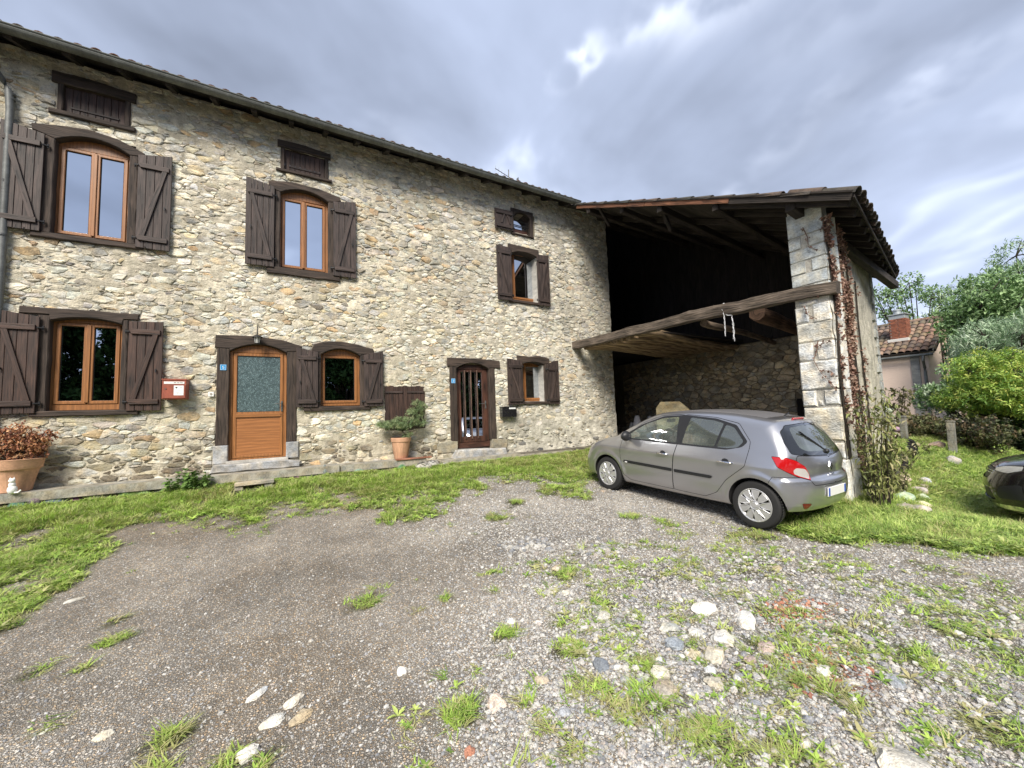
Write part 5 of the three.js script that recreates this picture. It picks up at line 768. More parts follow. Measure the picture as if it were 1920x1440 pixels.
// ---- the black car whose nose shows at the right edge
{
  const S = { len: 4.3, top: 1.5, axles: [0.8, 3.45], wheelY: 0.33, archR: 0.385, roofRound: 0.13, rearBow: [0.09, 0.11], frontBow: [0.14, 0.18], taper: [0.10, 0.10],
    profile: [[0.1, 0.3], [0.0, 0.5], [0.02, 0.75], [0.12, 1.0], [0.42, 1.38], [0.8, 1.5], [1.6, 1.53], [2.2, 1.47], [2.9, 1.12], [3.1, 1.04], [3.6, 0.985], [4.0, 0.90], [4.18, 0.80], [4.26, 0.66], [4.3, 0.5], [4.27, 0.33], [4.18, 0.22], [3.8, 0.2], [2.1, 0.19], [0.6, 0.22]],
    width: [[0.1, 0.72], [0.22, 0.80], [0.32, 0.85], [0.5, 0.88], [0.72, 0.89], [0.82, 0.88], [0.92, 0.85], [1.0, 0.81], [1.2, 0.72], [1.42, 0.6], [1.6, 0.46]] };
  const car = thing('black_car', 'glossy black car with only its nose showing on the grass at the right edge', 'car', [9.17, -0.19, 7.05]); car.rotation.y = (101.5 * Math.PI) / 180;
  const OX = -4.3, F = carField(S); let T = carMesh(S, F, 0.028); const gaps = [];
  const black = phy({ color: C(0.006, 0.006, 0.008), roughness: 0.25, clearcoat: 1, clearcoatRoughness: 0.02 });
  const put = (name, tris, mat, off = 0) => { if (!tris.length) return; const m = mk(name, trisGeo(tris, off), mat, car); m.position.x = OX; };
  const take = (d, ok, g = 0) => { const [a, b] = splitTris(T, d, ok); T = b; if (!g) return a; const [c, e] = splitTris(a, (v) => d(v) + g); gaps.push(...e); return c; };
  for (const ax of S.axles) take((v) => Math.hypot(v[0] - ax, v[1] - S.wheelY) - S.archR, (c) => Math.abs(c[2]) > 0.5);
  const dlo = rnded([[0.7, 1.05], [0.95, 1.36], [1.6, 1.44], [2.2, 1.36], [2.8, 1.04], [2.8, 1.0], [0.8, 1.0]], 0.04);
  const nose = (P) => (v) => sdPoly(P, Math.abs(v[2]), v[1]);
  for (const s of [-1, 1]) {
    put('side_window', take(sideD(dlo), (c) => c[2] * s > 0.45), CM.smoke);
    put('head_lamp', take((v) => sdPoly(rnded([[0.80, 0.86], [0.84, 0.80], [0.70, 0.745], [0.44, 0.755], [0.40, 0.80], [0.55, 0.84]], 0.02), Math.abs(v[2]) + (4.2 - v[0]) * 0.35, v[1]), (c) => c[0] > 3.4 && c[2] * s > 0.1, 0.006), phy({ color: C(0.55, 0.57, 0.6), metalness: 0.6, roughness: 0.15, clearcoat: 1 }));
    put('fog_vent', take((v) => sdPoly(rnded([[0.80, 0.62], [0.82, 0.42], [0.60, 0.40], [0.62, 0.56]], 0.03), Math.abs(v[2]), v[1]), (c) => c[0] > 3.6 && c[2] * s > 0.1), CM.trim);
    const m = mk('wheel_arch', [archLiner(S, F, S.axles[0], s), archLiner(S, F, S.axles[1], s)], CM.gap, car); m.position.x = OX;
    for (const ax of S.axles) makeWheel(car, 'wheel', ax + OX, S.wheelY, s * 0.78, s, 0.33, {}, 'spoke');
    put('bumper_lip', take((v) => sdPoly(rnded([[0.2, 0.30], [0.78, 0.33], [0.8, 0.27], [0.2, 0.255]], 0.01), Math.abs(v[2]), v[1]), (c) => c[0] > 3.7 && c[2] * s > 0.1), CM.chrome, 0.004);
  }
  put('grille', take(nose(rnded([[0, 0.80], [0.42, 0.79], [0.36, 0.64], [0, 0.62]], 0.04)), (c) => c[0] > 3.8, 0.01), CM.trim, -0.012);
  put('lower_intake', take(nose(rnded([[0, 0.52], [0.5, 0.52], [0.56, 0.36], [0, 0.35]], 0.04)), (c) => c[0] > 3.8, 0.008), CM.trim, -0.02);
  put('windscreen', take((v) => sdPoly(rnded([[0, 1.44], [0.52, 1.41], [0.72, 1.1], [0, 1.1]], 0.03), Math.abs(v[2]), v[1]), (c) => c[0] > 2.1, 0.006), CM.smoke);
  put('bonnet', take((v) => Math.max(Math.abs(v[2]) - 0.70, 3.02 - v[0], v[0] - 4.13), (c) => c[1] > 0.78, 0.007), black);
  put('car_body', T, black); put('panel_gap', gaps, CM.gap, -0.008);
  const g = mk('grille_bar', [0.72, 0.75].map((y) => { const q = []; for (let i = -6; i <= 6; i++) { const z = (i / 6) * 0.42; let a = 3.8, b = 4.4; for (let k = 0; k < 20; k++) { const m = (a + b) / 2; F(m, y, z) < 0 ? (a = m) : (b = m); } q.push([a, y, z]); } return tube(q, 0.006, 6); }), CM.chrome, car); g.position.x = OX;
}
// ---------------------------------------------------------------- the ledge along the wall, and what stands or hangs on the house
{
  const L = thing('stone_ledge', 'low concrete topped ledge running along the foot of the house wall', 'ledge');
  const R = RNG(3), slabs = [[-6, -1.15, 0.755, 0.50], [-1.14, 0.9, 0.755, 0.50], [0.91, 2.62, 0.745, 0.47], [2.95, 4.95, 0.655, 0.52], [4.97, 6.6, 0.62, 0.42], [6.61, 8.55, 0.565, 0.40]];
  for (const [x0, x1, y, d] of slabs) mk('ledge_slab', poly(wavy(rect(-0.03, d, y - 0.13, y), 0.012, x0 * 10 + 90), x1 - x0, 0, { bevel: 0.012 }).applyMatrix4(new THREE.Matrix4().makeBasis(V3(0, 0, 1), V3(0, 1, 0), V3(-1, 0, 0)).setPosition(x0, 0, 0)), M.concrete, L);
  mk('tile_edge', box(0.75, 0.03, 0.1, 2.35, 0.76, 0.45), std({ color: C(0.42, 0.18, 0.11), map: TX.stone, roughness: 0.85 }), L);
  mk('footing', paint(box(14.6, 0.6, 0.36, 1.25, 0.34, 0.18), [0.16, 0.145, 0.12]), M.mortar, L);
  for (const [x0, x1] of [[-5, 2.6], [2.7, 8.5]]) for (let x = x0; x < x1;) { const w = 0.1 + R() * 0.2, h = 0.08 + R() * 0.10, g = new THREE.IcosahedronGeometry(1, 1), P = g.attributes.position, sd = R() * 99; for (let i = 0; i < P.count; i++) { const q = 0.75 + 0.5 * n3(P.getX(i) * 1.5 + sd, P.getY(i) * 1.5, P.getZ(i) * 1.5); P.setXYZ(i, P.getX(i) * w * 0.55 * q, P.getY(i) * h * q, P.getZ(i) * 0.1 * q); } const t = flatten(g); t.computeVertexNormals(); const c = [0.2, 0.19, 0.165].map((v) => v * (0.6 + 1.1 * R())); const top = x < 2.6 ? 0.6 : 0.52; const m = mk('footing_stone', paint(uvGrain(t, 'x'), c), M.stone, L); m.position.set(x, top - 0.05 + (R() - 0.5) * 0.12 - (x > 5 ? 0.05 : 0), 0.37 + R() * 0.05); x += w * (0.7 + R() * 0.5); }
  for (const [x, y, z, s] of [[2.72, 0.6, 0.5, 0.13], [2.95, 0.55, 0.55, 0.1], [2.5, 0.56, 0.6, 0.16]]) { const g = new THREE.IcosahedronGeometry(s, 1), P = g.attributes.position; for (let i = 0; i < P.count; i++) P.setXYZ(i, P.getX(i) * 1.3, P.getY(i) * 0.7 * (0.8 + 0.4 * hash(i, 3)), P.getZ(i)); const t = flatten(g); t.computeVertexNormals(); mk('footing_stone', paint(uvGrain(t, 'x'), [0.42, 0.41, 0.38]), M.stone, L).position.set(x, y, z); }
}
{
  const b = thing('step_block', 'pale concrete step block in the grass below the front door', 'step block', [-0.46, 0.555, 0.8]);
  mk('slab', box(0.56, 0.055, 0.2, 0, 0.065, 0, { ch: 0.01, rz: 0.015 }), std({ color: C(0.52, 0.47, 0.36), map: TX.stone, bumpMap: TX.stoneB, bumpScale: 0.01, roughness: 0.9 }), b); for (const x of [-0.22, 0.2]) mk('foot', box(0.12, 0.12, 0.17, x, -0.02, -0.01, { ch: 0.01 }), M.concrete, b);
}
{
  // letter boxes
  const m = thing('letter_box', 'red metal letter box with white paper labels beside the lower left shutter', 'letter box', [-1.66, 2.076, 0.02]), red = std({ color: C(0.44, 0.115, 0.07), map: TX.plaster, roughness: 0.55 }), y = 0.32, D = 0.24;
  mk('box', [box(0.32, y, D, 0, y / 2, D / 2, { ch: 0.008 })], red, m); mk('lid', box(0.335, 0.022, D + 0.02, 0, y + 0.008, D / 2, { ch: 0.006 }), red, m); mk('front_door', box(0.30, 0.225, 0.008, 0, 0.125, D + 0.004, { ch: 0.003 }), red, m);
  mk('slot_label', box(0.27, 0.04, 0.004, 0, 0.272, D + 0.004, { ch: 0.001 }), std({ color: C(0.78, 0.77, 0.75), roughness: 0.6 }), m);
  const c = document.createElement('canvas'); c.width = 128; c.height = 160; const x = c.getContext('2d'); x.fillStyle = '#efefee'; x.fillRect(0, 0, 128, 160); x.fillStyle = '#333'; x.beginPath(); x.arc(34, 34, 14, 0, 7); x.fill(); x.fillStyle = '#c9c9c9'; x.beginPath(); x.arc(94, 36, 16, 0, 7); x.fill(); x.fillStyle = '#777'; for (const [a, b, w] of [[30, 70, 60], [56, 88, 40], [24, 108, 46], [40, 124, 60], [26, 138, 30]]) x.fillRect(a, b, w, 5);
  const t = new THREE.CanvasTexture(c); t.colorSpace = THREE.SRGBColorSpace; const g = new THREE.PlaneGeometry(0.13, 0.165).translate(0.062, 0.142, D + 0.0095); mk('paper_label', [flatten(g)], std({ map: t, roughness: 0.7 }), m);
  mk('printed_marks', [box(0.035, 0.008, 0.002, 0.01, 0.274, D + 0.007), box(0.02, 0.01, 0.002, 0.05, 0.274, D + 0.007), box(0.045, 0.007, 0.002, 0.09, 0.274, D + 0.007)], M.iron, m); mk('lock', tube([[-0.11, 0.17, D], [-0.11, 0.17, D + 0.016]], 0.011, 10), M.zinc, m);
  const k = thing('letter_box', 'black metal letter box with a white label below the right hand window', 'letter box', [4.865, 1.55, 0.02]);
  mk('box', box(0.41, 0.25, 0.15, 0, 0.125, 0.08, { ch: 0.006 }), phy({ color: C(0.012, 0.012, 0.014), roughness: 0.25, clearcoat: 0.6 }), k); mk('lid', box(0.425, 0.014, 0.175, 0, 0.258, 0.085, { rx: 0.06, ch: 0.004 }), phy({ color: C(0.018, 0.018, 0.02), roughness: 0.3, clearcoat: 0.6 }), k); mk('label', box(0.19, 0.05, 0.004, 0.08, 0.222, 0.157), std({ color: C(0.75, 0.77, 0.78), roughness: 0.5 }), k);
}
for (const [x, y, s, digit, label] of [[-1.015, 2.655, 0.095, '5', 'small blue house number plate on the timber post of the front door'], [3.435, 2.455, 0.1, '3', 'small blue house number plate on the post of the barred door']]) {
  const p = thing('house_number', label, 'number plate', [x, y, 0.042]);
  mk('plate', box(s, s * 1.12, 0.006, 0, 0, 0, { ch: 0.002 }), std({ color: C(0.03, 0.29, 0.62), roughness: 0.25 }), p); mk('border', poly(rect(-s * 0.44, s * 0.44, -s * 0.5, s * 0.5), 0.002, 0.0045, { bevel: 0.0005, holes: [rect(-s * 0.40, s * 0.40, -s * 0.46, s * 0.46)] }), CM.plate, p); mk('digit', __letters(digit, s * 0.55, 0.002).translate(0, -s * 0.28, 0.003), CM.plate, p);
}
{ const b = thing('door_bell', 'small white bell plate on the stones left of the front door', 'door bell', [-1.185, 2.165, 0.045]); mk('plate', box(0.085, 0.085, 0.02, 0, 0, 0, { ch: 0.006 }), CM.plate, b); mk('button', tube([[0, 0.005, 0.01], [0, 0.005, 0.017]], 0.018, 12), M.granite, b); }
{
  const l = thing('wall_lantern', 'small dark metal lantern hanging over the front door lintel', 'lantern', [-0.49, 3.2, 0.05]);
  mk('arm', tube([[0, 0.3, -0.02], [0.0, 0.25, 0.05], [0, 0.17, 0.1], [0, 0.1, 0.11], [0, 0.07, 0.11]], 0.009, 6), M.iron, l); mk('cover', lathe([[0.0, 0.075], [0.025, 0.07], [0.085, 0.03], [0.09, 0.018], [0.0, 0.018]], 16).translate(0, 0, 0.11), M.iron, l);
  mk('glass', lathe([[0.058, 0.018], [0.04, -0.09], [0.0, -0.095]], 6).translate(0, 0, 0.11), phy({ color: C(0.5, 0.5, 0.48), roughness: 0.25, clearcoat: 1 }), l); for (let i = 0; i < 6; i++) { const a = (i / 6) * 6.283; mk('rib', tube([[Math.cos(a) * 0.06, 0.018, 0.11 + Math.sin(a) * 0.06], [Math.cos(a) * 0.042, -0.092, 0.11 + Math.sin(a) * 0.042]], 0.004, 4), M.iron, l); } mk('foot', lathe([[0.0, -0.115], [0.02, -0.105], [0.045, -0.09], [0.0, -0.088]], 12).translate(0, 0, 0.11), M.iron, l);
}
{
  const a = thing('roof_aerial', 'thin television aerial above the house roof near its right end', 'aerial', [6.3, 8.5, -1.9]); mk('mast', tube([[0, 0, 0], [0, 1.15, 0]], 0.016, 6), M.zinc, a); mk('boom', tube([[-0.55, 0.98, 0.1], [0.45, 0.85, -0.1]], 0.012, 5), M.zinc, a); for (let i = 0; i < 8; i++) { const t = i / 7; mk('element', tube([[lerp(-0.55, 0.35, t), lerp(0.98, 0.87, t) - 0.1, lerp(0.1, -0.1, t)], [lerp(-0.55, 0.35, t) + 0.02, lerp(0.98, 0.87, t) + 0.1, lerp(0.1, -0.1, t)]], 0.006, 4), M.zinc, a); } mk('reflector', poly([[0.38, 0.7], [0.46, 0.75], [0.44, 1.08], [0.36, 1.0]], 0.02, -0.1, { bevel: 0.003 }), M.zinc, a);
}
{
  // the cord tied round the beam
  const p = thing('hanging_rope', 'white twisted rope tied round the big beam with two loose ends hanging', 'rope', [7.3, 3.18, 4.42]), w = std({ color: C(0.72, 0.73, 0.76), roughness: 0.9 }), R = RNG(5);
  const strand = (x, z, y0, y1, ph) => { const q = []; for (let i = 0; i <= 24; i++) { const t = i / 24, y = lerp(y0, y1, t); q.push([x + 0.014 * Math.sin(t * 19 + ph), y, z + 0.014 * Math.cos(t * 19 + ph) + 0.02 * Math.sin(t * 3)]); } return tube(q, 0.0075, 5); };
  mk('loop', tube([[-0.12, 0.50, 0], [-0.14, 0.36, 0.01], [-0.02, 0.24, 0.02], [0.12, 0.36, 0.01], [0.1, 0.52, 0], [-0.02, 0.545, 0], [-0.12, 0.50, 0]], 0.009, 6), w, p); mk('cord_end', [strand(-0.1, 0.02, 0.42, -0.32, 0), strand(-0.1, 0.02, 0.42, -0.30, 3.1)], w, p); mk('cord_end', [strand(-0.06, 0.3, 0.18, -0.45, 1), strand(-0.06, 0.3, 0.14, -0.42, 4), strand(-0.06, 0.32, 0.1, -0.48, 2)], w, p); p.scale.set(0.7, 0.75, 0.5); mk('knot', tube([[-0.09, 0.28, 0.02], [-0.08, 0.2, 0.16], [-0.06, 0.18, 0.3]], 0.008, 5), w, p);
}
{
  const b = thing('cut_board', 'pale yellow board with cut corners standing inside the barn behind the grey car', 'board', [9.6, 0.45, 1.2]); mk('panel', poly([[-0.44, 0], [0.5, 0], [0.48, 1.12], [0.24, 1.36], [-0.28, 1.37], [-0.41, 1.2]], 0.05, 0, { bevel: 0.006 }), std({ color: C(0.62, 0.52, 0.32), map: TX.stone, roughness: 0.9 }), b); mk('strut', bar([0.1, 0.9, -0.05], [0.2, 0, -0.5], 0.05, 0.04), M.oldwood, b); b.rotation.y = -0.9;
  const s = thing('grey_sacks', 'grey pointed bundles heaped in the dark of the barn behind the car windscreen', 'bundles', [9.6, 0.42, -0.1]), R = RNG(9), gm = std({ color: C(0.33, 0.33, 0.36), roughness: 0.9 }); for (const [x, z, h, r] of [[0, 0, 1.02, 0.3], [0.45, 0.1, 0.98, 0.28], [0.2, -0.4, 0.8, 0.3], [-0.2, 0.4, 0.75, 0.3]]) { const g = flatten(new THREE.CylinderGeometry(0.06, r, h, 9, 5)); const P = g.attributes.position; for (let i = 0; i < P.count; i++) { const q = 0.8 + 0.4 * n3(P.getX(i) * 5 + x * 9, P.getY(i) * 4, P.getZ(i) * 5 + z); P.setX(i, P.getX(i) * q); P.setZ(i, P.getZ(i) * q); } g.computeVertexNormals(); mk('bundle', g, gm, s).position.set(x, h / 2, z); }
}
// ---------------------------------------------------------------- leaves and plants
function leafGeo(w, l, fold = 0.25, bend = 0.2) { const m = [[0, 0, 0], [-w / 2, w * fold, l * 0.4], [w / 2, w * fold, l * 0.4], [0, 0, l * 0.45], [-w * 0.3, w * fold * 0.5 - bend * l * 0.25, l * 0.78], [w * 0.3, w * fold * 0.5 - bend * l * 0.25, l * 0.78], [0, -bend * l * 0.25, l * 0.8], [0, -bend * l * 0.5, l]], f = [0, 3, 1, 0, 2, 3, 1, 3, 4, 3, 6, 4, 3, 2, 6, 2, 5, 6, 4, 6, 7, 6, 5, 7], pos = []; for (const i of f) pos.push(...m[i]); return soup(pos, new Float32Array((pos.length / 3) * 2)); }
function cluster(leaf, n, seed, spread = 0.9, len = 0.1) { const R = RNG(seed), a = []; for (let i = 0; i < n; i++) { const g = leaf.clone(), k = 0.7 + 0.6 * R(); g.applyMatrix4(new THREE.Matrix4().compose(V3((R() - 0.5) * len, (R() - 0.5) * len, (R() - 0.5) * len), new THREE.Quaternion().setFromEuler(new THREE.Euler((R() - 0.5) * 2 * spread - 0.3, R() * 6.283, (R() - 0.5) * 0.8, 'YXZ')), V3(k, k, k))); a.push(g); } return merge(a); }
const leafMat = (t = 0.35) => phy({ color: C(1, 1, 1), roughness: 0.62, transmission: t, thickness: 0, side: THREE.DoubleSide, specularIntensity: 0.6 });
const LM = { green: leafMat(0.3), dry: leafMat(0.1), thin: leafMat(0.4) };
const Mx = (p, e, s) => new THREE.Matrix4().compose(p, new THREE.Quaternion().setFromEuler(e), typeof s === 'number' ? V3(s, s, s) : s);
const pick = (R, list, v = 0.3) => { const c = list[(R() * list.length) | 0], k = 1 - v / 2 + v * R(); return C(c[0] * k, c[1] * k, c[2] * k); };
// a crown: many leaf clusters over the skins of overlapping lumps, on limbs that reach the lumps
function crownOf(parent, R, lumps, geo, mat, cols, per, size, name = 'crown') {
  const mats = [], cs = [];
  for (const [x, y, z, r, ry] of lumps) { const n = Math.round(per * r * r); for (let i = 0; i < n; i++) { const u = R() * 2 - 1, a = R() * 6.283, k = Math.sqrt(1 - u * u), d = r * (0.55 + 0.55 * Math.pow(R(), 0.6)) * (0.75 + 0.5 * n3(x + k * Math.cos(a) * 2, y + u * 2, z + k * Math.sin(a) * 2)); mats.push(Mx(V3(x + k * Math.cos(a) * d, y + u * d * (ry ?? 0.85), z + k * Math.sin(a) * d), new THREE.Euler((R() - 0.5) * 1.6, R() * 6.283, (R() - 0.5) * 1.6), size * (0.6 + 0.8 * R()))); cs.push(pick(R, cols, 0.45)); } }
  return inst(name, geo, mat, mats, cs, parent);
}
function limbs(parent, R, base, lumps, r, mat, name = 'trunk') {
  const g = [], top = V3(0, 0, 0); lumps.forEach((l) => top.add(V3(l[0], l[1], l[2]))); top.multiplyScalar(1 / lumps.length);
  const fork = V3(base[0] + (top.x - base[0]) * 0.25, base[1] + (top.y - base[1]) * 0.45, base[2] + (top.z - base[2]) * 0.25);
  g.push(tube([base, [lerp(base[0], fork.x, 0.4) + 0.05, lerp(base[1], fork.y, 0.5), lerp(base[2], fork.z, 0.5)], fork.toArray()], (t) => r * (1.15 - 0.4 * t), 8));
  for (const l of lumps) { const e = V3(l[0], l[1], l[2]), m = fork.clone().lerp(e, 0.5).add(V3((R() - 0.5) * 0.3, -0.1 * e.distanceTo(fork), (R() - 0.5) * 0.3)); g.push(tube([fork.toArray(), m.toArray(), e.toArray()], (t) => r * 0.6 * (1 - 0.8 * t) + 0.004, 6)); for (let k = 0; k < 4; k++) { const d = V3(R() - 0.5, R() - 0.3, R() - 0.5).normalize().multiplyScalar(l[3] * 0.9); g.push(tube([e.toArray(), e.clone().addScaledVector(d, 0.5).add(V3(0, 0.04, 0)).toArray(), e.clone().add(d).toArray()], (t) => r * 0.16 * (1 - 0.8 * t) + 0.003, 5)); } }
  return mk(name, g, mat, parent);
}
const barkM = std({ color: C(0.16, 0.13, 0.10), map: TX.bark, bumpMap: TX.woodB, bumpScale: 0.02, roughness: 0.95 });
function makeTree(name, label, cat, base, lumps, o) { const t = thing(name, label, cat, base, o.group), R = RNG(o.seed); limbs(t, R, [0, -0.1, 0], lumps, o.r, o.bark ?? barkM); crownOf(t, R, lumps, o.geo, o.mat ?? LM.green, o.cols, o.per, o.size); return t; }
{
  // ---- pots on the ledge
  const clay = std({ color: C(0.80, 0.47, 0.31), map: TX.plaster, bumpMap: TX.stoneB, bumpScale: 0.003, roughness: 0.85 }), soil = std({ color: C(0.06, 0.045, 0.03), roughness: 1 });
  const p = thing('potted_shrub', 'large terracotta pot with a withered brown shrub at the left edge', 'potted shrub', [-3.42, 0.755, 0.26]), R = RNG(21); p.scale.set(0.76, 0.94, 0.76);
  mk('pot', lathe([[0.0, 0], [0.21, 0], [0.225, 0.01], [0.255, 0.14], [0.29, 0.27], [0.315, 0.335], [0.345, 0.345], [0.352, 0.36], [0.36, 0.43], [0.372, 0.475], [0.378, 0.49], [0.37, 0.498], [0.345, 0.495], [0.33, 0.45], [0, 0.44]], 40), clay, p); mk('soil', lathe([[0.33, 0.455], [0.1, 0.47], [0, 0.475]], 24), soil, p);
  const lumps = [[-0.15, 0.72, 0, 0.26], [0.12, 0.70, 0.05, 0.25], [0.3, 0.72, 0.02, 0.17], [-0.35, 0.75, 0.05, 0.22], [0.02, 0.86, 0.02, 0.22], [0.42, 0.84, 0, 0.1], [0.3, 0.57, 0.06, 0.13]];
  limbs(p, R, [0, 0.45, 0], lumps, 0.02, barkM, 'branches'); crownOf(p, R, lumps, cluster(leafGeo(0.05, 0.075, 0.3, 0.5), 5, 3, 1.2, 0.07), LM.dry, [[0.42, 0.19, 0.095], [0.50, 0.25, 0.125], [0.33, 0.14, 0.08], [0.55, 0.33, 0.18], [0.22, 0.10, 0.07]], 2500, 0.55, 'dry_leaves');
  // ---- a small white figure leaning against the pot
  const f = thing('white_figurine', 'tiny white cat figurine set against the large terracotta pot', 'figurine', [-3.33, 0.75, 0.53]), fw = std({ color: C(0.78, 0.78, 0.77), roughness: 0.45 });
  mk('figure', [flatten(new THREE.SphereGeometry(1, 14, 10).scale(0.05, 0.065, 0.05).translate(0, 0.06, 0)), flatten(new THREE.SphereGeometry(1, 12, 10).scale(0.036, 0.05, 0.036).translate(-0.004, 0.125, 0)), flatten(new THREE.SphereGeometry(0.034, 12, 10).translate(-0.006, 0.185, 0.006)), flatten(new THREE.ConeGeometry(0.013, 0.03, 6).translate(-0.024, 0.222, 0)), flatten(new THREE.ConeGeometry(0.013, 0.03, 6).translate(0.012, 0.222, 0)), tube([[0.03, 0.02, 0.02], [0.07, 0.02, 0.03], [0.09, 0.05, 0.02]], 0.012, 6)], fw, f);
  // ---- bonsai like conifer
  const b = thing('potted_conifer', 'terracotta pot with a flat spreading conifer in front of the plank hatch', 'potted conifer', [2.13, 0.755, 0.26]), RB = RNG(22);
  mk('pot', lathe([[0, 0], [0.135, 0], [0.142, 0.01], [0.19, 0.36], [0.205, 0.365], [0.212, 0.44], [0.205, 0.45], [0.185, 0.445], [0.175, 0.41], [0, 0.4]], 36), clay, b); mk('soil', lathe([[0.178, 0.41], [0, 0.43]], 20), soil, b);
  const bl = [[-0.30, 0.72, 0, 0.17, 0.35], [-0.14, 0.70, 0.05, 0.18, 0.35], [0.05, 0.68, 0.05, 0.17, 0.4], [-0.02, 0.80, -0.02, 0.15, 0.4], [0.24, 0.78, 0.02, 0.17, 0.45], [0.36, 0.93, 0.0, 0.15, 0.5], [0.46, 1.08, 0, 0.14, 0.6], [0.26, 0.98, 0, 0.12, 0.5], [0.38, 1.17, 0, 0.1, 0.6], [0.44, 0.72, 0.03, 0.12, 0.35], [-0.4, 0.75, 0.02, 0.1, 0.35], [0.12, 0.5, 0.12, 0.1, 0.5]];
  limbs(b, RB, [0, 0.42, 0], bl, 0.022, barkM); const needle = (() => { const a = []; for (let i = 0; i < 10; i++) { const g = new THREE.BufferGeometry(); const t = i / 9, s = i % 2 ? 1 : -1, z = t * 0.1; g.setAttribute('position', new THREE.Float32BufferAttribute([0, 0, z, s * 0.035, 0.006, z + 0.018, 0, 0.002, z + 0.007], 3)); g.computeVertexNormals(); a.push(g); } return merge(a); })();
  crownOf(b, RB, bl, cluster(needle, 4, 5, 0.7, 0.05), LM.dry, [[0.16, 0.24, 0.11], [0.22, 0.30, 0.14], [0.29, 0.36, 0.18], [0.17, 0.24, 0.12], [0.34, 0.39, 0.2]], 3900, 0.62, 'needles');
}
{
  // ---- dead creeper on the outer wall of the barn, tendrils on the pillar
  const v = thing('dead_creeper', 'withered brown creeper in vertical strips on the outer barn wall', 'creeper'), R = RNG(31), mats = [], cols = [], at2 = (s, y, o) => V3(BO[0] + BU[0] * s - BU[1] * o, y, BO[1] + BU[1] * s + BU[0] * o);
  const strips = [[0.10, 0.04, 3.0, 4.55, 360], [0.13, 0.03, 1.2, 2.9, 90], [0.62, 0.11, 0.6, 4.6, 2500], [0.80, 0.07, 0.5, 2.6, 900], [0.42, 0.03, 0.8, 3.0, 200], [1.22, 0.08, 2.4, 4.55, 700], [1.6, 0.04, 0.8, 4.2, 150], [2.4, 0.06, 1.2, 4.0, 120]];
  for (const [s, w, y0, y1, n] of strips) for (let i = 0; i < n; i++) { const y = lerp(y0, y1, R()); if (fbm(y * 3.1 + s * 31, s * 4, 3) < 0.36 + 0.22 * R()) continue; const c = s + 0.06 * Math.sin(y * 2.3 + s * 7) + (fbm(y * 1.5, s * 9, 2) - 0.5) * 0.12, x = c + (R() + R() + R() - 1.5) * w * (0.7 + 0.6 * fbm(y * 2 + s * 5, 3.3, 2)); mats.push(Mx(at2(x, y, 0.02 + R() * 0.05), new THREE.Euler(R() * 6.283, R() * 6.283, R() * 6.283), 0.45 + 0.6 * R())); cols.push(pick(R, [[0.24, 0.135, 0.10], [0.31, 0.19, 0.14], [0.18, 0.10, 0.08], [0.38, 0.25, 0.19], [0.45, 0.34, 0.27]], 0.5)); }
  inst('dry_leaves', cluster(leafGeo(0.05, 0.07, 0.3, 0.5), 4, 8, 1.3, 0.06), LM.dry, mats, cols, v);
  const stems = []; for (const [s, , y0, y1] of strips) for (let k = 0; k < 3; k++) { const q = []; for (let i = 0; i <= 14; i++) { const y = lerp(0.1, y1, i / 14), p = at2(s + 0.06 * Math.sin(y * 2.3 + s * 7) + (k - 1) * 0.05 + 0.02 * Math.sin(y * 5 + k), y, 0.025); q.push(p.toArray()); } stems.push(tube(q, (t) => 0.012 * (1 - 0.6 * t) + 0.003, 5)); } mk('stem', stems, barkM, v);
  const t = thing('pillar_tendrils', 'thin reddish dead tendrils clinging to the stones of the pillar', 'tendrils'), tw = std({ color: C(0.17, 0.10, 0.075), roughness: 0.95 }), seg = [[[7.37, 2.6, 5.86], [7.35, 2.45, 5.84], [7.36, 2.3, 5.78], [7.35, 2.1, 5.86], [7.36, 1.95, 5.96]], [[7.36, 2.5, 5.84], [7.35, 2.56, 5.96], [7.36, 2.55, 6.05]], [[7.36, 2.12, 5.86], [7.35, 2.1, 6.0], [7.36, 2.0, 6.06]], [[7.36, 3.2, 5.72], [7.35, 3.05, 5.76], [7.36, 2.95, 5.88]], [[7.37, 4.5, 5.8], [7.36, 4.3, 5.86], [7.37, 4.15, 5.85], [7.36, 4.05, 5.98]], [[7.36, 3.4, 5.75], [7.36, 3.3, 5.9], [7.37, 3.38, 6.03]], [[7.36, 1.95, 5.96], [7.36, 1.8, 6.05]]];
  mk('stem', seg.map((q) => tube(q, (k) => 0.008 - 0.005 * k, 5)), tw, t); const tm = [], tc = []; for (const q of seg) for (let i = 0; i < 9; i++) { const a = (q.length - 1) * R(), k = a | 0, f = a - k; tm.push(Mx(V3(...q[k]).lerp(V3(...q[k + 1]), f).add(V3(-0.01, (R() - 0.5) * 0.05, (R() - 0.5) * 0.06)), new THREE.Euler(R() * 6, R() * 6, R() * 6), 0.35 + 0.4 * R())); tc.push(pick(R, [[0.2, 0.11, 0.08], [0.26, 0.16, 0.12], [0.14, 0.08, 0.06]], 0.4)); } inst('dry_leaves', cluster(leafGeo(0.04, 0.055, 0.3, 0.5), 3, 18, 1.3, 0.05), LM.dry, tm, tc, t);
}
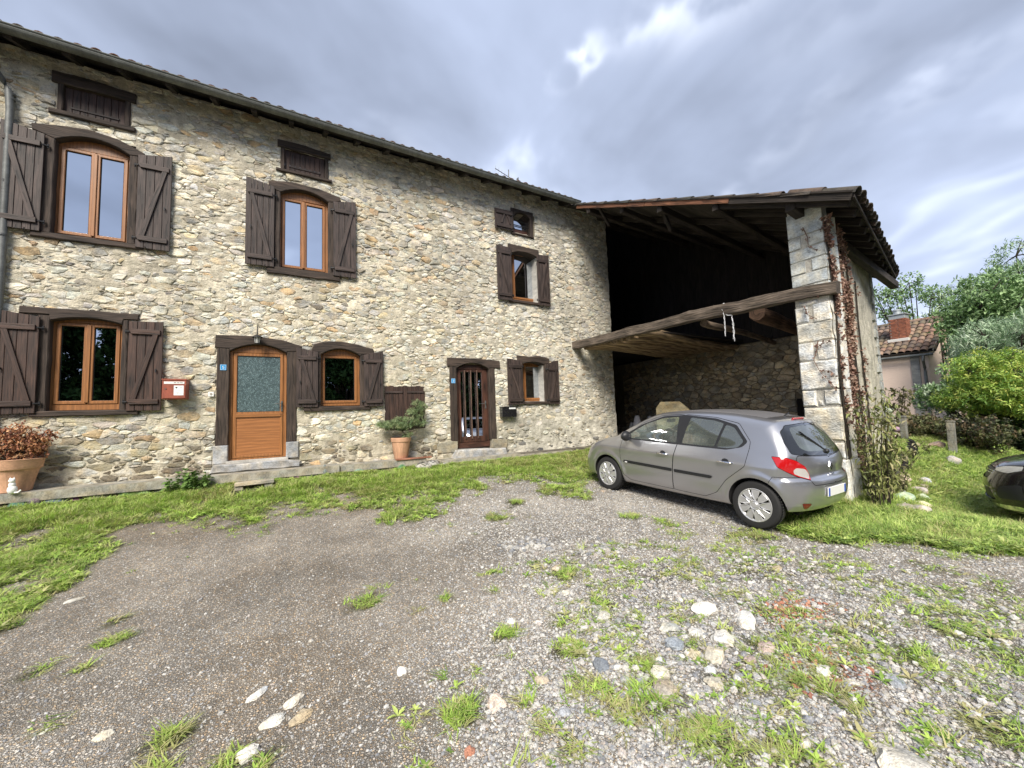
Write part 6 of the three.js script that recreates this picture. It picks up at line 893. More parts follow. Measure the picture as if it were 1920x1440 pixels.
{
  // ---- tall loose shrub at the foot of the pillar
  const s = thing('tall_shrub', 'tall loose shrub with narrow olive leaves at the foot of the barn pillar', 'shrub', [7.62, 0.08, 6.3]), R = RNG(51), stems = [], mats = [], cols = [];
  for (let k = 0; k < 18; k++) { const a = R() * 6.283, d = 0.24 * R(), h = (0.7 + 1.15 * R()) * (1 - 0.3 * d), lean = 0.10 + 0.22 * R(), q = [], bx = Math.cos(a) * d * 1.3 + (R() - 0.4) * 0.34, bz = Math.sin(a) * d * 0.7 + 0.02; for (let i = 0; i <= 8; i++) { const t = i / 8; q.push([bx + Math.cos(a) * lean * t * t, h * t, bz + Math.sin(a) * lean * t * t * 0.7]); } stems.push(tube(q, (t) => 0.009 * (1 - 0.75 * t), 5)); const n = Math.round(17 * h); for (let i = 0; i < n; i++) { const t = 0.12 + 0.88 * R(), m = t * 8, j = Math.min(7, m | 0); const p = V3(...q[j]).lerp(V3(...q[j + 1]), m - j); p.add(V3((R() - 0.5) * 0.1, 0, (R() - 0.5) * 0.1)); mats.push(Mx(p, new THREE.Euler((R() - 0.5) * 1.6, R() * 6.283, (R() - 0.5) * 1.2), 0.6 + 0.7 * R())); cols.push(pick(R, [[0.24, 0.27, 0.09], [0.33, 0.35, 0.13], [0.16, 0.19, 0.07], [0.42, 0.38, 0.2], [0.06, 0.06, 0.035], [0.28, 0.31, 0.1]], 0.4)); } }
  mk('stem', stems, barkM, s); inst('foliage', cluster(leafGeo(0.026, 0.085, 0.3, 0.5), 3, 12, 1.1, 0.09), LM.green, mats, cols, s);
  const s2 = thing('low_shrub', 'low pale dusty shrub in front of the outer barn wall', 'shrub', [8.3, 0.15, 6.12]), m2 = [], c2 = [], st2 = []; for (let k = 0; k < 22; k++) { const a = R() * 6.283, h = 0.35 + 0.65 * R(), l = 0.2 + 0.4 * R(), q = []; const bx = (R() - 0.5) * 1.0, bz = (R() - 0.5) * 0.4; for (let i = 0; i <= 6; i++) { const t = i / 6; q.push([bx + Math.cos(a) * l * t * t, h * t, bz + Math.sin(a) * l * t * t]); } st2.push(tube(q, (t) => 0.007 * (1 - 0.7 * t), 5)); for (let i = 0; i < 28; i++) { const m = R() * 6, j = Math.min(5, m | 0); m2.push(Mx(V3(...q[j]).lerp(V3(...q[j + 1]), m - j).add(V3((R() - 0.5) * 0.08, 0, (R() - 0.5) * 0.08)), new THREE.Euler((R() - 0.5) * 1.6, R() * 6.28, (R() - 0.5)), 0.5 + 0.6 * R())); c2.push(pick(R, [[0.26, 0.27, 0.12], [0.33, 0.31, 0.17], [0.16, 0.18, 0.07], [0.4, 0.36, 0.22]], 0.4)); } } mk('stem', st2, barkM, s2); inst('foliage', cluster(leafGeo(0.035, 0.08, 0.3, 0.5), 3, 13, 1.1, 0.07), LM.green, m2, c2, s2);
  // ---- nettles by the ledge
  const nt = thing('weed_clump', 'bushy green nettle clump growing up against the ledge', 'weeds', [-1.42, 0.55, 0.66]), nm = [], nc = [], ns = []; for (let k = 0; k < 26; k++) { const x = (R() + R() - 1) * 0.38, z = (R() - 0.5) * 0.16, h = 0.12 + 0.24 * R() * (1 - Math.abs(x)); ns.push(tube([[x, 0, z], [x + 0.01, h, z + 0.02]], 0.003, 4)); for (let i = 0; i < 5; i++) { nm.push(Mx(V3(x, h * (0.3 + 0.17 * i), z), new THREE.Euler(0, R() * 6.28, 0), 0.7 + 0.5 * R())); nc.push(pick(R, [[0.10, 0.19, 0.04], [0.15, 0.26, 0.06], [0.19, 0.31, 0.08]], 0.35)); } } mk('stem', ns, std({ color: C(0.12, 0.17, 0.05), roughness: 0.8 }), nt); inst('foliage', cluster(leafGeo(0.05, 0.08, 0.2, 0.4), 4, 14, 0.5, 0.02), LM.green, nm, nc, nt);
  // ---- blackened wilted plants in the meadow
  [[11.07, 0.4, 5.78, 0.34, 'black wilted plant drooping in the meadow, the one nearest the far fence post'], [9.76, 0.28, 6.0, 0.3, 'black wilted stalk bent over, just above the white rubble in the meadow'], [8.72, 0.19, 6.11, 0.2, 'small black wilted plant between the tall shrub and the white rubble']].forEach(([x, y, z, h, label], q) => { const d = thing('wilted_plant', label, 'plant', [x, y, z]), bl = std({ color: C(0.012, 0.011, 0.012), roughness: 0.8, side: THREE.DoubleSide }), g = [], lv = []; for (let k = 0; k < 5; k++) { const a = (k - 2) * 0.4 + R() * 0.2, r = h * (0.4 + 0.4 * R()); g.push(tube([[0, 0, 0], [0.01, h * 0.9, 0.01], [Math.sin(a) * r * 0.6, h * 0.95, 0.03], [Math.sin(a) * r, h * 0.3, 0.05]], (t) => 0.014 * (1 - 0.5 * t), 5)); for (let i = 0; i < 7; i++) lv.push(leafGeo(h * 0.16, h * 0.42, 0.4, 0.8).applyMatrix4(Mx(V3(Math.sin(a) * r * (0.3 + 0.1 * i), h * (0.95 - 0.06 * i), 0.03), new THREE.Euler(1.2 + R() * 0.5, R() * 6.28, 0), 1))); } mk('stem', g, bl, d); mk('wilted_leaves', lv, bl, d); });
}
// ---------------------------------------------------------------- beyond the barn: posts, rubble, the pink house, trees
function rockGeo(R, w, h, d, det = 2, rough = 0.5) { const g = new THREE.IcosahedronGeometry(1, det), facet = Array.from({ length: 7 }, () => [V3(R() - 0.5, (R() - 0.3) * 0.9, R() - 0.5).normalize(), 0.62 + 0.25 * R()]), P = g.attributes.position, sd = R() * 99, v = V3(); for (let i = 0; i < P.count; i++) { v.fromBufferAttribute(P, i); for (const [n, d] of facet) { const e = v.dot(n) - d; if (e > 0) v.addScaledVector(n, -e * 0.85); } const q = 1 - rough / 2 + rough * n3(v.x * 1.3 + sd, v.y * 1.3 + sd, v.z * 1.3) + 0.16 * (n3(v.x * 4 + sd, v.y * 4, v.z * 4) - 0.5), f = 1 - 0.10 * (Math.max(0, Math.abs(v.x) - 0.7) + Math.max(0, Math.abs(v.z) - 0.7)); P.setXYZ(i, v.x * w * 0.5 * q * f, v.y * h * 0.5 * q, v.z * d * 0.5 * q * f); } let t = mergeVertices((g.deleteAttribute('normal'), g.deleteAttribute('uv'), g), 1e-4); t.computeVertexNormals(); t = toCreasedNormals(flatten(t), 0.42); return uvGrain(t, 'x'); }
{
  const R = RNG(61), pm = std({ color: C(0.26, 0.25, 0.22), map: TX.stone, bumpMap: TX.stoneB, bumpScale: 0.015, roughness: 0.95 });
  for (const [x, y, z, h, lean, label] of [[13.1, 0.58, 5.1, 0.62, 0.02, 'grey concrete fence post standing beside the white stone heap'], [12.6, 0.5, 6.0, 0.6, -0.08, 'leaning mossy concrete fence post in front of the dark hedge']]) { const p = thing('fence_post', label, 'fence post', [x, y, z]); p.rotation.z = lean; mk('post', box(0.13, h + 0.1, 0.12, 0, h / 2 - 0.05, 0, { ch: 0.015 }), pm, p); mk('cap', box(0.145, 0.05, 0.135, 0, h + 0.01, 0, { ch: 0.015 }), pm, p); mk('wire_staple', tube([[-0.09, h * 0.7, 0.03], [-0.1, h * 0.7, 0], [-0.09, h * 0.7, -0.03]], 0.005, 5), M.iron, p); }
  const hp = thing('stone_heap', 'heap of big white stones stacked behind the far end of the barn', 'stone heap', [13.2, 0.55, 4.65]); for (let k = 0; k < 34; k++) { const l = (k / 34) | 0, y = 0.06 + 0.85 * (k / 34), m = mk('stone', paint(rockGeo(R, 0.2 + 0.2 * R(), 0.11 + 0.08 * R(), 0.2 + 0.15 * R(), 1), [0.62, 0.61, 0.57].map((v) => v * (0.75 + 0.4 * R()))), M.stone, hp); m.position.set((R() - 0.5) * 0.75, y, (R() - 0.5) * 0.45); m.rotation.set((R() - 0.5) * 0.5, R() * 6, 0.35 + (R() - 0.5) * 0.5); }
  const RL = ['big whitish rubble stone at the head of the trail through the meadow grass', 'whitish rubble stone beside the big one at the head of the trail', 'broad pale rubble stone in the middle of the meadow trail', 'pale rubble stone just in front of the broad middle one', 'nearest rubble stone of the trail, close to the tall shrub', 'largest of the nearest rubble stones at the low end of the trail', 'rubble stone lying farthest right in the meadow trail', 'small rubble stone between the head and the middle of the trail', 'small rubble stone tucked behind the broad middle one', 'little rubble stone right of the head of the trail', 'smallest rubble stone between the middle and the near end of the trail', 'small rubble stone behind the head of the trail'];
  const ms = [[9.45, 6.05, 0.24], [9.2, 6.34, 0.22], [8.5, 6.35, 0.26], [8.49, 6.55, 0.2], [7.75, 6.55, 0.22], [7.95, 6.68, 0.24], [9.82, 6.23, 0.2], [8.95, 6.45, 0.18], [8.75, 6.25, 0.15], [9.55, 6.3, 0.16], [8.2, 6.4, 0.14], [9.05, 6.15, 0.17]];
  for (const [x, z, s] of ms) { const m = mk('rubble_stone', paint(rockGeo(R, s * 1.2, s * 0.7, s, 2), [0.60, 0.58, 0.53].map((v) => v * (0.8 + 0.3 * R()))), M.stone); m.position.set(x, groundY(x, z) + s * 0.22, z); m.rotation.y = R() * 6; tag(m, RL[ms.findIndex((q) => q[0] === x && q[1] === z)], 'stone', 'white rubble stones in the meadow'); }
  { const m = mk('boulder', paint(rockGeo(R, 0.32, 0.24, 0.26, 2), [0.46, 0.43, 0.40]), M.stone); m.position.set(11.9, groundY(11.9, 6.15) + 0.07, 6.15); tag(m, 'single grey boulder at the edge of the dark bushes', 'boulder'); }
  { const m = mk('boulder', paint(rockGeo(R, 0.3, 0.22, 0.3, 2), [0.38, 0.27, 0.22]), M.stone); m.position.set(12.75, groundY(12.75, 5.7) + 0.06, 5.72); tag(m, 'brownish boulder between the two fence posts', 'boulder'); }
}
{
  // ---- the pink house
  const h = thing('pink_house', 'pink rendered cottage with tiled roof and brick chimney beyond the barn', 'house'), pink = std({ color: C(0.86, 0.68, 0.57), bumpMap: TX.stoneB, bumpScale: 0.008, roughness: 0.95 });
  const X0 = 28, X1 = 33.2, Z0 = -9, Z1 = 2, E = 4.22, RX = 30.6, RY = 6.0;
  mk('wall', box(0.35, E + 0.3, Z1 - Z0, X0 + 0.175, (E - 0.3) / 2, (Z0 + Z1) / 2, { ch: 0.02 }), pink, h);
  const gshape = poly([[X0 + 0.02, -0.3], [X1, -0.3], [X1, E], [RX, RY - 0.12], [X0 + 0.02, E - 0.05]], 0.35, Z1 - 0.003, { bevel: 0.01, holes: [[[30.1, 2.9], [31.1, 2.9], [31.1, 4.9], [30.1, 4.7]]] }); mk('gable_wall', gshape, pink, h); mk('back_wall', [box(X1 - X0, E, 0.3, (X0 + X1) / 2, E / 2, Z0), box(0.3, E, Z1 - Z0, X1, E / 2, (Z0 + Z1) / 2)], pink, h);
  const op = part('loft_opening', h); mk('board', box(1.1, 2.0, 0.05, 30.6, 3.85, Z1 - 0.25), M.darkwood, op); mk('frame', [bar([30.05, 2.85, Z1 + 0.01], [30.05, 4.75, Z1 + 0.01], 0.1, 0.08), bar([31.15, 2.85, Z1 + 0.01], [31.15, 4.95, Z1 + 0.01], 0.1, 0.08)], M.darkwood, op); mk('iron_ornament', [bar([30.25, 3.1, Z1 + 0.02], [30.85, 4.4, Z1 + 0.02], 0.06, 0.03), bar([30.3, 4.5, Z1 + 0.02], [30.5, 3.5, Z1 + 0.02], 0.05, 0.03), bar([30.3, 4.1, Z1 + 0.02], [30.9, 3.95, Z1 + 0.02], 0.05, 0.03), bar([30.85, 4.5, Z1 + 0.02], [30.75, 3.9, Z1 + 0.02], 0.05, 0.03)], M.iron, op);
  const a = Math.atan2(RY - E, RX - X0), rf = part('roof', h), slope = Math.hypot(RX - X0 + 0.28, (RX - X0 + 0.28) * Math.tan(a)), tc = [[0.24, 0.15, 0.11], [0.30, 0.19, 0.14], [0.36, 0.25, 0.19], [0.2, 0.15, 0.12], [0.27, 0.2, 0.13], [0.18, 0.15, 0.11]];
  mk('deck', box(slope, 0.06, Z1 - Z0 + 0.5, (X0 - 0.28 + RX) / 2, (E - 0.28 * Math.tan(a) + RY) / 2 - 0.03, (Z0 + Z1) / 2 + 0.1, { rz: a }), M.eavewood, rf); mk('deck', box(slope, 0.06, Z1 - Z0 + 0.5, (X1 + 0.4 + RX) / 2, (E - 0.4 * Math.tan(a) + RY) / 2 - 0.05, (Z0 + Z1) / 2 + 0.1, { rz: -a }), M.eavewood, rf);
  const tg = tc.map((c) => paint(__barrel(0.15, 0.52).rotateY(-Math.PI / 2), c)); let n = 0;
  for (let r = 0; r < 9; r++) for (let k = 0; k < 22; k++) { const z = Z1 + 0.2 - k * 0.285; if (z < -4.2) continue; const d = 0.02 + r * 0.365, x = X0 - 0.28 + d * Math.cos(a) + 0.45, y = E - 0.28 * Math.tan(a) + (d + 0.45) * Math.sin(a); const t = mk('tile', tg[(hash(r, k, 5) * 6) | 0], M.clay, rf); t.position.set(x, y + 0.0 + hash(r, k) * 0.012, z + (hash(k, r, 3) - 0.5) * 0.03); t.rotation.z = a - 0.05; n++; }
  const rest = []; for (let k = 22; k < 40; k++) { const z = Z1 + 0.2 - k * 0.285; rest.push(paint(__barrel(0.15, slope).rotateY(-Math.PI / 2), tc[(hash(k, 8) * 6) | 0]).applyMatrix4(new THREE.Matrix4().makeRotationZ(a).setPosition(RX, RY, z))); } mk('upper_tiles', rest, M.clay, rf, 'stuff');
  mk('ridge_tile', Array.from({ length: 22 }, (_, k) => paint(__barrel(0.17, 0.5), tc[k % 6]).translate(RX, RY - 0.02, Z1 + 0.2 - 0.5 - k * 0.47)), M.clay, rf, 'stuff');
  mk('barge_board', [bar([X0 - 0.33, E - 0.33 * Math.tan(a) - 0.02, Z1 + 0.27], [RX, RY - 0.02, Z1 + 0.27], 0.2, 0.035), bar([X1 + 0.4, E - 0.4 * Math.tan(a) - 0.05, Z1 + 0.27], [RX, RY - 0.02, Z1 + 0.27], 0.2, 0.035)], std({ color: C(0.62, 0.6, 0.56), map: TX.wood, roughness: 0.8 }), rf);
  const ch = part('chimney', rf), brick = std({ color: C(0.40, 0.15, 0.09), map: TX.stone, bumpMap: TX.stoneB, bumpScale: 0.02, roughness: 0.95 }), bm = [], bc = []; mk('core', box(0.58, 1.5, 0.64, 29.1, 5.25, 0.75), std({ color: C(0.45, 0.38, 0.32), roughness: 0.95 }), ch);
  const bricks = []; for (let r = 0; r < 19; r++) for (const [dx, dz, w, d] of [[-0.16, -0.33, 0.27, 0.05], [0.16, -0.33, 0.27, 0.05], [-0.16, 0.33, 0.27, 0.05], [0.16, 0.33, 0.27, 0.05], [-0.30, -0.16, 0.05, 0.29], [-0.30, 0.16, 0.05, 0.29]]) { const sft = r % 2 ? 0.05 : 0; bricks.push(box(w, 0.068, d, 29.1 + dx + (w > 0.1 ? sft : 0), 4.56 + r * 0.08, 0.75 + dz + (d > 0.1 ? sft : 0), { ch: 0.006 })); } mk('brickwork', bricks, brick, ch);
  mk('flashing', [box(0.75, 0.16, 0.85, 29.0, 4.86, 0.75, { ch: 0.02 })], std({ color: C(0.6, 0.59, 0.56), roughness: 0.7 }), ch); mk('chimney_cap', [box(0.6, 0.22, 0.66, 29.1, 6.14, 0.75, { ch: 0.02 }), box(0.7, 0.06, 0.78, 29.1, 6.28, 0.75, { ch: 0.02 }), lathe([[0.16, 0], [0.16, 0.22], [0.2, 0.24], [0.2, 0.3], [0, 0.34]], 16).translate(29.15, 6.28, 0.7)], std({ color: C(0.42, 0.45, 0.46), metalness: 0.5, roughness: 0.5 }), ch);
  mk('gutter', tube([[X0 - 0.33, E - 0.36, Z1 + 0.25], [X0 - 0.33, E - 0.36, Z0]], 0.07, 8), M.zinc, h); mk('downpipe', tube([[X0 - 0.33, E - 0.4, Z1 - 0.1], [X0 - 0.42, E - 0.65, Z1 - 0.1], [X0 - 0.12, E - 1.0, Z1 - 0.15], [X0 - 0.1, E - 1.2, Z1 - 0.15], [X0 - 0.1, 0, Z1 - 0.15]], 0.06, 8), M.zinc, h); mk('corner_strip', box(0.1, E + 0.2, 0.32, X0 - 0.02, (E - 0.2) / 2, Z1 - 0.5), std({ color: C(0.5, 0.5, 0.5), map: TX.plaster, roughness: 0.8 }), h);
}
{
  const R = RNG(71);
  const silver = [[0.33, 0.46, 0.28], [0.43, 0.55, 0.37], [0.25, 0.37, 0.21], [0.54, 0.63, 0.47]], mid = [[0.21, 0.34, 0.13], [0.28, 0.42, 0.18], [0.15, 0.25, 0.10], [0.36, 0.50, 0.24]], yel = [[0.34, 0.50, 0.10], [0.45, 0.58, 0.13], [0.22, 0.38, 0.09], [0.56, 0.60, 0.15]], deep = [[0.05, 0.10, 0.035], [0.075, 0.14, 0.045], [0.035, 0.065, 0.025]];
  const narrow = cluster(leafGeo(0.05, 0.22, 0.2, 0.4), 6, 15, 1.0, 0.18), oval = cluster(leafGeo(0.10, 0.17, 0.2, 0.4), 5, 16, 0.9, 0.18), small = cluster(leafGeo(0.07, 0.12, 0.2, 0.4), 5, 17, 1.0, 0.14), palm = cluster(leafGeo(0.035, 0.13, 0.15, 0.5), 7, 19, 0.7, 0.05);
  const L = (n, c, rx, ry, rz, r0, r1) => { const a = []; for (let i = 0; i < n; i++) { const u = R() * 2 - 1, t = R() * 6.283, k = Math.sqrt(1 - u * u), d = 0.4 + 0.6 * Math.sqrt(R()); a.push([c[0] + k * Math.cos(t) * rx * d, c[1] + u * ry * d, c[2] + k * Math.sin(t) * rz * d, lerp(r0, r1, R())]); } return a; };
  makeTree('acacia_tree', 'tall airy grey green tree at the right edge behind the bushes', 'tree', [34, 0, 3.9], L(36, [0.4, 6.7, 0.2], 3.2, 2.8, 3.3, 0.6, 1.2), { seed: 1, r: 0.22, geo: narrow, cols: [...silver, ...mid], per: 130, size: 1.15 });
  makeTree('broad_tree', 'broad mid green tree behind the pink cottage gable', 'tree', [27.6, 0, 4.8], L(28, [0, 4.5, 0], 1.8, 2.2, 1.8, 0.6, 1.0), { seed: 2, r: 0.18, geo: oval, cols: mid, per: 190, size: 0.95 });
  makeTree('sparse_tree', 'thin sparse tree reaching above the pink cottage roof', 'tree', [36.5, 0, -0.6], L(20, [-0.4, 8.0, 0], 2.8, 1.6, 2.2, 0.4, 0.8), { seed: 3, r: 0.14, geo: oval, cols: mid, per: 95, size: 0.9 });
  makeTree('far_tree', 'dark rounded tree between the cottage chimney and the sparse tree', 'tree', [40, 0, 1.0], L(14, [0, 6.3, 0], 2.6, 1.6, 2.4, 0.7, 1.1), { seed: 4, r: 0.2, geo: oval, cols: mid.map((c) => c.map((v) => v * 0.75)), per: 130, size: 1.2 });
  makeTree('olive_tree', 'silvery leaved tree spreading beside the pink cottage', 'tree', [20.8, 0, 5.75], L(22, [0, 3.0, 0], 1.35, 1.3, 1.2, 0.4, 0.8), { seed: 5, r: 0.12, geo: narrow, cols: silver, per: 260, size: 0.7 });
  makeTree('olive_tree', 'silvery leaved tree at the right edge above the yellow green bush', 'tree', [19.6, 0, 6.3], L(20, [0, 3.1, 0], 1.4, 1.2, 1.2, 0.4, 0.75), { seed: 6, r: 0.12, geo: narrow, cols: silver, per: 260, size: 0.7 });
  makeTree('maple_bush', 'yellow green feathery bush in front of the silvery trees', 'bush', [16.9, 0.35, 6.15], L(34, [0.1, 1.45, 0.1], 1.3, 0.85, 1.35, 0.3, 0.55), { seed: 7, r: 0.07, geo: palm, cols: yel, per: 1100, size: 0.75 });
  makeTree('dark_bush', 'leafy thicket with the shadow under the yellow green bush put into its leaf colour', 'bush', [17.2, 0.3, 6.45], L(20, [0.2, 0.55, 0.3], 1.5, 0.5, 1.1, 0.3, 0.55), { seed: 8, r: 0.06, geo: small, cols: deep, per: 420, size: 0.8 });  // deep leaf colours carry the shadow below the yellow green bush
  makeTree('green_bush', 'mid green bush between the cottage corner and the yellow bush', 'bush', [18.6, 0.3, 5.0], L(18, [0, 1.3, 0], 0.7, 0.9, 0.9, 0.3, 0.55), { seed: 9, r: 0.06, geo: small, cols: [...mid, ...silver], per: 420, size: 0.8 });
  makeTree('brown_shrub', 'low brownish green shrub between the two fence posts', 'shrub', [14.2, 0.5, 5.2], L(14, [0, 0.32, 0], 0.7, 0.22, 0.5, 0.2, 0.35), { seed: 10, r: 0.03, geo: small, cols: [[0.13, 0.13, 0.05], [0.09, 0.10, 0.04], [0.2, 0.15, 0.08], [0.16, 0.18, 0.07]], per: 900, size: 0.55 });
  makeTree('hedge_shrub', 'dark bramble shrub behind the leaning fence post', 'shrub', [13.9, 0.45, 6.25], L(14, [0, 0.4, 0], 0.9, 0.3, 0.5, 0.2, 0.35), { seed: 11, r: 0.03, geo: small, cols: [[0.07, 0.085, 0.035], [0.05, 0.06, 0.03], [0.15, 0.11, 0.06], [0.12, 0.13, 0.05]], per: 900, size: 0.55 });
  makeTree('fig_sapling', 'sparse leafy sapling against the pink cottage wall', 'sapling', [16.6, 0.4, 3.9], L(7, [0, 1.15, 0], 0.45, 0.7, 0.4, 0.18, 0.3), { seed: 12, r: 0.03, geo: oval, cols: [[0.16, 0.17, 0.07], [0.22, 0.2, 0.09], [0.11, 0.12, 0.05]], per: 200, size: 0.6 });
  // trees that stand behind the viewer: the ground floor panes mirror them
  const t0 = makeTree('garden_tree', 'dark garden tree facing the house, mirrored in the middle of the lower left window', 'tree', [-6.5, 0, 20], L(26, [0, 4.4, 0], 2.9, 3.6, 2.0, 0.7, 1.2), { seed: 13, r: 0.2, geo: oval, cols: deep.map((c) => c.map((v) => v * 0.5)), mat: phy({ color: C(1, 1, 1), roughness: 1, specularIntensity: 0, side: THREE.DoubleSide }), per: 200, size: 1.7, group: 'trees facing the house' });
  for (const [x, z, s, r] of [[-1.5, 21, 0.95, 1], [3.6, 20, 0.9, 2.2], [8.6, 22, 1.1, 4], [-11.5, 20, 1.05, 3], [13.6, 20.5, 1.0, 5], [19.5, 19.5, 1.05, 0.5]]) { const c = t0.clone(); c.name = numbered('garden_tree'); c.userData.label = 'garden tree facing the house, mirrored in ' + { 1: 'the front door glass', 2.2: 'the kitchen window', 4: 'the right part of the kitchen window', 3: 'the far left of the lower left window', 5: 'the barred door glass', 0.5: 'the small right hand window' }[r]; c.position.set(x, 0, z); c.rotation.y = r; c.scale.setScalar(s); scene.add(c); }
}
// ---------------------------------------------------------------- yard: stones one can point at, gravel, grass
{
  const R = RNG(81), W = [0.74, 0.72, 0.66], CR = [0.68, 0.62, 0.49], G = [0.42, 0.43, 0.44], TN = [0.56, 0.47, 0.34], PK = [0.54, 0.42, 0.36];
  const S = [
    [2.89, 6.76, 0.25, 0.13, 0.19, W, 'largest white boulder at the head of the stone cluster in the yard'], [3.01, 7.02, 0.27, 0.08, 0.12, W, 'long flat white stone right of the largest boulder'], [2.43, 6.80, 0.17, 0.08, 0.14, [0.70, 0.68, 0.58], 'round cream stone left of the largest white boulder'],
    [2.62, 7.10, 0.16, 0.11, 0.15, W, 'rough bright white stone in the grassy middle of the cluster'], [2.29, 6.96, 0.16, 0.07, 0.13, [0.46, 0.48, 0.48], 'flat grey oval stone left of the bright white one'], [2.42, 7.17, 0.20, 0.08, 0.12, CR, 'yellowish cream slab below the bright white stone'], [2.31, 7.1, 0.11, 0.06, 0.09, [0.66, 0.58, 0.40], 'small buff stone touching the yellowish cream slab'],
    [2.55, 6.93, 0.11, 0.06, 0.08, [0.58, 0.58, 0.56], 'small pale grey chip under the grass of the cluster'], [1.73, 6.86, 0.13, 0.06, 0.10, [0.24, 0.27, 0.31], 'dark blue grey stone alone left of the cluster'], [1.98, 7.11, 0.13, 0.06, 0.11, CR, 'cream stone just above the big tan stone'], [1.88, 7.22, 0.21, 0.08, 0.14, [0.60, 0.53, 0.42], 'big tan rounded stone at the lower left of the cluster'],
    [2.16, 7.34, 0.12, 0.06, 0.10, CR, 'cream stone at the bottom of the cluster near the kerbless edge'], [1.34, 6.77, 0.075, 0.05, 0.08, [0.60, 0.54, 0.45], 'little tan disc of stone standing among weeds'], [2.16, 6.42, 0.15, 0.06, 0.09, [0.62, 0.60, 0.53], 'oblong whitish stone above the cluster on its left'], [2.05, 5.85, 0.16, 0.05, 0.10, [0.62, 0.60, 0.52], 'slanting pale stone, uppermost of the small trail'], [2.15, 5.95, 0.11, 0.05, 0.08, [0.66, 0.62, 0.52], 'second pale stone of the small trail'],
    [1.92, 5.64, 0.11, 0.04, 0.07, [0.58, 0.56, 0.50], 'flat pale stone at the far left of the small trail'], [1.52, 6.09, 0.075, 0.05, 0.06, W, 'small white stone beside a moss patch'], [0.65, 6.23, 0.075, 0.055, 0.07, W, 'single round white pebble on bare gravel'], [-0.14, 5.98, 0.15, 0.035, 0.055, W, 'thin white splinter of stone on bare gravel'], [0.05, 6.16, 0.13, 0.06, 0.085, [0.60, 0.57, 0.50], 'greyish stone, top of the group of three'],
    [-0.05, 6.26, 0.13, 0.045, 0.075, [0.56, 0.55, 0.50], 'pale grey stone, left of the group of three'], [0.08, 6.30, 0.135, 0.05, 0.09, [0.70, 0.56, 0.36], 'orange buff stone, right of the group of three'], [-0.16, 6.43, 0.10, 0.07, 0.10, [0.66, 0.66, 0.64], 'chunky whitish stone by the moss at the bottom edge'], [-0.82, 5.92, 0.09, 0.03, 0.055, CR, 'narrow cream stone at the lower left'], [1.02, 6.80, 0.13, 0.075, 0.10, [0.66, 0.57, 0.50], 'pinkish white stone with a dark side beside the moss patch'],
    [0.77, 7.0, 0.065, 0.04, 0.055, [0.48, 0.22, 0.14], 'reddish brick fragment near the bottom edge'], [2.39, 5.48, 0.19, 0.05, 0.10, [0.58, 0.50, 0.38], 'flat tan slab lying by the dark damp gravel'], [2.33, 8.1, 0.30, 0.1, 0.2, [0.70, 0.66, 0.57], 'large cream stone cut by the bottom edge of the yard'], [2.77, 7.31, 0.15, 0.05, 0.1, PK, 'brownish pink stone right of the cream slab'], [3.43, 7.61, 0.12, 0.05, 0.08, G, 'grey stone beyond the brick coloured patch'],
    [2.79, 7.63, 0.17, 0.04, 0.09, [0.6, 0.58, 0.53], 'pale slab in the mossy gravel on the right'], [3.02, 7.87, 0.13, 0.05, 0.09, [0.56, 0.57, 0.57], 'blue grey stone at the far right of the mossy gravel'], [4.22, 6.62, 0.15, 0.04, 0.09, TN, 'tan flake on the driven gravel behind the grey car'], [3.65, 7.51, 0.09, 0.05, 0.07, W, 'small white stone above the grey one on the right'], [-2.29, 1.66, 0.26, 0.06, 0.13, [0.62, 0.48, 0.38], 'flat pinkish stone half sunk in the left grass'], [-1.6, 3.87, 0.15, 0.03, 0.07, [0.62, 0.6, 0.53], 'pale sliver of stone at the edge of the left grass'],
    [5.83, 6.33, 0.14, 0.03, 0.07, [0.56, 0.52, 0.44], 'thin pale stone behind the rear wheel of the grey car'], [4.95, 3.35, 0.12, 0.05, 0.08, [0.66, 0.52, 0.38], 'pinkish stone in the grass before the front wheel'], [1.3, 7.05, 0.07, 0.04, 0.06, [0.56, 0.57, 0.58], 'small grey round stone near the tan disc'], [2.25, 7.25, 0.08, 0.045, 0.06, W, 'small white stone below the buff stone'], [2.55, 7.32, 0.1, 0.05, 0.07, PK, 'small reddish brown stone below the yellowish slab'],
  ];
  for (const [x, z, w, h, d, c, label] of S) { const v = 0.92 + 0.16 * R(), m = mk('yard_stone', paint(rockGeo(R, w * 1.02, h * 0.95, d * 1.05, 3, 0.85), c.map((q) => q * v)), M.stone); m.position.set(x, groundY(x, z) + h * 0.05, z); m.rotation.set((R() - 0.5) * 0.2, 0.5 + (R() - 0.5) * 0.5, (R() - 0.5) * 0.12); tag(m, label, 'stone'); }
}
const SEEN = (x, z, m = 0.1) => { const dx = x - 0, dz = z - 8.9, f = dx * 0.494 - dz * 0.869, s = dx * 0.869 + dz * 0.494; return f > 0.9 && Math.abs(s) < f * (1.30 + m); };
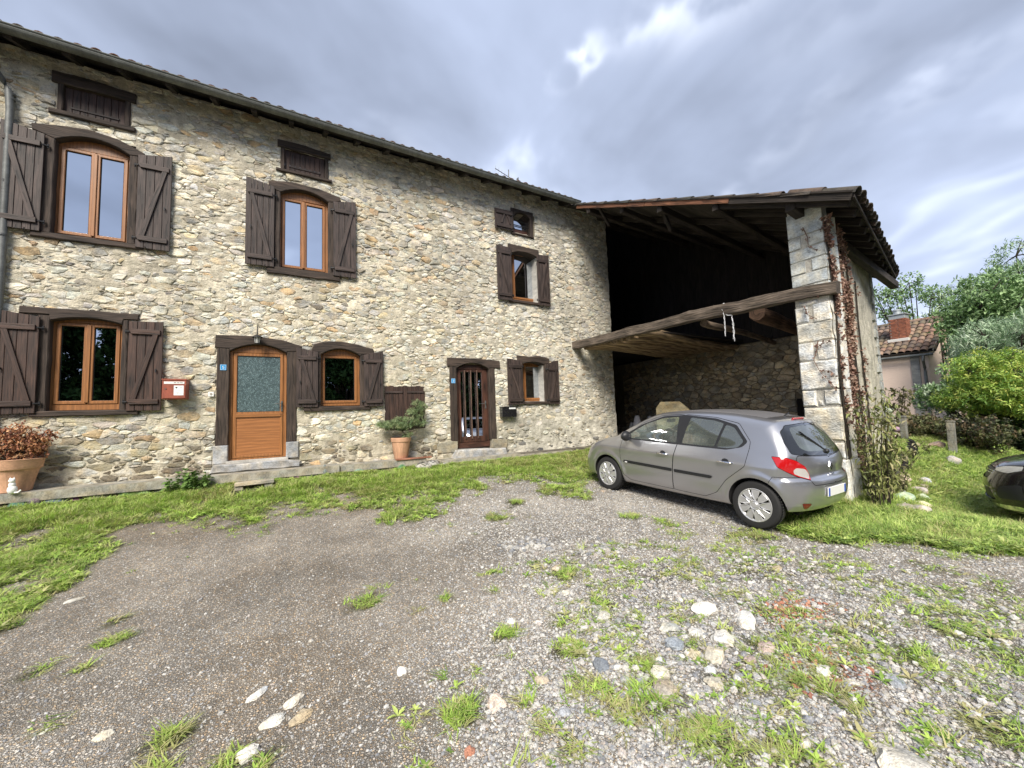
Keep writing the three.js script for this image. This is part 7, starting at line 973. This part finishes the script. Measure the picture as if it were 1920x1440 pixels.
{
  // gravel: loose pebbles on the grit, thinning with distance
  const R = RNG(91), geos = [0, 1, 2, 3].map((k) => { const g = new THREE.IcosahedronGeometry(0.5, k === 3 ? 1 : 0), P = g.attributes.position, q = RNG(k + 5), map = new Map(); for (let i = 0; i < P.count; i++) { const key = [P.getX(i), P.getY(i), P.getZ(i)].map((v) => v.toFixed(3)).join(); if (!map.has(key)) map.set(key, 0.75 + 0.5 * q()); const s = map.get(key); P.setXYZ(i, P.getX(i) * s * (k === 1 ? 1.3 : 1), P.getY(i) * s * 0.62, P.getZ(i) * s); } const t = flatten(g); t.computeVertexNormals(); return uvGrain(t, 'x'); });
  const mats = [[], [], [], []], cols = [[], [], [], []], pal = [[0.60, 0.59, 0.565], [0.50, 0.50, 0.495], [0.68, 0.665, 0.62], [0.40, 0.40, 0.41], [0.58, 0.55, 0.49], [0.72, 0.70, 0.66], [0.34, 0.35, 0.37], [0.54, 0.49, 0.45]];
  const put = (x, z, s, dark = 1) => { const k = (R() * 4) | 0; mats[k].push(Mx(V3(x, groundY(x, z) + s * 0.12, z), new THREE.Euler((R() - 0.5) * 0.7, R() * 6.283, (R() - 0.5) * 0.7), V3(s * (0.8 + 0.5 * R()), s * (0.7 + 0.5 * R()), s))); const c = pick(R, pal, 0.35); c.multiplyScalar(dark); cols[k].push(c); };
  let n = 0; for (let i = 0; n < 105000 && i < 900000; i++) {
    const a = (R() - 0.5) * 1.9 - 0.517, d = 1.0 + 9 * Math.pow(R(), 1.5), x = -Math.sin(a) * d, z = 8.9 - Math.cos(a) * d; if (z < 0.8 || !SEEN(x, z)) continue;
    const g = grassAt(x, z); if (R() < g * 1.15) continue;
    const grey = sstep(0.3, 2.4, x + (fbm(x * 0.6 + 3, z * 0.6 + 1, 4) - 0.5) * 2.2 + (z - 6) * 0.25); if (R() > 0.22 + 0.78 * grey) continue;
    const s = (0.0065 + 0.016 * Math.pow(R(), 2.6)) * (0.8 + 0.4 * grey) * (R() < 0.02 ? 1.9 : 1), br = Math.hypot(x - 3.45, (z - 7.15) * 1.7) < 0.42 || Math.hypot(x - 2.8, (z - 7.75) * 1.7) < 0.25;
    put(x, z, s); if (br && R() < 0.5) cols.forEach((c) => { if (c.length && c[c.length - 1]) { } }); n++;
  }
  // cobbles showing where the yard is worn, and brick crumbs
  for (let i = 0; i < 150; i++) { const k = R() < 0.5, x = (k ? 2.5 : 3.1) + (R() + R() - 1) * 0.45, z = (k ? 4.85 : 5.33) + (R() + R() - 1) * 0.3; put(x, z, 0.03 + 0.05 * R(), 0.85); }
  for (let i = 0; i < 900; i++) { const x = 1.6 + 3.2 * R(), z = 6.2 + 2.0 * R(); if (SEEN(x, z)) put(x, z, 0.022 + 0.035 * Math.pow(R(), 2), 1.05); }
  for (const k of [0, 1]) { const bm = [], bc = []; for (let i = 0; i < 420; i++) { const q = R() < 0.6, x = (q ? 3.45 : 2.85) + (R() + R() - 1) * 0.4, z = (q ? 7.15 : 7.6) + (R() + R() - 1) * 0.24, s = 0.012 + 0.03 * R() * R(); bm.push(Mx(V3(x, groundY(x, z) + s * 0.15, z), new THREE.Euler(R(), R() * 6, R()), V3(s, s * 0.7, s))); bc.push(pick(R, [[0.46, 0.20, 0.13], [0.38, 0.17, 0.12], [0.52, 0.27, 0.18]], 0.4)); } if (!k) tag(inst('brick_crumbs', geos[1], std({ color: C(1, 1, 1), map: TX.stone, roughness: 0.95 }), bm, bc), 'reddish crushed brick strewn on the gravel right of the stones', 'brick crumbs'); }
  const gm = std({ color: C(1, 1, 1), map: TX.stone, roughness: 0.92 });
  mats.forEach((m, k) => tag(inst('gravel', geos[k], gm, m, cols[k]), 'loose grey and buff gravel covering the yard', 'gravel'));
}
{
  // grass blades and broad leaved weeds
  const R = RNG(95), blade = (h, w, lean) => { const pos = [], n = 3, p = []; for (let i = 0; i <= n; i++) { const t = i / n; p.push([w * (1 - t * t * 0.9), h * t * (1 - 0.25 * lean * t), lean * h * t * t]); } for (let i = 0; i < n; i++) { const [a, y0, z0] = p[i], [b, y1, z1] = p[i + 1]; pos.push(-a, y0, z0, a, y0, z0, b, y1, z1); if (i < n - 1) pos.push(-a, y0, z0, b, y1, z1, -b, y1, z1); } return soup(pos, new Float32Array((pos.length / 3) * 2)); };
  const tuft = (seed, n, h, sp) => { const q = RNG(seed), a = []; for (let i = 0; i < n; i++) { const g = blade(h * (0.5 + 0.7 * q()), 0.0028 + 0.002 * q(), 0.3 + 0.9 * q()); g.rotateY(q() * 6.283); const r = sp * Math.sqrt(q()), t = q() * 6.283; g.translate(Math.cos(t) * r, 0, Math.sin(t) * r); a.push(g); } return merge(a); };
  const tufts = [tuft(1, 12, 1 * 0.10, 0.04), tuft(2, 12, 0.10, 0.045), tuft(3, 9, 0.12, 0.03)], ros = (seed, n, w, l) => { const q = RNG(seed), a = []; for (let i = 0; i < n; i++) { const g = leafGeo(w, l, 0.12, 0.5); g.applyMatrix4(Mx(V3(0, 0.006, 0), new THREE.Euler(-0.25 - 0.6 * q(), (i / n) * 6.283 + q(), 0, 'YXZ'), 0.7 + 0.6 * q())); a.push(g); } return merge(a); };
  const weeds = [ros(4, 7, 0.022, 0.055), ros(5, 6, 0.03, 0.09)];
  const green = [[0.38, 0.55, 0.10], [0.46, 0.62, 0.13], [0.25, 0.40, 0.07], [0.52, 0.62, 0.18], [0.48, 0.48, 0.22]], lush = [[0.40, 0.56, 0.12], [0.52, 0.64, 0.18], [0.28, 0.42, 0.09], [0.60, 0.68, 0.24], [0.22, 0.34, 0.08]], dryc = [[0.54, 0.50, 0.25], [0.46, 0.47, 0.19], [0.36, 0.43, 0.12]];
  const tm = [[], [], []], tc = [[], [], []], wm = [[], []], wc = [[], []];
  for (let i = 0, n = 0; n < 80000 && i < 1500000; i++) {
    const a = (R() - 0.5) * 2.0 - 0.517, d = 1.0 + 15 * Math.pow(R(), 0.85), x = -Math.sin(a) * d, z = 8.9 - Math.cos(a) * d; if (z < 0.56 || !SEEN(x, z, 0.15) || (Math.abs(x + 0.46) < 0.33 && z > 0.6 && z < 1.15) || (x > 7.3 && z < BO[1] + ((x - BO[0]) / BU[0]) * BU[1] - 0.05 && x < 12.6)) continue;
    const g = grassAt(x, z); if (R() > (z > edgeZ(x) + 0.6 && meadow(x, z) < 0.3 ? 0.42 : 1.1) * g * g) continue; n++;
    const patch = z > edgeZ(x) + 0.6 && meadow(x, z) < 0.3, md = meadow(x, z) > 0.4, tall = (patch ? 0.34 : md ? 0.85 : 0.5 + 0.3 * sstep(2.2, 1.2, z) * sstep(0.7, 1.2, z)) * (0.6 + 0.8 * fbm(x * 2.2, z * 2.2, 3)) * (0.55 + 0.6 * g), y = groundY(x, z) - 0.004, e = new THREE.Euler((R() - 0.5) * 0.3, R() * 6.283, (R() - 0.5) * 0.3);
    if (R() < (md ? 0.62 : patch ? 0.35 : 0.3)) { const k = (R() * 2) | 0; wm[k].push(Mx(V3(x, y + (md ? 0.05 * R() : 0.01), z), e, (md ? 0.45 + 0.6 * R() : 0.35 + 0.5 * R()) * (patch ? 0.5 : 1))); wc[k].push(pick(R, md ? lush : green, 0.35)); }
    else { const k = (R() * 3) | 0, s = tall * (0.8 + 0.5 * R()); tm[k].push(Mx(V3(x, y, z), e, V3(0.8 + 0.4 * s, s * 1.15, 0.8 + 0.4 * s))); tc[k].push(pick(R, R() < 0.10 + 0.5 * sstep(0.5, 0.75, fbm(x * 1.1 + 3, z * 1.1 + 8, 3)) ? dryc : md ? lush : green, 0.35)); }
  }
  for (let i = 0; i < 3400; i++) { const x = 0.5 + 4.6 * R(), z = 5.2 + 3.2 * R(); if (!SEEN(x, z) || fbm(x * 3.3 + 17, z * 3.3 + 3, 3) < 0.40 + 0.25 * R() || (x < 1.6 && z < 6.4)) continue; const y = groundY(x, z) - 0.003, e = new THREE.Euler((R() - 0.5) * 0.3, R() * 6.283, (R() - 0.5) * 0.3), dull = R() < 0.35 ? dryc : green; if (R() < 0.55) { const k = (R() * 2) | 0; wm[k].push(Mx(V3(x, y + 0.004, z), e, 0.25 + 0.4 * R())); wc[k].push(pick(R, dull, 0.4)); } else { const k = (R() * 3) | 0, s = 0.2 + 0.45 * R() * R(); tm[k].push(Mx(V3(x, y, z), e, V3(0.6 + s, s, 0.6 + s))); tc[k].push(pick(R, dull, 0.4)); } }
  tm.forEach((m, k) => tag(inst('grass', tufts[k], LM.thin, m, tc[k]), 'short green grass along the ledge, in the meadow and in the gravel', 'grass'));
  wm.forEach((m, k) => tag(inst('ground_leaves', weeds[k], LM.thin, m, wc[k]), 'low broad leaved weeds growing among the grass', 'weeds'));
}
renderer.render(scene, camera);
